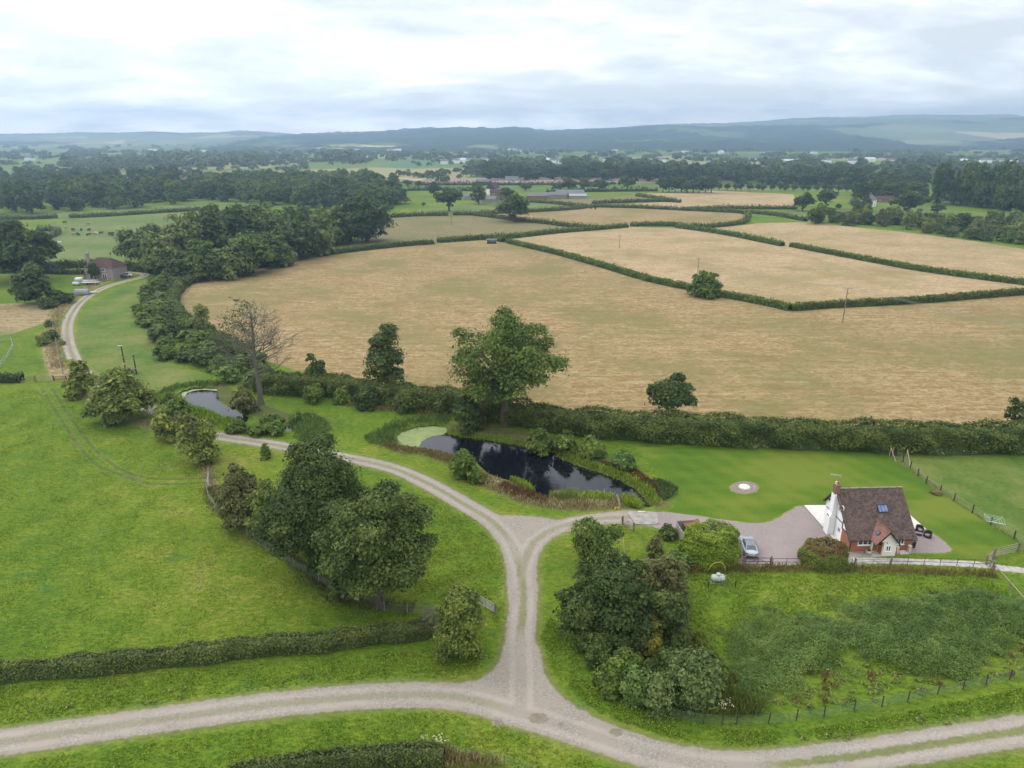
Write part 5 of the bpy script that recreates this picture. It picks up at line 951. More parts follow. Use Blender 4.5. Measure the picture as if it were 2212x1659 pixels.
for lab, poly, n, h, w, lm, sd in (('short uneven grass of the lower left verge', [(-60, 1490), (500, 1440), (960, 1400), (1060, 1420), (960, 1480), (600, 1505), (300, 1545), (-60, 1590)], 26000, .16, .16, L_TUSSOCK, 540), ('short uneven grass below the road', [(-60, 1665), (0, 1650), (300, 1610), (600, 1568), (900, 1535), (1050, 1548), (1250, 1620), (1330, 1690), (900, 1700), (-60, 1800)], 22000, .16, .15, L_TUSSOCK, 541),
                          ('short uneven grass between the stock fence and the road', [(1165, 1380), (1190, 1330), (1240, 1400), (1270, 1480), (1400, 1540), (1560, 1575), (1700, 1580), (1900, 1550), (2240, 1480), (2240, 1555), (2000, 1595), (1850, 1620), (1700, 1635), (1560, 1630), (1300, 1545), (1200, 1460)], 26000, .17, .16, L_TUSSOCK, 542),
                          ('tufted grass of the meadow in front of the cottage', [(1480, 1290), (1500, 1240), (1900, 1245), (2130, 1250), (2200, 1290), (2000, 1285), (1800, 1320), (1600, 1340), (1560, 1430), (1500, 1400)], 16000, .2, .18, L_TUSSOCK, 543), ('tufted grass between the oaks and the junction', [(840, 1080), (940, 1075), (1040, 1130), (1085, 1200), (1095, 1280), (1085, 1380), (1050, 1300), (900, 1290), (860, 1200)], 16000, .18, .18, L_TUSSOCK, 544)):
    XY = scatter_poly(rng, W(0, poly), n); k = lump(XY[:, 0], XY[:, 1], 2.0, sd) + .5 * rng.normal(size=n) > .05; k &= ~on_track(XY); blades('grass_tufts', lab, 'grass', XY[k], h, w, lm, sd, .6)
XY = scatter_poly(rng, W(0, [(-60, 850), (90, 840), (200, 900), (330, 960), (430, 1010), (445, 1070), (500, 1150), (700, 1280), (900, 1335), (900, 1365), (450, 1415), (-60, 1465)]), 90000); k = lump(XY[:, 0], XY[:, 1], 2.6, 33, 4) + .45 * rng.normal(size=len(XY)) > .15
blades('grass_tufts', 'short uneven grass of the left pasture', 'grass', XY[k], .13, .15, L_TUSSOCK, 545, .7)
#OBJ
# ------------------------------------------------------------------ built objects
class MB:
    """collects boxes, bars and prisms, builds ONE mesh object"""
    def __init__(s): s.bm = bmesh.new()
    def box(s, x0, x1, y0, y1, z0, z1, M=None):
        v = [s.bm.verts.new(Vector((x, y, z)) if M is None else M @ Vector((x, y, z))) for x in (x0, x1) for y in (y0, y1) for z in (z0, z1)]
        for f in ((0, 1, 3, 2), (4, 6, 7, 5), (0, 4, 5, 1), (2, 3, 7, 6), (0, 2, 6, 4), (1, 5, 7, 3)): s.bm.faces.new([v[i] for i in f])
        return s
    def prism(s, poly, axis, a, b):
        """poly of 2-D points in the plane across axis ('x','y','z'), extruded from a to b"""
        mk = {'x': lambda p, t: (t, p[0], p[1]), 'y': lambda p, t: (p[0], t, p[1]), 'z': lambda p, t: (p[0], p[1], t)}[axis]
        A = [s.bm.verts.new(mk(p, a)) for p in poly]; B = [s.bm.verts.new(mk(p, b)) for p in poly]; n = len(poly)
        s.bm.faces.new(A); s.bm.faces.new(B[::-1])
        for i in range(n): s.bm.faces.new([A[i], B[i], B[(i + 1) % n], A[(i + 1) % n]])
        return s
    def slab(s, pts, th):
        """thick slab from a planar polygon, thickened downwards along its normal"""
        pts = [Vector(p) for p in pts]; n = (pts[1] - pts[0]).cross(pts[2] - pts[0]).normalized()
        if n.z < 0: n = -n
        A = [s.bm.verts.new(p) for p in pts]; B = [s.bm.verts.new(p - n * th) for p in pts]; k = len(pts)
        s.bm.faces.new(A); s.bm.faces.new(B[::-1])
        for i in range(k): s.bm.faces.new([A[i], B[i], B[(i + 1) % k], A[(i + 1) % k]])
        return s
    def bar(s, p, q, r, k=6, r2=None):
        v, f = tube([p, (Vector(p) + Vector(q)) / 2, q], [r, ((r2 or r) + r) / 2, r2 or r], k); b = [s.bm.verts.new(x) for x in v]
        for q_ in f: s.bm.faces.new([b[i] for i in q_])
        s.bm.faces.new(b[:k][::-1]); s.bm.faces.new(b[-k:]); return s
    def lathe(s, prof, k=20, c=(0, 0, 0), axis='z', part=None):
        rows = []
        for r, h in prof:
            row = []
            for i in range(k):
                a = 2 * math.pi * i / k; p = {'z': (r * math.cos(a), r * math.sin(a), h), 'x': (h, r * math.cos(a), r * math.sin(a)), 'y': (r * math.cos(a), h, r * math.sin(a))}[axis]
                row.append(s.bm.verts.new(Vector(p) + Vector(c)))
            rows.append(row)
        for a, b in zip(rows, rows[1:]):
            for i in range(k): s.bm.faces.new([a[i], a[(i + 1) % k], b[(i + 1) % k], b[i]])
        s.bm.faces.new(rows[0][::-1]); s.bm.faces.new(rows[-1]); return s
    def build(s, name, m, parent=None, loc=None, rz=None, bevel=0, smooth=False):
        bmesh.ops.recalc_face_normals(s.bm, faces=s.bm.faces)
        if bevel: bmesh.ops.bevel(s.bm, geom=list(s.bm.edges), offset=bevel, segments=1, affect='EDGES', profile=.5)
        me = bpy.data.meshes.new(name); s.bm.to_mesh(me); s.bm.free()
        if smooth: me.polygons.foreach_set('use_smooth', [True] * len(me.polygons))
        return link(name, me, [m], parent, loc, rz)

# ---------------- the cottage
def cottage():
    A = G(1831.9, 1192); root = tag(empty('cottage', (A[0], A[1], 0), R(2.5)), 'white and brick cottage with a long mossy brown tiled roof and a cream gabled porch', 'house')
    Wd, Dp, HE, HR, BR, HB = 8.2, 7.1, 2.15, 6.5, 4.75, 3.75
    sl = (HR - HE) / BR
    # walls: brick at the front, white gable behind
    MB().prism([(0, -.2), (2.2, -.2), (2.2, 2.05), (2.1, 2.05), (0, 2.05)], 'x', 0, Wd).build('brick_wall', M_BRICK, root)
    MB().prism([(2.2, -.2), (Dp, -.2), (Dp, HB - .1), (BR, HR - .12), (.02, HE - .12), (.02, 2.053), (2.2, 2.053)], 'x', .04, Wd - .04).build('white_wall', M_WHITE, root)
    # roof: long front slope, short back slope
    ov, oe = .32, .35; th = .16
    rf = MB(); rf.slab([(-ov, -oe, HE - sl * oe), (Wd + ov, -oe, HE - sl * oe), (Wd + ov, BR, HR), (-ov, BR, HR)], th)
    rs = (HR - HB) / (Dp - BR); rf.slab([(-ov, BR + .002, HR), (Wd + ov, BR + .002, HR), (Wd + ov, Dp + .3, HB - rs * .3), (-ov, Dp + .3, HB - rs * .3)], th)
    roof = rf.build('roof', M_ROOF, root)
    r = MB(); r.bar((-ov, BR, HR + .02), (Wd + ov, BR, HR + .02), .10, 8); r.build('ridge_tiles', plain('lichened_ridge', (0.30, 0.27, 0.20), .9, .1, var=.5), roof)
    g = MB(); g.bar((-ov, -oe - .06, HE - sl * oe - .12), (Wd + ov, -oe - .06, HE - sl * oe - .12), .06); g.bar((.12, -.06, 0), (.12, -.06, HE - .35), .045); g.build('gutter', M_BLACK, root)
    # timber framing on the gable
    f = MB()
    def tim(p, q, w=.07):
        p, q = Vector((-.0, *p)), Vector((0, *q)); d = (q - p).normalized(); n = Vector((1, 0, 0)).cross(d) * w
        a = [f.bm.verts.new(v + Vector((x, 0, 0))) for x in (.045, -.012) for v in (p + n, q + n, q - n, p - n)]
        for i in ((0, 1, 2, 3), (7, 6, 5, 4), (0, 4, 5, 1), (1, 5, 6, 2), (2, 6, 7, 3), (3, 7, 4, 0)): f.bm.faces.new([a[k] for k in i])
    tim((.10, 2.12), (2.25, 2.12)); tim((2.28, 2.05), (2.28, 3.9)); tim((2.28, 2.75), (4.2, 2.75), .05); tim((1.3, 2.12), (1.3, 3.1), .05); tim((2.35, 4.02), (3.7, 4.02)); tim((3.62, 4.0), (3.62, 5.3)); tim((5.9, 4.6), (6.4, 3.9)); tim((6.4, 3.9), (6.7, 4.1)); tim((5.7, 2.75), (Dp - .3, 2.75), .05); tim((.12, HE + .02), (BR - .55, HR - .52), .06); tim((BR + .5, HR - .75), (Dp - .05, HB - .14), .06)
    f.build('timber_frame', M_BLACK, root)
    # chimney
    c = MB(); c.box(-.85, -.013, 4.05, 5.2, -.2, 2.7); c.prism([(-.85, 2.7), (-.013, 2.7), (-.013, 5.9), (-.55, 5.9), (-.55, 3.1)], 'y', 4.15, 5.1); ch = c.build('chimney_breast', M_WHITE, root)
    c = MB(); c.box(-.57, .02, 4.25, 4.98, 5.9, 7.1); c.box(-.63, .08, 4.19, 5.04, 7.1, 7.24); st = c.build('chimney', M_OLDBRICK, root)
    c = MB(); c.lathe([(.12, 7.24), (.11, 7.55), (.13, 7.6)], 10, (-.42, 4.62, 0)); c.build('chimney_pot', M_COVER, st)
    c = MB(); c.lathe([(.12, 7.24), (.11, 7.5), (.13, 7.55)], 10, (-.12, 4.62, 0)); c.build('chimney_pot', plain('terracotta', (.30, .12, .07)), st)
    c = MB(); c.bar((-.62, 4.2, 7.0), (-.62, 4.2, 8.75), .025); c.bar((-1.55, 4.3, 8.85), (-.25, 4.15, 8.65), .022)
    for k in range(6): x = -1.5 + k * .24; c.bar((x, 4.3 - k * .025 - .3, 8.84 - k * .036), (x, 4.3 - k * .025 + .3, 8.84 - k * .036), .014, 4)
    c.bar((-.25, 4.15, 8.4), (-.25, 4.15, 8.95), .02, 4); c.build('tv_aerial', M_STEEL, root)
    b = MB(); b.box(-.88, -.5, 4.35, 4.9, 2.72, 2.8); b.build('chimney_ledge', M_BLACK, root)
    def window(n, x0, x1, z0, z1, y, panes, par, axis='y'):
        fr = MB(); gl = MB(); t = .09; w = (x1 - x0)
        fr.box(x0, x1, y - .05, y + .03, z0, z0 + t); fr.box(x0, x1, y - .05, y + .03, z1 - t, z1)
        for k in range(panes + 1):
            xx = x0 + (w - t) * k / panes; fr.box(xx, xx + t, y - .048, y + .03, z0 + t, z1 - t)
        gl.box(x0 + .02, x1 - .02, y - .012, y + .02, z0 + .02, z1 - .02)
        o = gl.build(n, M_GLASS, par); fr.build('window_frame', M_TRIM, o); s_ = MB(); s_.box(x0 - .06, x1 + .06, y - .11, y + .02, z0 - .07, z0 - .004); s_.build('window_sill', M_TRIM, o); return o
    window('window', 1.05, 3.0, .95, 1.72, -.01, 3, root)
    window('window', 6.2, 7.05, .95, 1.72, -.01, 2, root)
    gw = MB(); gw.box(-.02, .03, 2.6, 3.45, 4.1, 4.9); o = gw.build('window', M_GLASS, root); fr = MB()
    for y0, y1, z0, z1 in ((2.55, 3.5, 4.05, 4.13), (2.55, 3.5, 4.87, 4.95), (2.55, 2.63, 4.13, 4.87), (3.42, 3.5, 4.13, 4.87), (2.98, 3.06, 4.13, 4.87)): fr.box(-.035, .03, y0, y1, z0, z1)
    fr.build('window_frame', M_TRIM, o)
    MB().box(-.01, .04, 2.7, 3.2, 1.2, 1.7).build('vent', M_STEEL, root)
    # roof window
    def onroof(x0, x1, b0, b1, up, m, n, par, frame_w):
        L = math.atan(sl); M = Matrix.Translation((0, b0, HE + sl * b0)) @ Matrix.Rotation(L, 4, 'X'); ln = (b1 - b0) / math.cos(L)
        g_ = MB(); g_.box(x0, x1, 0, ln, .01, up, M); o = g_.build(n, m, par); fr = MB(); w = frame_w
        fr.box(x0 - w, x1 + w, -w, 0, .01, up + .04, M); fr.box(x0 - w, x1 + w, ln, ln + w, .01, up + .04, M); fr.box(x0 - w, x0, 0, ln, .01, up + .04, M); fr.box(x1, x1 + w, 0, ln, .01, up + .04, M)
        for k in (1, 2): xx = x0 + (x1 - x0) * k / 3; fr.box(xx - .025, xx + .025, .0, ln, up, up + .02, M)
        fr.build('window_frame', M_BLACK, o)
    onroof(4.55, 5.75, 2.35, 3.0, .07, M_SKYGLASS, 'roof_window', root, .11)
    # porch
    px0, px1, py = 2.75, 5.35, -1.25; pc = (px0 + px1) / 2; pe, pr = 2.15, 3.68
    MB().prism([(px0 + .95, -.2), (px1, -.2), (px1, pe), (pc, pr - .12), (px0 + .95, pe + (pr - .12 - pe) * .95 / (pc - px0))], 'y', py, py + .22).build('porch_front', M_CREAM, root)
    MB().box(px1 - .22, px1 - .003, py + .223, -.003, -.2, pe - .003).build('porch_side', M_CREAM, root)
    MB().prism([(px0, 2.1), (px0 + .947, 2.1), (px0 + .947, pe + (pr - .12 - pe) * .95 / (pc - px0)), (px0, pe)], 'y', py + .003, py + .2).build('porch_lintel', M_CREAM, root)
    MB().box(px0 + .95, px0 + 1.15, py + .225, -.003, -.2, pe).build('porch_wall', M_CREAM, root)
    MB().box(px0, px0 + .2, -.22, -.003, -.2, pe).build('porch_pier', M_CREAM, root)
    d = MB(); d.box(px0 + .905, px0 + .947, py + .3, -.2, .05, 2.0); dr = d.build('door', plain('orange_oak_door', (.34, .14, .035), .5, .3), root); MB().box(px0 + .895, px0 + .9, py + .45, -.4, 1.25, 1.75).build('door_glass', M_GLASS, dr)
    MB().box(px0 - .25, px0 + .9, py - .05, -.003, -.2, .10).build('porch_step', M_CONC, root)
    MB().box(px1, px1 + .22, py + .01, -.003, -.2, .75).build('plinth', M_OLDBRICK, root)
    ps = (pr - pe) / (pc - px0); o_ = .25; yb = (pr - HE) / sl; yb2 = (pe - ps * o_ - HE) / sl
    pf = MB(); th2 = .1
    for sg, xe in ((-1, px0), (1, px1)):
        pf.slab([(xe + sg * o_, py - .3, pe - ps * o_), (pc + sg * .001, py - .3, pr), (pc + sg * .001, yb + .1, pr), (xe + sg * o_, yb2 + .1, pe - ps * o_)], th2)
    pro = pf.build('porch_roof', M_PORCHROOF, root)
    bb = MB()
    for sg, xe in ((-1, px0), (1, px1)): bb.slab([(xe + sg * o_, py - .36, pe - ps * o_ + .02), (pc + sg * .001, py - .36, pr + .02), (pc + sg * .001, py - .305, pr + .02), (xe + sg * o_, py - .305, pe - ps * o_ + .02)], .16)
    bb.build('bargeboard', M_BLACK, pro); r = MB(); r.bar((pc, py - .3, pr + .02), (pc, yb + .1, pr + .02), .07); r.build('ridge_tiles', M_PORCHROOF, pro)
    L = math.atan(ps); M = Matrix.Translation((px0, 0, pe)) @ Matrix.Rotation(-L, 4, 'Y'); k_ = MB(); k_.box(.55, 1.15, -.55, -.1, .02, .09, M); so = k_.build('porch_roof_window', M_BLACK, pro); k_ = MB(); k_.box(.62, 1.08, -.49, -.16, .09, .10, M); k_.build('window_glass', M_SKYGLASS, so)
    window('window', pc - .05, pc + .6, .75, 1.6, py - .01, 2, root)
    k_ = MB(); k_.bar((px0 + 1.25, py - .02, 2.05), (px0 + 1.25, py - .16, 2.0), .05); k_.build('lamp', M_BLACK, root)
    return A
COT = cottage()
def near_cot(dx, dy): c, s = math.cos(R(2.5)), math.sin(R(2.5)); return (COT[0] + dx * c - dy * s, COT[1] + dx * s + dy * c)
def simple(name, label, cat, loc, rz=0, group=None): return tag(empty(name, (*loc, 0), rz), label, cat, group)
# ---------------- patio furniture and bits round the cottage
def armchair(loc, rz, label):
    r = simple('rattan_armchair', label, 'chair', loc, rz, 'dark patio chairs'); RT = plain('dark_rattan', (.045, .038, .036), .8, .2)
    b = MB(); k = 14; pr = []
    inner, outer = [], []
    for i in range(k + 1):
        a = R(-35) + R(250) * i / k; inner.append((.40 * math.cos(a), .40 * math.sin(a))); outer.append((.50 * math.cos(a), .50 * math.sin(a)))
    for i in range(k):
        h0 = .62 + .28 * math.sin(math.pi * (i + .5) / k); q = [inner[i], outer[i], outer[i + 1], inner[i + 1]]; b.prism(q, 'z', .08, h0)
    b.build('backrest', RT, r); s = MB(); s.lathe([(.40, .08), (.41, .34)], 18); s.build('seat', RT, r); c = MB(); c.lathe([(.36, .345), (.38, .41), (.34, .46)], 18); c.build('cushion', plain('grey_cushion', (.22, .20, .19), .9, .1), r)
    for a in (45, 135, 225, 315): l = MB(); l.bar((.3 * math.cos(R(a)), .3 * math.sin(R(a)), 0), (.3 * math.cos(R(a)), .3 * math.sin(R(a)), .08), .03); l.build('leg', M_BLACK, r)
    return r
armchair(G(*D(10, (1432, 790))), R(0), 'dark round rattan armchair nearer to the white paving, right of the cottage')
armchair(G(*D(10, (1520, 850))), R(-60), 'dark round rattan armchair standing on the gravel, farther right of the cottage')
r = simple('footstool', 'low dark footstool in front of the patio chairs', 'stool', G(*D(10, (1415, 825))), R(-20)); s = MB(); s.box(-.45, .45, -.28, .28, .1, .34); s.build('seat', plain('dark_rattan', (.045, .038, .036), .8, .2), r, bevel=.04); s = MB(); s.box(-.42, .42, -.25, .25, .342, .42); s.build('cushion', plain('grey_cushion', (.22, .20, .19), .9, .1), r, bevel=.03)
for sx in (-.35, .35):
    for sy in (-.2, .2): s = MB(); s.box(sx - .03, sx + .03, sy - .03, sy + .03, 0, .1); s.build('leg', M_BLACK, r)
r = simple('wheelie_bin', 'dark wheeled bin against the right end of the cottage', 'bin', near_cot(8.65, .6), R(2)); s = MB(); s.prism([(-.22, .08), (.22, .08), (.29, .95), (-.29, .95)], 'x', -.28, .28); s.build('body', M_BLACK, r); s = MB(); s.box(-.31, .31, -.34, .34, .955, 1.02); s.build('lid', M_BLACK, r)
for sx in (-.25, .25): s = MB(); s.lathe([(.1, sx - .03), (.1, sx + .03)], 12, (0, .26, .1), 'x'); s.build('wheel', M_BLACK, r)
for k, (dx, dy, lab) in enumerate(((5.85, -.75, 'pale stone gate pier nearer to the porch'), (7.55, -.6, 'pale stone gate pier at the brick corner of the cottage'))):
    r = simple('stone_pier', lab, 'pier', near_cot(dx, dy), R(2.5)); s = MB(); s.box(-.16, .16, -.16, .16, 0, 1.0); s.build('shaft', plain('pale_stone', (.52, .46, .38)), r); s = MB(); s.prism([(-.2, 1.0), (.2, 1.0), (.2, 1.06), (0, 1.14), (-.2, 1.06)], 'y', -.2, .2); s.build('cap', plain('pale_stone', (.52, .46, .38)), r)
r = simple('stone_steps', 'low pale stone steps between the two gate piers', 'steps', near_cot(6.75, -.75), R(2.5)); s = MB(); s.box(-.55, .55, -.25, .25, 0, .18); s.box(-.55, .3, -.02, .25, .18, .36); s.build('treads', plain('pale_stone', (.52, .46, .38)), r)
r = simple('stone_planter', 'rough pale stone planter left of the porch door', 'planter', near_cot(2.35, -.55), 0); s = MB(); s.lathe([(.2, 0), (.36, .1), (.40, .42), (.30, .45)], 9); s.build('bowl', plain('pale_stone', (.52, .46, .38)), r); sh = proto_shrub(150, 6, .2); o = link('plant', sh, [], r, (0, 0, .4)); o.scale = (.5, .5, .3)
# septic tank cover on the lawn
x, y = G(1608, 1054); sheet('gravel_circle', [P(W(0, [(1608 + 31 * math.cos(a), 1054 + 13.5 * math.sin(a)) for a in np.linspace(0, 6.28, 13)[:-1]]), .3)], 0.15, 0.03, edge_mat('brown_gravel', lambda t: (t.ramp(t.noise(6, 4), [(.3, (.14, .11, .09)), (.7, (.26, .21, .18))]), t.noise(6, 3)), soft=.06, amp=.12, nscale=2), .25)
r = simple('tank_cover', 'round pale cover in the middle of the gravel circle on the lawn', 'cover', (x, y)); s = MB(); s.lathe([(.78, 0.1), (.78, .26), (.66, .34), (.2, .38)], 26); s.build('lid', M_COVER, r); s = MB(); s.lathe([(.9, .08), (.9, .14), (.80, .2)], 26); s.build('rim', M_CONC, r)
s = MB(); x, y = G(1629, 1060); s.bar((0, 0, 0), (0, 0, .6), .04); s.lathe([(.07, .6), (.07, .68)], 8); tag(s.build('vent_pipe', M_COVER, None, (x, y, .08)), 'small white vent pipe on the edge of the gravel circle', 'pipe')
# ---------------- the car
def car():
    x, y = G(1625, 1211); root = simple('parked_car', 'silver blue saloon car parked facing away beside the domed shrub', 'car', (x + .25, y + 2.3), R(-8)); root.location.z = .09; root.scale = (.94, .94, .94); PAINT = plain('silver_blue_paint', (.36, .40, .45), .28, .6, .35, var=.08)
    L = 2.32; b = bmesh.new(); rows = []
    # stations along the car: y, half width, sill z, belt z, deck z
    st = [(-L, .66, .42, .66, .72), (-2.22, .84, .30, .82, .90), (-1.85, .90, .22, .92, 1.00), (-1.2, .92, .20, .95, 1.01), (0, .92, .20, .95, .99), (1.0, .92, .20, .93, .98), (1.7, .89, .22, .84, .92), (2.15, .80, .28, .70, .78), (L, .58, .42, .56, .62)]
    for yy, w, z0, z1, z2 in st:
        pr = [(-w * .92, z0), (-w, z0 + .14), (-w, z1 - .1), (-w * .95, z1), (-w * .72, z2), (0, z2 + .03), (w * .72, z2), (w * .95, z1), (w, z1 - .1), (w, z0 + .14), (w * .92, z0)]; rows.append([b.verts.new((p[0], yy, p[1])) for p in pr])
    for a, c in zip(rows, rows[1:]):
        for i in range(len(a)): b.faces.new([a[i], a[(i + 1) % len(a)], c[(i + 1) % len(a)], c[i]])
    b.faces.new(rows[0]); b.faces.new(rows[-1][::-1]); bmesh.ops.recalc_face_normals(b, faces=b.faces); me = bpy.data.meshes.new('body'); b.to_mesh(me); b.free(); me.polygons.foreach_set('use_smooth', [True] * len(me.polygons)); body = link('body', me, [PAINT], root)
    # glasshouse and roof
    g = bmesh.new(); gr = []
    for yy, w0, w1, z0, z1 in ((-1.75, .70, .64, .97, .99), (-.95, .80, .60, .95, 1.36), (-.1, .82, .62, .95, 1.42), (.55, .82, .58, .95, 1.34), (1.3, .74, .66, .93, .96)):
        gr.append([g.verts.new(v) for v in ((-w0, yy, z0), (-w1, yy, z1), (w1, yy, z1), (w0, yy, z0))])
    for a, c in zip(gr, gr[1:]):
        for i in range(3): g.faces.new([a[i], a[i + 1], c[i + 1], c[i]])
    bmesh.ops.recalc_face_normals(g, faces=g.faces); me = bpy.data.meshes.new('windows'); g.to_mesh(me); g.free(); link('windows', me, [M_GLASS], root)
    rr = bmesh.new(); q = []
    for yy, w, z in ((-1.08, .585, 1.325), (-.9, .60, 1.40), (-.1, .62, 1.45), (.45, .59, 1.39), (.62, .575, 1.33)): q.append([rr.verts.new(v) for v in ((-w, yy, z - .02), (-w * .6, yy, z + .012), (w * .6, yy, z + .012), (w, yy, z - .02))])
    for a, c in zip(q, q[1:]):
        for i in range(3): rr.faces.new([a[i], a[i + 1], c[i + 1], c[i]])
    bmesh.ops.solidify(rr, geom=rr.faces[:], thickness=.03); bmesh.ops.recalc_face_normals(rr, faces=rr.faces); me = bpy.data.meshes.new('roof'); rr.to_mesh(me); rr.free(); link('roof', me, [PAINT], root)
    p = MB()
    for sx in (-1, 1): p.bar((sx * .60, -1.02, 1.36), (sx * .70, -1.78, .99), .05, 5); p.bar((sx * .59, .58, 1.35), (sx * .70, 1.32, .95), .05, 5); p.bar((sx * .63, -.1, 1.43), (sx * .83, -.15, .96), .035, 5)
    p.build('pillars', PAINT, root)
    for sx in (-1, 1):
        for yy in (-1.42, 1.42):
            w = MB(); w.lathe([(.30, sx * .70), (.335, sx * .74), (.335, sx * .90), (.28, sx * .925)], 18, (0, yy, .335), 'x'); wo = w.build('wheel', plain('tyre', (.02, .02, .02), .9, .1), root); w = MB(); w.lathe([(.22, sx * .92), (.20, sx * .935)], 12, (0, yy, .335), 'x'); w.build('rim', M_STEEL, wo)
        m = MB(); m.box(sx * .98 - .10, sx * .98 + .10, .72, .82, .93, 1.08); m.build('wing_mirror', PAINT, root, bevel=.02)
        t = MB(); t.prism([(sx * .86, -2.13), (sx * .50, -2.30), (sx * .50, -2.36), (sx * .92, -2.16)], 'z', .72, .87); t.build('tail_light', plain('red_lamp', (.22, .01, .01), .3, .5), root)
        h = MB(); h.prism([(sx * .80, 2.12), (sx * .45, 2.30), (sx * .45, 2.35), (sx * .86, 2.16)], 'z', .60, .72); h.build('headlight', M_COVER, root)
    b_ = MB(); b_.box(-.80, .80, -2.36, -2.1, .30, .48); b_.build('rear_bumper', plain('dark_bumper', (.05, .05, .06)), root, bevel=.03)
    n = MB(); n.box(-.26, .26, -2.375, -2.33, .50, .61); n.build('number_plate', plain('yellow_plate', (.62, .45, .03), .5, .3), root)
    n = MB(); n.box(-.5, .5, -2.352, -2.30, .735, .765); n.build('trim_strip', M_STEEL, root)
car()
# ---------------- gas tank in the meadow
x, y = G(1550, 1258); r = simple('gas_tank', 'pale green cylindrical gas tank on a concrete base in the meadow', 'tank', (x, y), R(1)); TP = plain('pale_green_paint', (.36, .40, .34), .5, .4, var=.12); r.scale = (.74, .74, .74)
s = MB(); s.lathe([(.05, -1.12), (.36, -1.08), (.54, -.9), (.58, -.7), (.58, .7), (.54, .9), (.36, 1.08), (.05, 1.12)], 24, (0, 0, .86), 'x'); s.build('vessel', TP, r, smooth=True); s = MB(); s.lathe([(.36, 1.38), (.36, 1.62), (.30, 1.68)], 20, (.02, 0, 0)); s.build('valve_hood', TP, r)
for sx in (-.6, .6): s = MB(); s.box(sx - .1, sx + .1, -.35, .35, .1, .36); s.build('leg', TP, r)
s = MB(); s.box(-1.25, 1.0, -.55, .55, -.1, .1); s.build('base_slab', plain('dull_concrete', (.22, .2, .17)), r); s = MB(); s.bar((1.25, -.3, 0), (1.25, -.3, 1.4), .025); s.bar((1.25, -.3, 1.4), (.4, -.1, 1.45), .025); s.build('pipe', M_STEEL, r); s = MB(); s.box(.55, .8, -.585, -.555, .9, 1.02); s.box(-.05, .15, -.587, -.557, .72, .86); s.build('notice', M_TRIM, r)
pts = [(math.cos(a) * 1.05, .1 * math.sin(a * 2), .15 + 1.25 * math.sin(a)) for a in np.linspace(0, math.pi, 16)]; v, f = tube(pts, .05, 6); x, y = G(1548, 1236); o = link('yellow_hoop', mesh_np('yellow_hoop', v, f, smooth=True), [plain('yellow_pipe', (.55, .40, .06))], None, (x, y, 0)); tag(o, 'arched yellow pipe standing behind the gas tank', 'pipe')
for px, py, lab in ((1529.5, 1272, 'short dark post left of the gas tank'), (1588, 1269, 'short dark post right of the gas tank')):
    x, y = G(px, py); s = MB(); s.bar((0, 0, -.2), (0, 0, .95), .07, 8); s.lathe([(.075, .95), (.04, .99)], 8); tag(s.build('short_post', M_DARKWOOD, None, (x, y, 0)), lab, 'post', 'posts round the gas tank')
# ---------------- shed by the shrub
x, y = G(1486, 1166); r = simple('open_shed', 'small open shed with a rusty red roof behind the domed shrub', 'shed', (x, y), R(6))
s = MB(); s.box(-1.15, -1.05, -1.6, 1.6, 0, 1.7); s.box(-1.05, 1.6, 1.5, 1.6, 0, 2.0); s.build('wall', M_GREYWOOD, r); s = MB(); s.slab([(-.35, -1.7, 1.72), (1.8, -1.7, 2.05), (1.8, 1.75, 2.05), (-.35, 1.75, 1.72)], .07); s.build('roof', M_REDROOF, r)
for sx, sy in ((-1.1, -1.6), (1.6, -1.6), (1.6, 1.55)): s = MB(); s.box(sx - .06, sx + .06, sy - .06, sy + .06, 0, 1.75); s.build('post', M_GREYWOOD, r)
s = MB()
for z in (.5, 1.0, 1.5): s.box(-1.1, 1.6, -1.64, -1.60, z, z + .14)
s.build('rail', M_GREYWOOD, r)
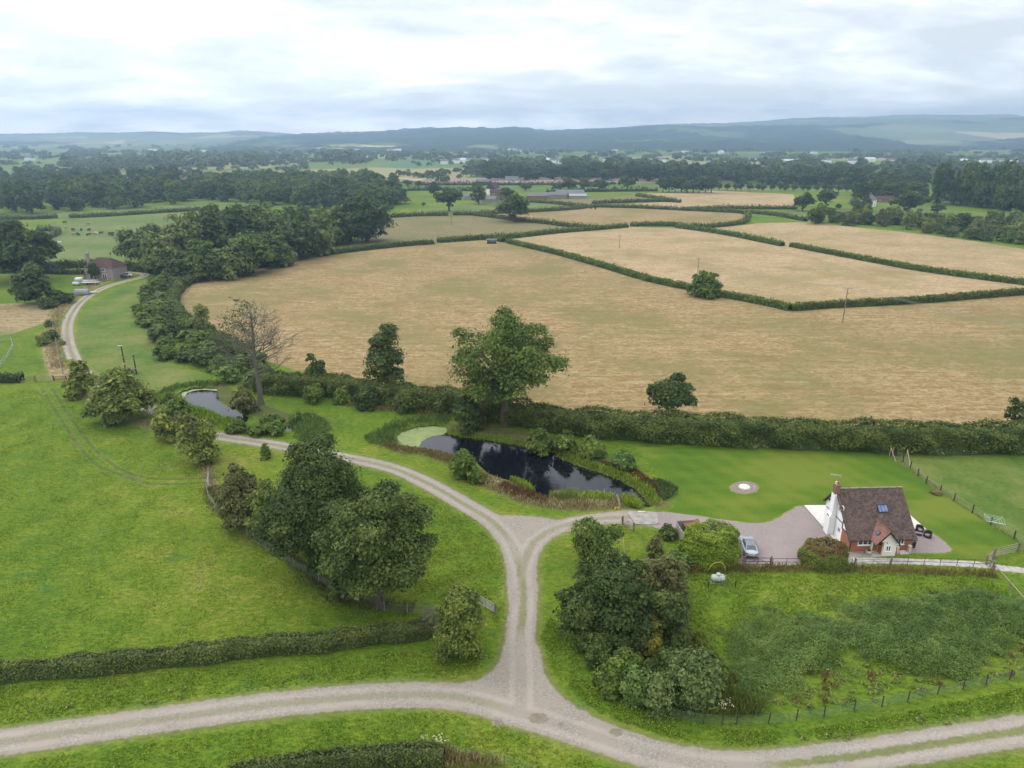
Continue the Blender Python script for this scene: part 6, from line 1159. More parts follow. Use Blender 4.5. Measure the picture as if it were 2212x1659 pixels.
# ---------------- fences
def fence(name, label, pts, spacing, ph=1.2, pr=.06, rails=(), rail_t=(.04, .10), m_post=None, m_rail=None, wires=(), net=None, square=False, group=None, offs=0.0):
    pts = [Vector((*p, 0)) for p in pts]; root = tag(empty(name, pts[0]), label, 'fence', group); o0 = pts[0]; m_post = m_post or M_WOOD; P_ = []
    for a, b in zip(pts, pts[1:]):
        n = max(1, round((b - a).length / spacing))
        for k in range(n): P_.append(a + (b - a) * k / n)
    P_.append(pts[-1]); s = MB()
    if square: s.box(-pr, pr, -pr, pr, -.2, ph)
    else: s.bar((0, 0, -.2), (0, 0, ph), pr, 7)
    me = None
    for k, p in enumerate(P_[:100]):
        loc = p - o0; rot = (random.Random(k).uniform(-.04, .04), random.Random(k + 99).uniform(-.04, .04), 0)
        if me is None: o = s.build('post', m_post, root); me = o.data
        else: o = bpy.data.objects.new('post', me); COL.objects.link(o); o.parent = root
        o.location = loc; o.rotation_euler = rot
    for z in rails:
        s = MB()
        for a, b in zip(P_, P_[1:]):
            d = b - a; L = d.length; M = Matrix.Translation(a - o0) @ Matrix.Rotation(math.atan2(d.y, d.x), 4, 'Z'); s.box(0.01, L - .01, -pr - rail_t[0], -pr - .003, z - rail_t[1] / 2, z + rail_t[1] / 2, M)
        s.build('rail', m_rail or m_post, root)
    if wires:
        parts = []
        for z in wires: parts.append(tube([p - o0 + Vector((0, -pr, z)) for p in P_], .012, 4))
        if net:
            for a, b in zip(P_, P_[1:]):
                n = max(2, int((b - a).length / .3))
                for k in range(n): q = a + (b - a) * k / n - o0 + Vector((0, -pr, 0)); parts.append(tube([q + Vector((0, 0, .05)), q + Vector((0, 0, wires[-1] / 2)), q + Vector((0, 0, wires[-1]))], .006, 3))
        v, f = (join([q for q in parts if q[1].shape[0]])); link('wire', mesh_np('wire', v, f), [net or M_WIRE], root)
    return root
def gate(name, label, a, b, h=1.15, m=None, bars=5, posts=True, pm=None, brace=True):
    a, b = Vector((*a, 0)), Vector((*b, 0)); d = b - a; L = d.length; root = tag(empty(name, a, math.atan2(d.y, d.x)), label, 'gate'); m = m or M_STEEL
    s = MB()
    for k in range(bars): z = .18 + (h - .18) * (k / (bars - 1)) ** 1.15; s.box(.08, L - .08, -.02, .02, z - .03, z + .03)
    s.build('bars', m, root); s = MB(); s.box(.04, .12, -.03, .03, .1, h + .1); s.box(L - .12, L - .04, -.03, .03, .1, h + .03); s.box(L / 2 - .04, L / 2 + .04, -.034, -.021, .15, h)
    if brace: s.bar((.12, -.03, .2), (L / 2, -.03, h - .05), .025, 4); s.bar((L - .12, -.03, .2), (L / 2, -.03, h - .05), .025, 4)
    s.build('frame', m, root)
    if posts:
        for x in (-.05, L + .05): s = MB(); s.box(x - .09, x + .09, -.09, .09, -.2, h + .25); s.build('gate_post', pm or M_WOOD, root, bevel=.015)
    return root
def run(*p): return [G(*q) for q in p]
fence('rail_fence', 'thin two-rail iron fence along the front of the cottage garden, right of the car', run((1668, 1222), (1760, 1222), (1838, 1223)), 1.9, 1.1, .03, (.55, 1.05), (.03, .045), M_DARKWOOD)
fence('rail_fence', 'thin two-rail iron fence along the path between the bronze-topped shrub and the timber gate', run((1925, 1220), (2030, 1222), (2138, 1226)), 1.9, 1.1, .03, (.55, 1.05), (.03, .045), M_DARKWOOD)
gate('field_gate', 'dark barred gate in the rail fence right of the bronze-topped shrub', G(1846, 1226), G(1922, 1224), 1.1, M_GREYWOOD, 4, True)
fence('post_and_rail_fence', 'old timber rail fence below the domed shrub', run((1478, 1228), (1525, 1229), (1580, 1226), (1604, 1222)), 2.4, 1.15, .08, (.55, 1.0), (.05, .12), M_WOOD, square=True)
gate('field_gate', 'thin metal gate in the fence line right behind the parked car', G(1608, 1222), G(1664, 1222), 1.1, M_DARKWOOD, 3, True)
fence('post_and_rail_fence', 'weathered rails running from the thicket to the corner post below the domed shrub', run((1352, 1226), (1400, 1222), (1440, 1228), (1474, 1229)), 2.6, 1.15, .07, (.55, 1.0), (.05, .11), M_GREYWOOD, square=True)
fence('long_rail', 'single long pale rail on posts running down beside the ditch', run((1342, 1134), (1345, 1165), (1348, 1195), (1351, 1226)), 2.6, 1.15, .05, (1.1,), (.05, .14), M_GREYWOOD, M_PALEWOOD, square=True)
gate('field_gate', 'open grey five-barred gate folded back beside the concrete bridge', G(1345, 1134), G(1368, 1148), 1.15, M_GREYWOOD, 5, True)
fence('stock_fence', 'curving wire stock fence on dark posts between the thicket, the nettles and the road', run((1395, 1522), (1430, 1545), (1470, 1556), (1520, 1563), (1560, 1566), (1590, 1566), (1660, 1563), (1720, 1556), (1780, 1548), (1845, 1536), (1905, 1526), (1960, 1516), (2025, 1500), (2080, 1490), (2130, 1480), (2230, 1456), (2330, 1430)), 3.1, 1.25, .06, (), m_post=M_DARKWOOD, wires=(.15, .35, .55, .75, .95, 1.1), net=M_NET)
fence('stock_fence', 'wire stock fence climbing beside the oaks along the left pasture', run((446, 1055), (452, 1080), (470, 1105), (510, 1140), (560, 1178), (610, 1210), (660, 1240), (720, 1276), (770, 1300), (830, 1320), (880, 1325), (935, 1325)), 2.6, 1.25, .055, (), m_post=M_GREYWOOD, wires=(.15, .4, .65, .9, 1.1), net=M_WIRE)
gate('metal_gate', 'narrow pale steel gate at the head of the wire fence below the row of hawthorns', G(449, 1058), G(452, 1030), 1.2, M_STEEL, 4, True, M_GREYWOOD)
gate('metal_gate', 'grey steel gate standing open by the track right of the gate hawthorn', G(1028, 1302), G(1070, 1326), 1.2, M_STEEL, 6, True, M_WOOD)
fence('boundary_fence', 'post and wire fence between the lawn and the right-hand paddock', run((1935, 985), (1966, 1012), (2000, 1045), (2030, 1065), (2060, 1082), (2100, 1108), (2140, 1134), (2190, 1165), (2230, 1188)), 2.9, 1.25, .09, (), m_post=M_DARKWOOD, wires=(.3, .6, .9, 1.1))
for p, q, lab in (((1921, 985), (1935, 997), 'pair of leaning timber struts at the hedge end of the lawn boundary'), ((1957, 990), (1966, 1006), 'single leaning timber strut beside the lawn boundary')):
    a, b = G(*p), G(*q); s = MB(); s.bar((0, 0, 1.5), (b[0] - a[0], b[1] - a[1], 0), .06, 6); s.bar((0, 0, -.1), (0, 0, 1.6), .07, 6)
    if 'pair' in lab: s.bar((.6, .2, -.1), (.6, .2, 1.4), .07, 6); s.bar((0, 0, 1.2), (.6, .2, 1.1), .05, 5)
    tag(s.build('timber_strut', M_PALEWOOD, None, (*a, 0)), lab, 'strut')
gate('timber_gate', 'wide weathered timber field gate across the lawn corner, farther from the path', G(2147, 1204), G(2196, 1192), 1.25, M_GREYWOOD, 5, True)
gate('timber_gate', 'weathered timber gate standing open towards the path', G(2143, 1208), G(2130, 1220), 1.25, M_GREYWOOD, 5, True)
gate('timber_gate', 'narrow weathered timber gate joining the wide gate to the open gate', G(2130, 1221), G(2143, 1232), 1.15, M_GREYWOOD, 4, True)
fence('post_and_rail_fence', 'timber fence running on from the wide gate at the right edge', run((2199, 1192), (2260, 1190)), 2.4, 1.2, .07, (.4, .75, 1.1), (.04, .12), M_WOOD, square=True)
fence('post_and_rail_fence', 'pale-railed fence running down the right edge past the dry grass', run((2146, 1236), (2180, 1275), (2215, 1315), (2250, 1355)), 2.6, 1.15, .06, (1.08,), (.05, .12), M_WOOD, M_PALEWOOD, square=True)
fence('post_and_rail_fence', 'short leaning fence at the upper right corner of the large pond', run((1327, 990), (1330, 1003), (1334, 1016)), 1.4, 1.2, .05, (.5, 1.0), (.04, .1), M_GREYWOOD, square=True)
fence('sluice_rail', 'small pale railing at the right end of the large pond', run((1333, 1080), (1337, 1092), (1339, 1104)), 1.0, 1.0, .04, (.45, .9), (.03, .1), M_PALEWOOD, square=True)
fence('paddock_fence', 'timber fence along the dry verge beside the track bend at the left', run((114, 700), (120, 728), (124, 752), (130, 780), (136, 808)), 3.0, 1.2, .08, (.6, 1.05), (.05, .12), M_GREYWOOD, square=True)
fence('pen_fence', 'low wire fence of the pen at the left edge', run((-6, 740), (26, 738), (30, 752), (18, 775), (-6, 800)), 2.5, 1.2, .06, (.6, 1.1), (.04, .08), M_STEEL, square=True)
gate('field_gate', 'grey five-barred gate across the opening at the top of the left pasture', G(*D(4, (232, 822))), G(*D(4, (345, 818))), 1.25, M_GREYWOOD, 5, True)
fence('post_and_rail_fence', 'short dark fence between the short hedge and the pasture gate', run(D(4, (150, 828)), D(4, (228, 824))), 2.0, 1.2, .07, (.5, 1.0), (.05, .12), M_WOOD, square=True)
fence('post_and_rail_fence', 'short dark fence between the pasture gate and the first hawthorn', run(D(4, (350, 818)), D(4, (430, 816))), 2.0, 1.2, .07, (.4, .7, 1.0), (.05, .12), M_DARKWOOD, square=True)
fence('wire_fence', 'post and wire fence at the end of the bottom hedge', run(D(11, (1590, 650)), D(11, (1720, 668)), D(11, (1925, 705)), D(11, (2130, 790)), D(11, (2300, 860))), 2.6, 1.2, .06, (), m_post=M_WOOD, wires=(.3, .6, .9, 1.15), net=M_NET)
# clothes dryer
x, y = G(2143, 1143); r = simple('clothes_dryer', 'rotary clothes dryer with pale blue lines at the edge of the lawn', 'clothes dryer', (x, y)); s = MB(); s.bar((0, 0, 0), (0, 0, 1.3), .03); s.build('pole', M_STEEL, r)
s = MB(); tp = [(1.55 * math.cos(R(a)), 1.55 * math.sin(R(a)), 1.55) for a in (20, 110, 200, 290)]
for p in tp: s.bar((0, 0, 1.1), p, .022, 5)
s.build('arms', plain('pale_blue_metal', (.36, .52, .55), .5, .4), r); s = MB()
for q in (.55, .75, .97):
    for a, b in zip(tp, tp[1:] + tp[:1]): s.bar([c * q + (1.1 * (1 - q) if i == 2 else 0) for i, c in enumerate(a)], [c * q + (1.1 * (1 - q) if i == 2 else 0) for i, c in enumerate(b)], .012, 4)
s.build('lines', plain('pale_blue_line', (.40, .60, .60), .6, .3), r)
x, y = G(2020, 1063); s = MB(); s.bar((0, 0, 0), (.05, 0, 2.6), .05, 6); tag(s.build('tall_post', M_GREYWOOD, None, (x + .4, y, 0)), 'tall thin grey post at the lawn boundary beside the flower bed', 'post'); inst('flower_bed', SHRUBP[1], x - .3, y - .4, 1.6, .6, L_TAN, 'small flower bed with stones at the lawn boundary', 'flower bed')
# concrete bridge and marker
r = simple('culvert_bridge', 'pale concrete bridge slab carrying the drive over the pond outlet', 'bridge', (0, 0)); bp = W(5, [(1845, 1404), (1865, 1396), (2030, 1402), (2040, 1412), (2048, 1476), (1985, 1482), (1900, 1480)]); s = MB(); s.prism(bp, 'z', -.3, .17); s.build('deck', plain('pale_concrete', (.30, .278, .25), .9, .15, var=.4, scale=1.0), r); a, b = W(5, [(1915, 1404), (1965, 1403)]); s = MB(); s.box(0, b[0] - a[0], -.2, .2, .173, .26); s.build('kerb_stone', M_CONC, r, (*a, 0)); 
x, y = G(*D(5, (1768, 1385))); s = MB(); s.bar((0, 0, 0), (0, 0, .5), .06, 6); s.bar((.5, .2, 0), (.5, .2, .45), .06, 6); s.bar((0, 0, .45), (.5, .2, .4), .04, 5); tag(s.build('yellow_marker', plain('yellow_paint', (.65, .50, .03)), None, (x, y, 0)), 'small yellow marker on the grass beside the drive at the pond', 'marker')
# duck on the pond
def duck():
    x, y = G(*D(5, (1745, 1215))); r = simple('duck', 'dark duck swimming on the right end of the large pond', 'duck', (x, y)); r.location.z = WATER_Z; s = MB(); prof = [(.02, -.32), (.10, -.24), (.15, -.08), (.15, .08), (.10, .22), (.04, .30)]
    v, f = tube([(0, 0, .0), (0, 0, .01)], .01); bm_ = MB(); bm_.lathe(prof, 12, (0, 0, .06), 'x'); bm_.bar((.22, 0, .1), (.30, 0, .30), .055, 8, .045); bm_.lathe([(.02, .22), (.065, .26), (.07, .32), (.03, .38), (.02, .44)], 10, (0, 0, .31), 'x'); bm_.build('body', plain('duck_feathers', (.06, .045, .035)), r, smooth=True)
duck()
x, y = G(*D(5, (1745, 1218))); s = MB(); 
for rr in (.9, 1.5): s.bm.verts.ensure_lookup_table(); v, f = tube([(rr * math.cos(a), rr * math.sin(a), 0) for a in np.linspace(0, 6.283, 40)], .02, 5); b = [s.bm.verts.new(q) for q in v]; [s.bm.faces.new([b[i] for i in q]) for q in f]
tag(s.build('ripples', M_WATER, None, (x, y, WATER_Z)), kind='structure')

# ---------------- utility poles and wires
def pole(base, top, label, cross=1, r=.14, extra=None, lean=(0, 0)):
    x, y = G(*base); H = max(top_h(y, top), 6); root = tag(empty('utility_pole', (x, y, 0), R(12)), label, 'utility pole', 'wooden utility poles'); s = MB(); s.bar((0, 0, -.5), (lean[0], lean[1], H), r, 8, r * .75); s.build('shaft', M_WOOD, root)
    if cross:
        s = MB()
        for k in range(cross): z = H - .25 - k * 1.3; w = 1.2 if k == 0 else .7; s.box(lean[0] - w, lean[0] + w, -.25, -.13, z - .07, z + .07)
        s.build('crossarm', M_GREYWOOD, root)
        for sx in (-1.1, 0, 1.1): s = MB(); s.lathe([(.05, H - .18), (.09, H - .05), (.05, H + .1)], 8, (lean[0] + sx, -.19, 0)); s.build('insulator', M_STEEL, root)
    return (x, y, H)
PA = pole((1820, 697), 622, 'tall utility pole with two crossarms standing in the big hay field', 2, .16)
PB = pole((1507, 590), 556, 'slim utility pole in the pale field behind the round hawthorn', 1, .14)
PC = pole((1338, 536), 508, 'slim utility pole standing farther off in the pale field', 1, .14)
pole((976, 487), 463, 'slim utility pole in the greenish field left of the cattle feeder', 0, .14)
pole((332, 442), 421, 'utility pole in front of the wood behind the cattle pasture', 1, .16); pole((218, 450), 436, 'utility pole at the wood edge left of its taller neighbour', 0, .16); pole((92, 457), 446, 'leaning utility pole at the wood edge on the far left', 0, .16, lean=(-1.2, 0)); pole((174, 593), 568, 'short pole in the brown strip left of the stone house', 0, .12); pole((27, 633), 605, 'thin pole in the small green field at the left edge', 0, .12); pole((1209, 437), 424, 'pole in front of the farm barns', 0, .15)
parts = []
for o_ in (-1.1, 0, 1.1):
    far = np.array(PB) + (o_, -.19, -.05); a = np.array(PA) + (o_, -.19, .1); near = np.array((150.0 + o_, 120.0, 9.5))
    for p, q in ((far, a), (a, near)): t = np.linspace(0, 1, 14)[:, None]; L = p * (1 - t) + q * t; L[:, 2] -= 1.6 * np.sin(t[:, 0] * math.pi); parts.append(tube(L, .02, 4))
v, f = join(parts); tag(link('overhead_wires', mesh_np('overhead_wires', v, f), [M_WIRE]), 'three thin overhead wires crossing the hay field between the utility poles', 'wires')
def transformer():
    x, y = G(284, 808); H = top_h(y, 748); r = tag(empty('transformer_pole', (x, y, 0), R(-8)), 'twin-pole electricity transformer standing in the meadow beside the small pond', 'utility pole')
    for sx, h in ((-1.25, H), (1.25, H - 2)): s = MB(); s.bar((sx, 0, -.5), (sx, 0, h), .15, 8, .12); s.build('pole', M_DARKWOOD, r)
    for z in (H - 2.6, H - 5.0): s = MB(); s.box(-1.5, 1.5, -.2, -.13, z - .08, z + .08); s.build('crossarm', M_GREYWOOD, r)
    s = MB(); s.box(-.75, .75, -.55, .45, H - 6.6, H - 5.2); s.build('transformer_box', plain('grey_green_steel', (.25, .31, .30)), r, bevel=.06)
    for sx in (-.5, 0, .5): s = MB(); s.lathe([(.06, H - 5.2), (.12, H - 5.05), (.06, H - 4.75)], 8, (sx, 0, 0)); s.build('insulator', M_OLDBRICK, r)
    s = MB(); s.box(-2.1, -.9, -.22, .1, H - .05, H + .1); s.build('top_arm', M_STEEL, r); s = MB(); s.box(-1.45, -1.05, -.2, -.14, 2.2, 2.6); s.build('warning_plate', plain('yellow_notice', (.6, .5, .05)), r)
transformer()
x, y = G(1062, 526); r = simple('cattle_feeder', 'grey metal cattle feeder in the far corner of the hay field', 'feeder', (x, y), R(3)); s = MB(); s.box(-2.4, -2.3, -1, 1, 0, 2); s.box(2.3, 2.4, -1, 1, 0, 2); s.box(-2.3, 2.3, .9, 1, 0, 1.9); s.build('sides', M_COVER, r); s = MB(); s.slab([(-2.6, -1.2, 2.0), (2.6, -1.2, 2.0), (2.6, 1.2, 2.2), (-2.6, 1.2, 2.2)], .08); s.build('roof', M_GREYROOF, r)
s = MB(); s.box(-2.3, 2.3, -.95, .9, .05, .75); s.build('trough', M_BLACK, r)
for sx in (-.8, .8): s = MB(); s.box(sx - .06, sx + .06, -1, -.9, 0, 2); s.build('post', M_STEEL, r)
# ---------------- cattle
def cow_mesh(lying=False):
    V = [(-1.15, 0, 1.15), (-.7, 0, 1.12), (0, 0, 1.08), (.6, 0, 1.15), (.95, 0, 1.32), (1.25, 0, 1.42), (1.6, 0, 1.25), (-1.25, 0, .75), (-.8, .25, .95), (-.85, .27, .5), (-.8, .27, .04), (-.8, -.25, .95), (-.75, -.27, .5), (-.7, -.27, .04), (.6, .25, .95), (.6, .25, .5), (.62, .25, .04), (.6, -.25, .95), (.55, -.25, .5), (.5, -.25, .04)]
    E = [(0, 1), (1, 2), (2, 3), (3, 4), (4, 5), (5, 6), (0, 7), (1, 8), (8, 9), (9, 10), (1, 11), (11, 12), (12, 13), (3, 14), (14, 15), (15, 16), (3, 17), (17, 18), (18, 19)]
    Rr = [.30, .42, .45, .43, .26, .22, .12, .05, .2, .11, .08, .2, .11, .08, .17, .1, .08, .17, .1, .08]
    me = bpy.data.meshes.new('cow'); me.from_pydata(V, E, []); o = bpy.data.objects.new('cow', me); COL.objects.link(o); md = o.modifiers.new('s', 'SKIN')
    for i, q in enumerate(Rr): me.skin_vertices[0].data[i].radius = (q, q)
    me.skin_vertices[0].data[2].use_root = True; o.modifiers.new('u', 'SUBSURF').levels = 1
    dg = bpy.context.evaluated_depsgraph_get(); out = bpy.data.meshes.new_from_object(o.evaluated_get(dg)); bpy.data.objects.remove(o); return out
CM = cow_mesh(); CM.materials.clear(); CM.materials.append(plain('cow_black', (.025, .022, .02))); CB, CT, CW = CM.materials[0], plain('cow_tan', (.35, .22, .11)), plain('cow_white', (.6, .56, .5))
cows = [(140, 483, 'b'), (158, 499, 'b'), (176, 499, 'b'), (159, 508, 't'), (168, 508, 'b'), (171, 510, 'b'), (192, 510, 'b'), (193, 499, 'b'), (204, 508, 't'), (209, 507, 'w'), (219, 506, 'b'), (238, 509, 'b'), (242, 507, 'b'), (244, 511, 'b'), (260, 503, 'b'), (190, 486, 't'), (118, 529, 'b'), (128, 528, 'w'), (143, 495, 't'), (1150, 456, 'w'), (1220, 454, 'b'), (1231, 449, 'b'), (1276, 452, 'b'), (1286, 453, 'b'), (1310, 449, 'b'), (1320, 449, 'b')]
rng = np.random.RandomState(3)
for px, py, c in cows:
    x, y = G(px, py); o = bpy.data.objects.new('cow', CM); COL.objects.link(o); o.location = (x, y, 0); o.rotation_euler = (0, 0, rng.rand() * 6.28); o.scale = (.95,) * 3; o.material_slots[0].link = 'OBJECT'; o.material_slots[0].material = {'b': CB, 't': CT, 'w': CW}[c]
    nm = {'b': 'black', 't': 'tan', 'w': 'white'}[c]; far = px > 1000; tag(o, nm + (' cow in the far meadow beside the open-branched oak' if far else ' cow grazing in the left-hand pasture behind the stone house'), 'cow', nm + (' cattle in the far meadow' if far else ' cattle in the left-hand pasture'))

# ---------------- houses and farm buildings
def house(name, label, base, rz, w, d, he, hr, wall, roof, hip=0.0, chim=(), wins=(), cat='house', loc=None, group=None, over=.35, porch=None):
    x, y = loc or G(*base); r = tag(empty(name, (x, y, 0), rz), label, cat, group); s = MB()
    if hip: s.box(-w / 2, w / 2, 0, d, -.3, he)
    else: s.prism([(0, -.3), (d, -.3), (d, he), (d / 2, hr - .12), (0, he)], 'x', -w / 2, w / 2)
    s.build('wall', wall, r); o = over; k = (hr - he) / (d / 2); s = MB(); zl = he - k * o
    a, b, c, e = (-w / 2 - o, -o, zl), (w / 2 + o, -o, zl), (w / 2 + o, d + o, zl), (-w / 2 - o, d + o, zl); p, q = (-w / 2 - o + hip, d / 2, hr), (w / 2 + o - hip, d / 2, hr)
    bm = s.bm; V = [bm.verts.new(t) for t in (a, b, c, e, p, q)]
    for f in ((0, 1, 5, 4), (2, 3, 4, 5), (1, 2, 5), (3, 0, 4), (3, 2, 1, 0)):
        if hip or len(f) == 4: bm.faces.new([V[i] for i in f])
        else: bm.faces.new([V[i] for i in f])
    rf = s.build('roof', roof, r)
    for cx, cy, ch, m in chim: s = MB(); s.box(cx - .45, cx + .45, cy - .45, cy + .45, he - .5, ch); s.box(cx - .52, cx + .52, cy - .52, cy + .52, ch, ch + .15); co = s.build('chimney', m, rf); s = MB(); s.lathe([(.16, ch + .15), (.14, ch + .6)], 8, (cx, cy, 0)); s.build('chimney_pot', M_COVER, co)
    for wx, wz, ww, wh in wins:
        s = MB(); s.box(wx - ww / 2, wx + ww / 2, -.04, .05, wz, wz + wh); wo = s.build('window', M_GLASS, r); s = MB(); t = .12
        s.box(wx - ww / 2 - t, wx + ww / 2 + t, -.07, .05, wz - t, wz); s.box(wx - ww / 2 - t, wx + ww / 2 + t, -.07, .05, wz + wh, wz + wh + t)
        n = 3
        for i in range(n): xx = wx - ww / 2 - t + (ww + t) * i / (n - 1); s.box(xx, xx + t, -.068, .05, wz, wz + wh)
        s.build('window_frame', M_TRIM, wo)
    return r
M_DARKRED = mat('dark_red_tiles', m_tiles((0.060, 0.038, 0.036), (0.098, 0.060, 0.054), 0.3, (0.16, 0.12, 0.1)), 0.9, 0.1)
sh = house('stone_house', 'grey stone house with a hipped red-brown roof at the bend of the track', (217, 605), R(-8), 11.0, 8, 4.9, 7.6, M_STONE, M_DARKRED, 3.2, [(-5.0, 2, 9.2, M_STONE)], [(-3.6, 3.2, 1.5, 1.1), (1.8, 3.2, 1.3, 1.1), (2.0, .2, 1.5, 2.0), (-3.4, .9, 1.3, 1.1)])
x, y = G(193, 604); house('stone_outbuilding', 'small lean-to with a red hipped roof at the left end of the stone house', None, R(-8), 4.2, 3.5, 2.2, 4.0, M_OLDBRICK, M_DARKRED, 1.8, loc=(x, y))
inst('garden_tree', SINGP[1], *G(207, 606), 4.5, 6.5, L_DARK, 'dark bushy tree against the front of the stone house', 'tree')
def flat_trailer(base, rz, L, label, white=True):
    r = simple('farm_trailer', label, 'trailer', G(*base), rz); s = MB(); s.box(-L / 2, L / 2, -1, 1, .75, .95); s.build('bed', M_STEEL, r)
    for sx in (-.5, .5):
        for sy in (-1, 1): w = MB(); w.lathe([(.36, sy * .85), (.36, sy * 1.08)], 12, (sx, 0, .36), 'y'); w.build('wheel', M_BLACK, r)
    s = MB(); s.bar((L / 2, 0, .7), (L / 2 + 1.2, 0, .45), .05); s.build('drawbar', M_STEEL, r)
    if white: s = MB(); s.box(-L / 2, -L / 2 + 2.2, -.9, .9, .953, 1.9); s.build('load', M_COVER, r, bevel=.15)
flat_trailer((188, 611), R(4), 7.5, 'long flat trailer with a white load in the garden of the stone house'); flat_trailer((196, 615), R(2), 6, 'low empty flat trailer in front of the loaded one', False)
def covered(base, L, Wd, H, label, m, rz=0):
    r = simple('covered_boat', label, 'covered vehicle', G(*base), rz); s = MB(); s.prism([(-Wd / 2, .25), (Wd / 2, .25), (Wd / 2 * .95, H * .6), (Wd / 2 * .45, H * .97), (-Wd / 2 * .45, H * .97), (-Wd / 2 * .95, H * .6)], 'x', -L / 2, L / 2); s.build('tarpaulin', m, r, bevel=.12); s = MB(); s.box(-L / 2 + .3, L / 2 - .3, -Wd / 2 + .2, Wd / 2 - .2, 0, .25); s.build('chassis', M_BLACK, r)
covered((178, 637), 4.2, 2.2, 2.0, 'vehicle under a grey tarpaulin beside the dry verge below the stone house', plain('grey_tarpaulin', (.27, .29, .31), .7, .3), R(12)); covered((166, 616), 2.8, 1.6, 1.2, 'small white covered load at the left of the garden', plain('white_sheet', (.42, .42, .42)), R(-20)); covered((199, 634), 3.2, 1.2, .7, 'white covered pile beside the grey tarpaulin', plain('white_sheet', (.42, .42, .42)), R(25)); covered((150, 648), 2.4, 1.4, .9, 'pale tarpaulin heap at the foot of the garden', plain('pale_sheet', (.42, .45, .42)), R(10))
def small_car(base, rz, label, m, van=False):
    r = simple('parked_van' if van else 'parked_car', label, 'van' if van else 'car', G(*base), rz); s = MB(); h = 1.75 if van else 1.35
    s.prism([(-2.1, .3), (2.1, .3), (2.15, .8), (1.2, .95), (.6, h), (-1.7 if not van else -2.1, h), (-2.15, .95)], 'y', -.85, .85); s.build('body', m, r, bevel=.06); s = MB(); s.prism([(1.16, .98), (.62, h - .08), (-1.5, h - .08), (-1.9, .98)], 'y', -.88, .88); s.build('windows', M_GLASS, r)
    for sx in (-1.3, 1.3):
        for sy in (-1, 1): w = MB(); w.lathe([(.32, sy * .7), (.32, sy * .9)], 12, (sx, 0, .32), 'y'); w.build('wheel', M_BLACK, r)
small_car((262, 601), R(20), 'dark car parked in the yard right of the stone house', plain('dark_paint', (.04, .045, .06), .3, .5)); small_car((272, 598), R(28), 'white van parked behind the dark car in the yard of the stone house', plain('white_paint', (.65, .65, .66), .3, .5), True); small_car((224, 612), R(80), 'small white car at the corner of the stone house', plain('white_paint', (.65, .65, .66), .3, .5)) if False else None
# the farm beyond the hay fields
house('farmhouse', 'white gabled farmhouse with a brown roof at the middle of the far farm', (1075, 420), R(70), 12, 9, 5.5, 10.5, M_WHITE, M_DARKRED, 0, [(-3, 4.5, 12, M_OLDBRICK)], [(-3, 1, 1.2, 1.4), (2, 1, 1.2, 1.4), (-3, 3.7, 1.2, 1.2), (2, 3.7, 1.2, 1.2)])
house('brick_house', 'red brick house joined in front of the white farmhouse', (1077, 432), R(-2), 14, 8, 6.0, 8.4, M_OLDBRICK, M_DARKRED, 0, [(5, 4, 10, M_OLDBRICK)], [(-4, 1, 1.3, 1.4), (0, 1, 1.3, 1.4), (4, 1, 1.3, 1.4), (-4, 3.8, 1.3, 1.2), (4, 3.8, 1.3, 1.2)])
barns = [((1022, 432), 5, 18, 12, 3.5, 5.5, M_STONE, M_GREYROOF, 'grey sheeted barn left of the brick farm house'), ((1055, 437), -20, 14, 8, 3, 5.5, M_STONE, M_GREYROOF, 'pale grey gabled barn in front of the brick farm house'), ((1160, 431), 3, 22, 10, 3.5, 5.5, M_OLDBRICK, M_GREYROOF, 'long brick barn at the left of the barn group'), ((1184, 430), 3, 16, 10, 4, 6, M_STONE, M_GREYROOF, 'second barn of the group with a grey ridged roof'), ((1206, 429), 0, 18, 12, 3.5, 6, M_GREYWOOD, M_GREYROOF, 'third barn of the group, lower with pale sheeting'), ((1232, 428), 0, 30, 16, 4.5, 7.5, M_GREYWOOD, M_GREYROOF, 'largest dark-roofed barn of the group'), ((1249, 430), 0, 18, 10, 3.2, 4.6, M_GREYWOOD, plain('pale_sheet_roof', (.27, .29, .31), .6, .3), 'barn with a pale sheet roof at the right end of the group')]
for b, rz, w, d, he, hr, wm, rm, lab in barns: house('barn', lab, b, R(rz), w * .78, d, he * .85, hr * .85, wm, rm, cat='barn', group='barns of the far farm')
house('white_cottage', 'small white cottage with a pale roof beyond the far farm', (1106, 397.5), R(5), 14, 9, 4, 8, M_WHITE, M_GREYROOF, 0, [(2, 4.5, 10, M_OLDBRICK)], [(-3, 1, 1.3, 1.3), (3, 1, 1.3, 1.3)])
house('far_barn', 'dark barn left of the small white cottage beyond the farm', (1045, 398.5), R(0), 16, 9, 3, 5.5, M_DARKWOOD, M_GREYROOF, cat='barn')
house('white_house', 'white house with a grey roof beside the pointed conifer in the right-hand paddock', (1886, 447), R(40), 9, 8, 5, 8.5, M_WHITE, M_GREYROOF, 0, [(2, 4, 9.5, M_OLDBRICK)], [(-2, 1, 1.2, 1.3), (2, 1, 1.2, 1.3)])
house('brick_bungalow', 'low reddish roofed building behind the broad oak in the paddock', (1912, 437), R(-5), 14, 8, 2.6, 4.6, M_OLDBRICK, M_DARKRED, 0, [], [(-4, 1, 1.3, 1.2), (4, 1, 1.3, 1.2)])
rng = np.random.RandomState(610)
vill = [(116, 389), (128, 388.6), (140, 388.4), (150, 389), (176, 388.5), (186, 388.2), (192, 389.2), (290, 391.5), (2195, 394), (2185, 392)]
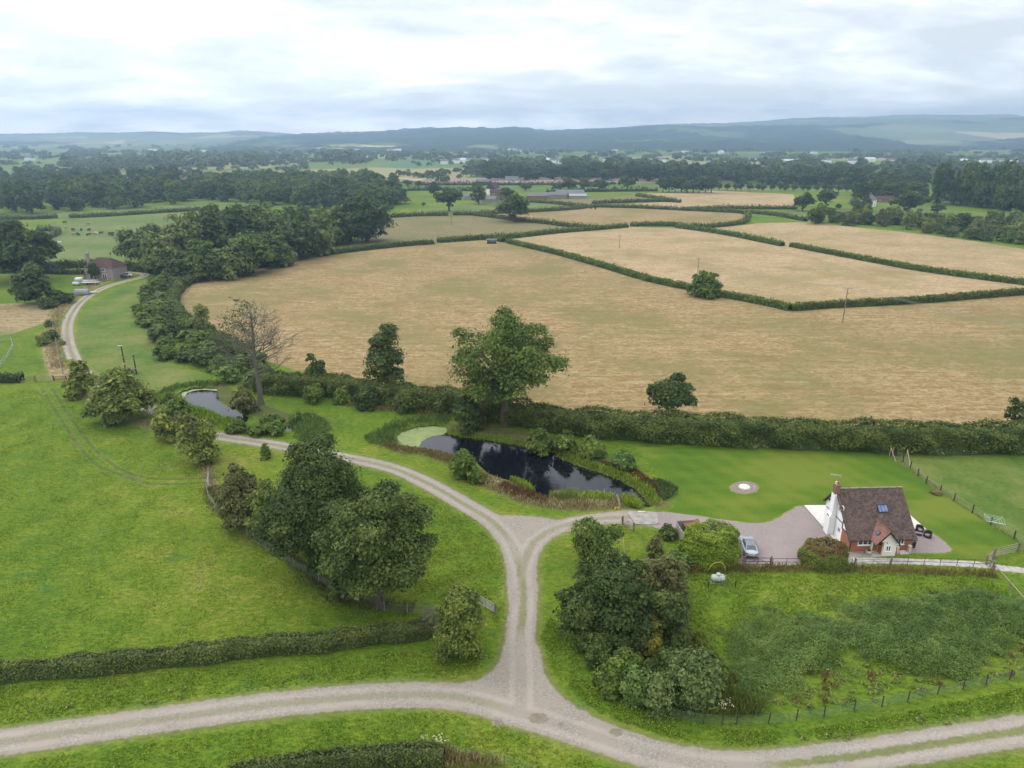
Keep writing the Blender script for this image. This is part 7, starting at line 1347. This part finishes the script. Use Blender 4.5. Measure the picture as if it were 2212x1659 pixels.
for k, (px, py) in enumerate(vill): house('village_house', 'white village house among the trees beyond the left-hand wood' if px < 1000 else 'reddish house between the trees by the poplar wood', (px, py), R(rng.uniform(-30, 30)), rng.uniform(12, 18), 9, 5, 8.5, M_WHITE if px < 1000 else M_OLDBRICK, M_GREYROOF if k % 2 else M_REDROOF, 0, [(3, 4.5, 9.8, M_OLDBRICK)], [(-3, 1, 1.4, 1.4), (3, 1, 1.4, 1.4)], group='white houses of the far village' if px < 1000 else 'houses by the poplar wood')
far_b = [(1180, 350), (1195, 351), (1212, 352), (1238, 352), (1250, 350.5), (1150, 347), (960, 353), (985, 351), (1000, 350), (1015, 350), (1030, 351.5), (1045, 348), (860, 326), (845, 325), (770, 324), (1310, 348), (1335, 349), (1430, 349), (1610, 345), (1640, 347), (1700, 353), (1720, 351), (1790, 350), (1845, 352), (1880, 348), (1930, 351), (1990, 349), (2050, 350), (2080, 352), (2130, 350), (2160, 351), (2200, 350), (1105, 326), (1120, 327), (1330, 325), (1480, 328), (1560, 330), (1660, 332), (1760, 330), (240, 352), (170, 352), (205, 350), (520, 329), (440, 326), (330, 327), (60, 345), (690, 331), (640, 327)]
for k, (px, py) in enumerate(far_b):
    L = rng.uniform(10, 20) * (1 if py > 340 else 1.4); house('distant_building', 'pale distant building among trees on the far plain', (px, py + 2), R(rng.uniform(-25, 25)), L, 12, 5.5, 9, M_WHITE if k % 3 else M_CREAM, M_GREYROOF if k % 4 else plain('pale_far_roof', (.5, .5, .5)), 0, [], [], cat='building', group='distant buildings on the far plain', over=.2)

# ------------------------------------------------------------------ far woods and hedgerow trees (nobody could count these)
def far_clumps(name, label, XY, hmean, wmean, nleaf, leaf, lm, seed):
    rng = np.random.RandomState(seed); n = len(XY); h = hmean * rng.uniform(.6, 1.35, n); w = wmean * rng.uniform(.7, 1.3, n); C, N, T, Sz = [], [], [], []
    d = rng.normal(size=(n, nleaf, 3)); d /= np.linalg.norm(d, axis=2, keepdims=True); d[..., 2] = np.abs(d[..., 2]) * 1.0 - .25
    rr = rng.uniform(.7, 1.05, (n, nleaf, 1)); Pp = d * rr * np.stack([w / 2, w / 2, h * .62], -1)[:, None, :]; Pp[..., 2] += (h * .42)[:, None]; Pp[..., 0] += XY[:, 0, None]; Pp[..., 1] += XY[:, 1, None]; Pp[..., 2] = np.maximum(Pp[..., 2], .5)
    tt = np.clip(.45 + .2 * rng.normal(size=(n, 1)) + .1 * rng.normal(size=(n, nleaf)), 0, 1)
    V, F = quads(Pp.reshape(-1, 3), (d + np.array([0, 0, .4]) + rng.normal(size=d.shape) * .35).reshape(-1, 3), (leaf * rng.uniform(.7, 1.3, (n, nleaf)) * (w / wmean)[:, None]).ravel(), rng, .9)
    o = link(name, leaf_mesh(name, V, F, tt.ravel()), [lm]); tag(o, label, 'distant trees', kind='stuff')
rng = np.random.RandomState(700)
def band(x0, x1, y0, y1, n, gap=0.0, seed=0):
    px = rng.uniform(x0, x1, n); yy = np.array([np.interp(p, (x0, x1), (y0[0], y0[1])) for p in px]); y2 = np.array([np.interp(p, (x0, x1), (y1[0], y1[1])) for p in px]); py = yy + (y2 - yy) * rng.rand(n)
    k = lump(px * 1.0, py * 9, 60, seed) > gap; return np.array([G(a, b) for a, b in zip(px[k], py[k])])
far_clumps('distant_wood', 'dark band of wood across the left of the far plain', band(130, 560, (366, 360), (355, 351), 300, -.3, 1), 15, 17, 34, 6, L_FAR, 701)
far_clumps('distant_wood', 'second dark band of wood at the middle of the far plain', np.concatenate([band(1010, 1290, (370, 366), (360, 358), 180, -.3, 2), band(1040, 2212, (381, 383), (376, 376), 300, .1, 3)]), 16, 18, 34, 6.5, L_FAR, 702)
far_clumps('distant_wood', 'dark band of wood at the right of the far plain', band(1290, 2260, (374, 377), (356, 360), 360, .15, 4), 15, 18, 30, 6.5, L_FAR, 703)
far_clumps('distant_wood', 'small dark conifer wood on the left of the far plain', np.concatenate([band(690, 780, (350, 350), (338, 340), 160, -2, 5), band(330, 560, (350, 350), (340, 340), 260, -.3, 6)]), 16, 20, 26, 7.5, L_FAR, 704)
# hedgerow trees along field boundaries
pts = []
for k in range(80):
    cx, cy = rng.uniform(-60, 2280), 329 + 62 * rng.rand() ** 1.6; x, y = G(cx, cy); a = rng.choice([.15, 1.45, .5]) + rng.normal() * .2; L = rng.uniform(120, 520) * (y / 1300) ** .5; n = int(L / rng.uniform(9, 26)); t = rng.rand(n) * L - L / 2
    pts.append(np.stack([x + t * math.cos(a) + rng.normal(size=n) * 3, y + t * math.sin(a) + rng.normal(size=n) * 3], -1))
pts = np.concatenate(pts); pts = pts[(pts[:, 1] > 1000) | ((pts[:, 1] > 830) & (pts[:, 0] < 120))]; far_clumps('hedgerow_trees', 'scattered hedgerow trees across the far plain', pts, 8, 11, 26, 4.2, L_FAR, 705)
q = []
for k in range(430):
    px, py = rng.uniform(-80, 2290), 314 + 32 * rng.rand() ** 1.2; q.append(G(px, py))
far_clumps('distant_trees', 'hazy tree clumps at the foot of the far hills', np.array(q), 10, 26, 26, 9.5, L_FAR, 706)

# ------------------------------------------------------------------ hills
def m_hill(wood_amt, a, b, woodc=(0.022, 0.042, 0.020), sc=1.0):
    def f(t):
        vec = t.pos((1, 1, 2.0)); n = t.noise(0.0016 / sc, 5, vec, .6); n2 = t.noise(0.02 / sc, 4, vec, .6)
        cell = t.n('ShaderNodeSeparateColor'); t.put(cell.inputs[0], t.vor(0.0042 / sc, t.pos((1, .7, 2.5), (0, 0, .4)), out='Color'))
        c = t.ramp(cell.outputs[0], [(0, a), (.35, b), (.62, tuple(x * .8 for x in a)), (.82, (.38, .33, .18)), (.9, woodc)], 'CONSTANT')
        w = t.step(t.math('ADD', n, t.math('MULTIPLY', t.math('SUBTRACT', n2, .5), .18)), .5 + .28 * (.5 - wood_amt), .53 + .28 * (.5 - wood_amt))
        return t.mix(w, c, woodc)
    return f
def hill(name, crest, y_base, y_crest, y_back, m, rough=3.0, seed=0, amp=.12, foot=0.0):
    """crest: photo points on the skyline, raised at ground distance y_crest"""
    cx = np.linspace(crest[0][0], crest[-1][0], 420); cy = np.interp(cx, [p[0] for p in crest], [p[1] for p in crest]); ny = 46; ts = np.concatenate([np.linspace(0, 1, 34), np.linspace(1.03, 1.6, 12)]); V = []
    H = np.array([max(top_h(y_crest, p), 0) for p in cy]); Xc = np.array([(p - 1106) / FPX * (y_crest * math.cos(PITCH) + (CAM_H - h) * math.sin(PITCH)) for p, h in zip(cx, H)])
    ridge = np.zeros((len(ts), len(cx), 3))
    for i, t in enumerate(ts):
        yy = y_base + (y_crest - y_base) * t if t <= 1 else y_crest + (y_back - y_crest) * (t - 1) / .6
        pr = (t ** 1.25 * (1.5 - .5 * t ** 2)) if t <= 1 else max(0, 1 - ((t - 1) / .6) ** 1.3)
        xx = Xc * (yy / y_crest) ** .7 if t <= 1 else Xc
        n = lump(xx, np.full_like(xx, yy), 420, seed, 4) * amp * H * math.sin(math.pi * min(t, 1)) * 2.2 + rough * lump(xx, np.full_like(xx, yy), 38, seed + 5, 3) * min(1, t * 3)
        ridge[i] = np.stack([xx, np.full_like(xx, yy), np.maximum(H * pr + n, -2) - (2.5 if t == 0 else 0)], -1)
    idx = np.arange(len(ts) * len(cx)).reshape(len(ts), len(cx)); F = np.stack([idx[:-1, :-1], idx[:-1, 1:], idx[1:, 1:], idx[1:, :-1]], -1).reshape(-1, 4)
    o = link(name, mesh_np(name, ridge.reshape(-1, 3), F, smooth=True), [m]); tag(o, kind='structure')
MH1 = mat('wooded_hill', m_hill(.86, (0.10, 0.15, 0.055), (0.14, 0.18, 0.075)), .95, .05); MH2 = mat('moorland', m_hill(.22, (0.13, 0.175, 0.075), (0.18, 0.21, 0.10), sc=1.4), .95, .05); MH3 = mat('dark_wooded_hill', m_hill(.95, (.06, .1, .03), (.08, .12, .04)), .95, .05)
hill('hills', [(560, 300), (600, 293), (660, 289), (760, 286), (820, 285), (880, 279), (920, 277), (1000, 275), (1060, 277), (1110, 274), (1140, 276), (1160, 281), (1200, 282), (1240, 280), (1300, 278), (1370, 275), (1440, 274), (1520, 273), (1620, 272), (1700, 270), (1750, 273), (1800, 283), (1850, 297), (1900, 308), (1960, 318), (2020, 326), (2060, 330)], 2350, 5000, 5800, MH1, 8.0, 3, .10)
hill('hills', [(600, 326), (640, 312), (680, 302), (730, 298), (760, 302), (790, 313), (830, 324)], 2450, 3500, 4200, MH3, 4, 8, .05)
hill('hills', [(1150, 289), (1300, 278), (1400, 270), (1480, 267), (1560, 266), (1640, 262), (1700, 257), (1760, 254), (1860, 253), (1930, 249), (2000, 248), (2100, 248.5), (2165, 248), (2185, 252), (2230, 254), (2300, 258), (2420, 262), (2700, 270)], 3000, 6200, 6500, MH2, 3.0, 13, .05)
hill('hills', [(-400, 288), (-100, 290), (0, 289), (120, 288), (180, 286), (260, 287), (330, 284), (400, 287), (480, 286), (520, 282), (570, 284), (640, 290), (760, 291), (900, 291)], 4000, 6100, 6500, MH2, 5, 21, .08)
hill('hills', [(-700, 296), (-100, 298), (200, 295), (500, 293), (700, 292), (1000, 291), (1400, 290)], 3200, 5600, 6300, MH2, 5, 27, .1)
hill('hills', [(1700, 300), (1800, 296), (1900, 288), (2000, 282), (2100, 280), (2200, 283), (2300, 280), (2500, 285), (2800, 290)], 2600, 5300, 6000, MH1, 5, 31, .12)

# ------------------------------------------------------------------ the air: one even haze over everything
bm = bmesh.new(); bmesh.ops.create_cube(bm, size=1.0); me = bpy.data.meshes.new('haze'); bm.to_mesh(me); bm.free()
hz = bpy.data.objects.new('haze', me); COL.objects.link(hz); hz.scale = (15500, 7500, 254); hz.location = (0, 2970, 125.5)
mh = bpy.data.materials.new('haze'); mh.use_nodes = True; nt = mh.node_tree; nt.nodes.clear(); o_ = nt.nodes.new('ShaderNodeOutputMaterial'); pv = nt.nodes.new('ShaderNodeVolumePrincipled'); nt.links.new(pv.outputs[0], o_.inputs['Volume'])
pv.inputs['Color'].default_value = (0.50, 0.72, 1.0, 1); pv.inputs['Density'].default_value = 2.6e-4; pv.inputs['Anisotropy'].default_value = 0.6
me.materials.append(mh); tag(hz, kind='stuff')
hz['label'] = 'thin blue haze filling the valley'; hz['category'] = 'haze'
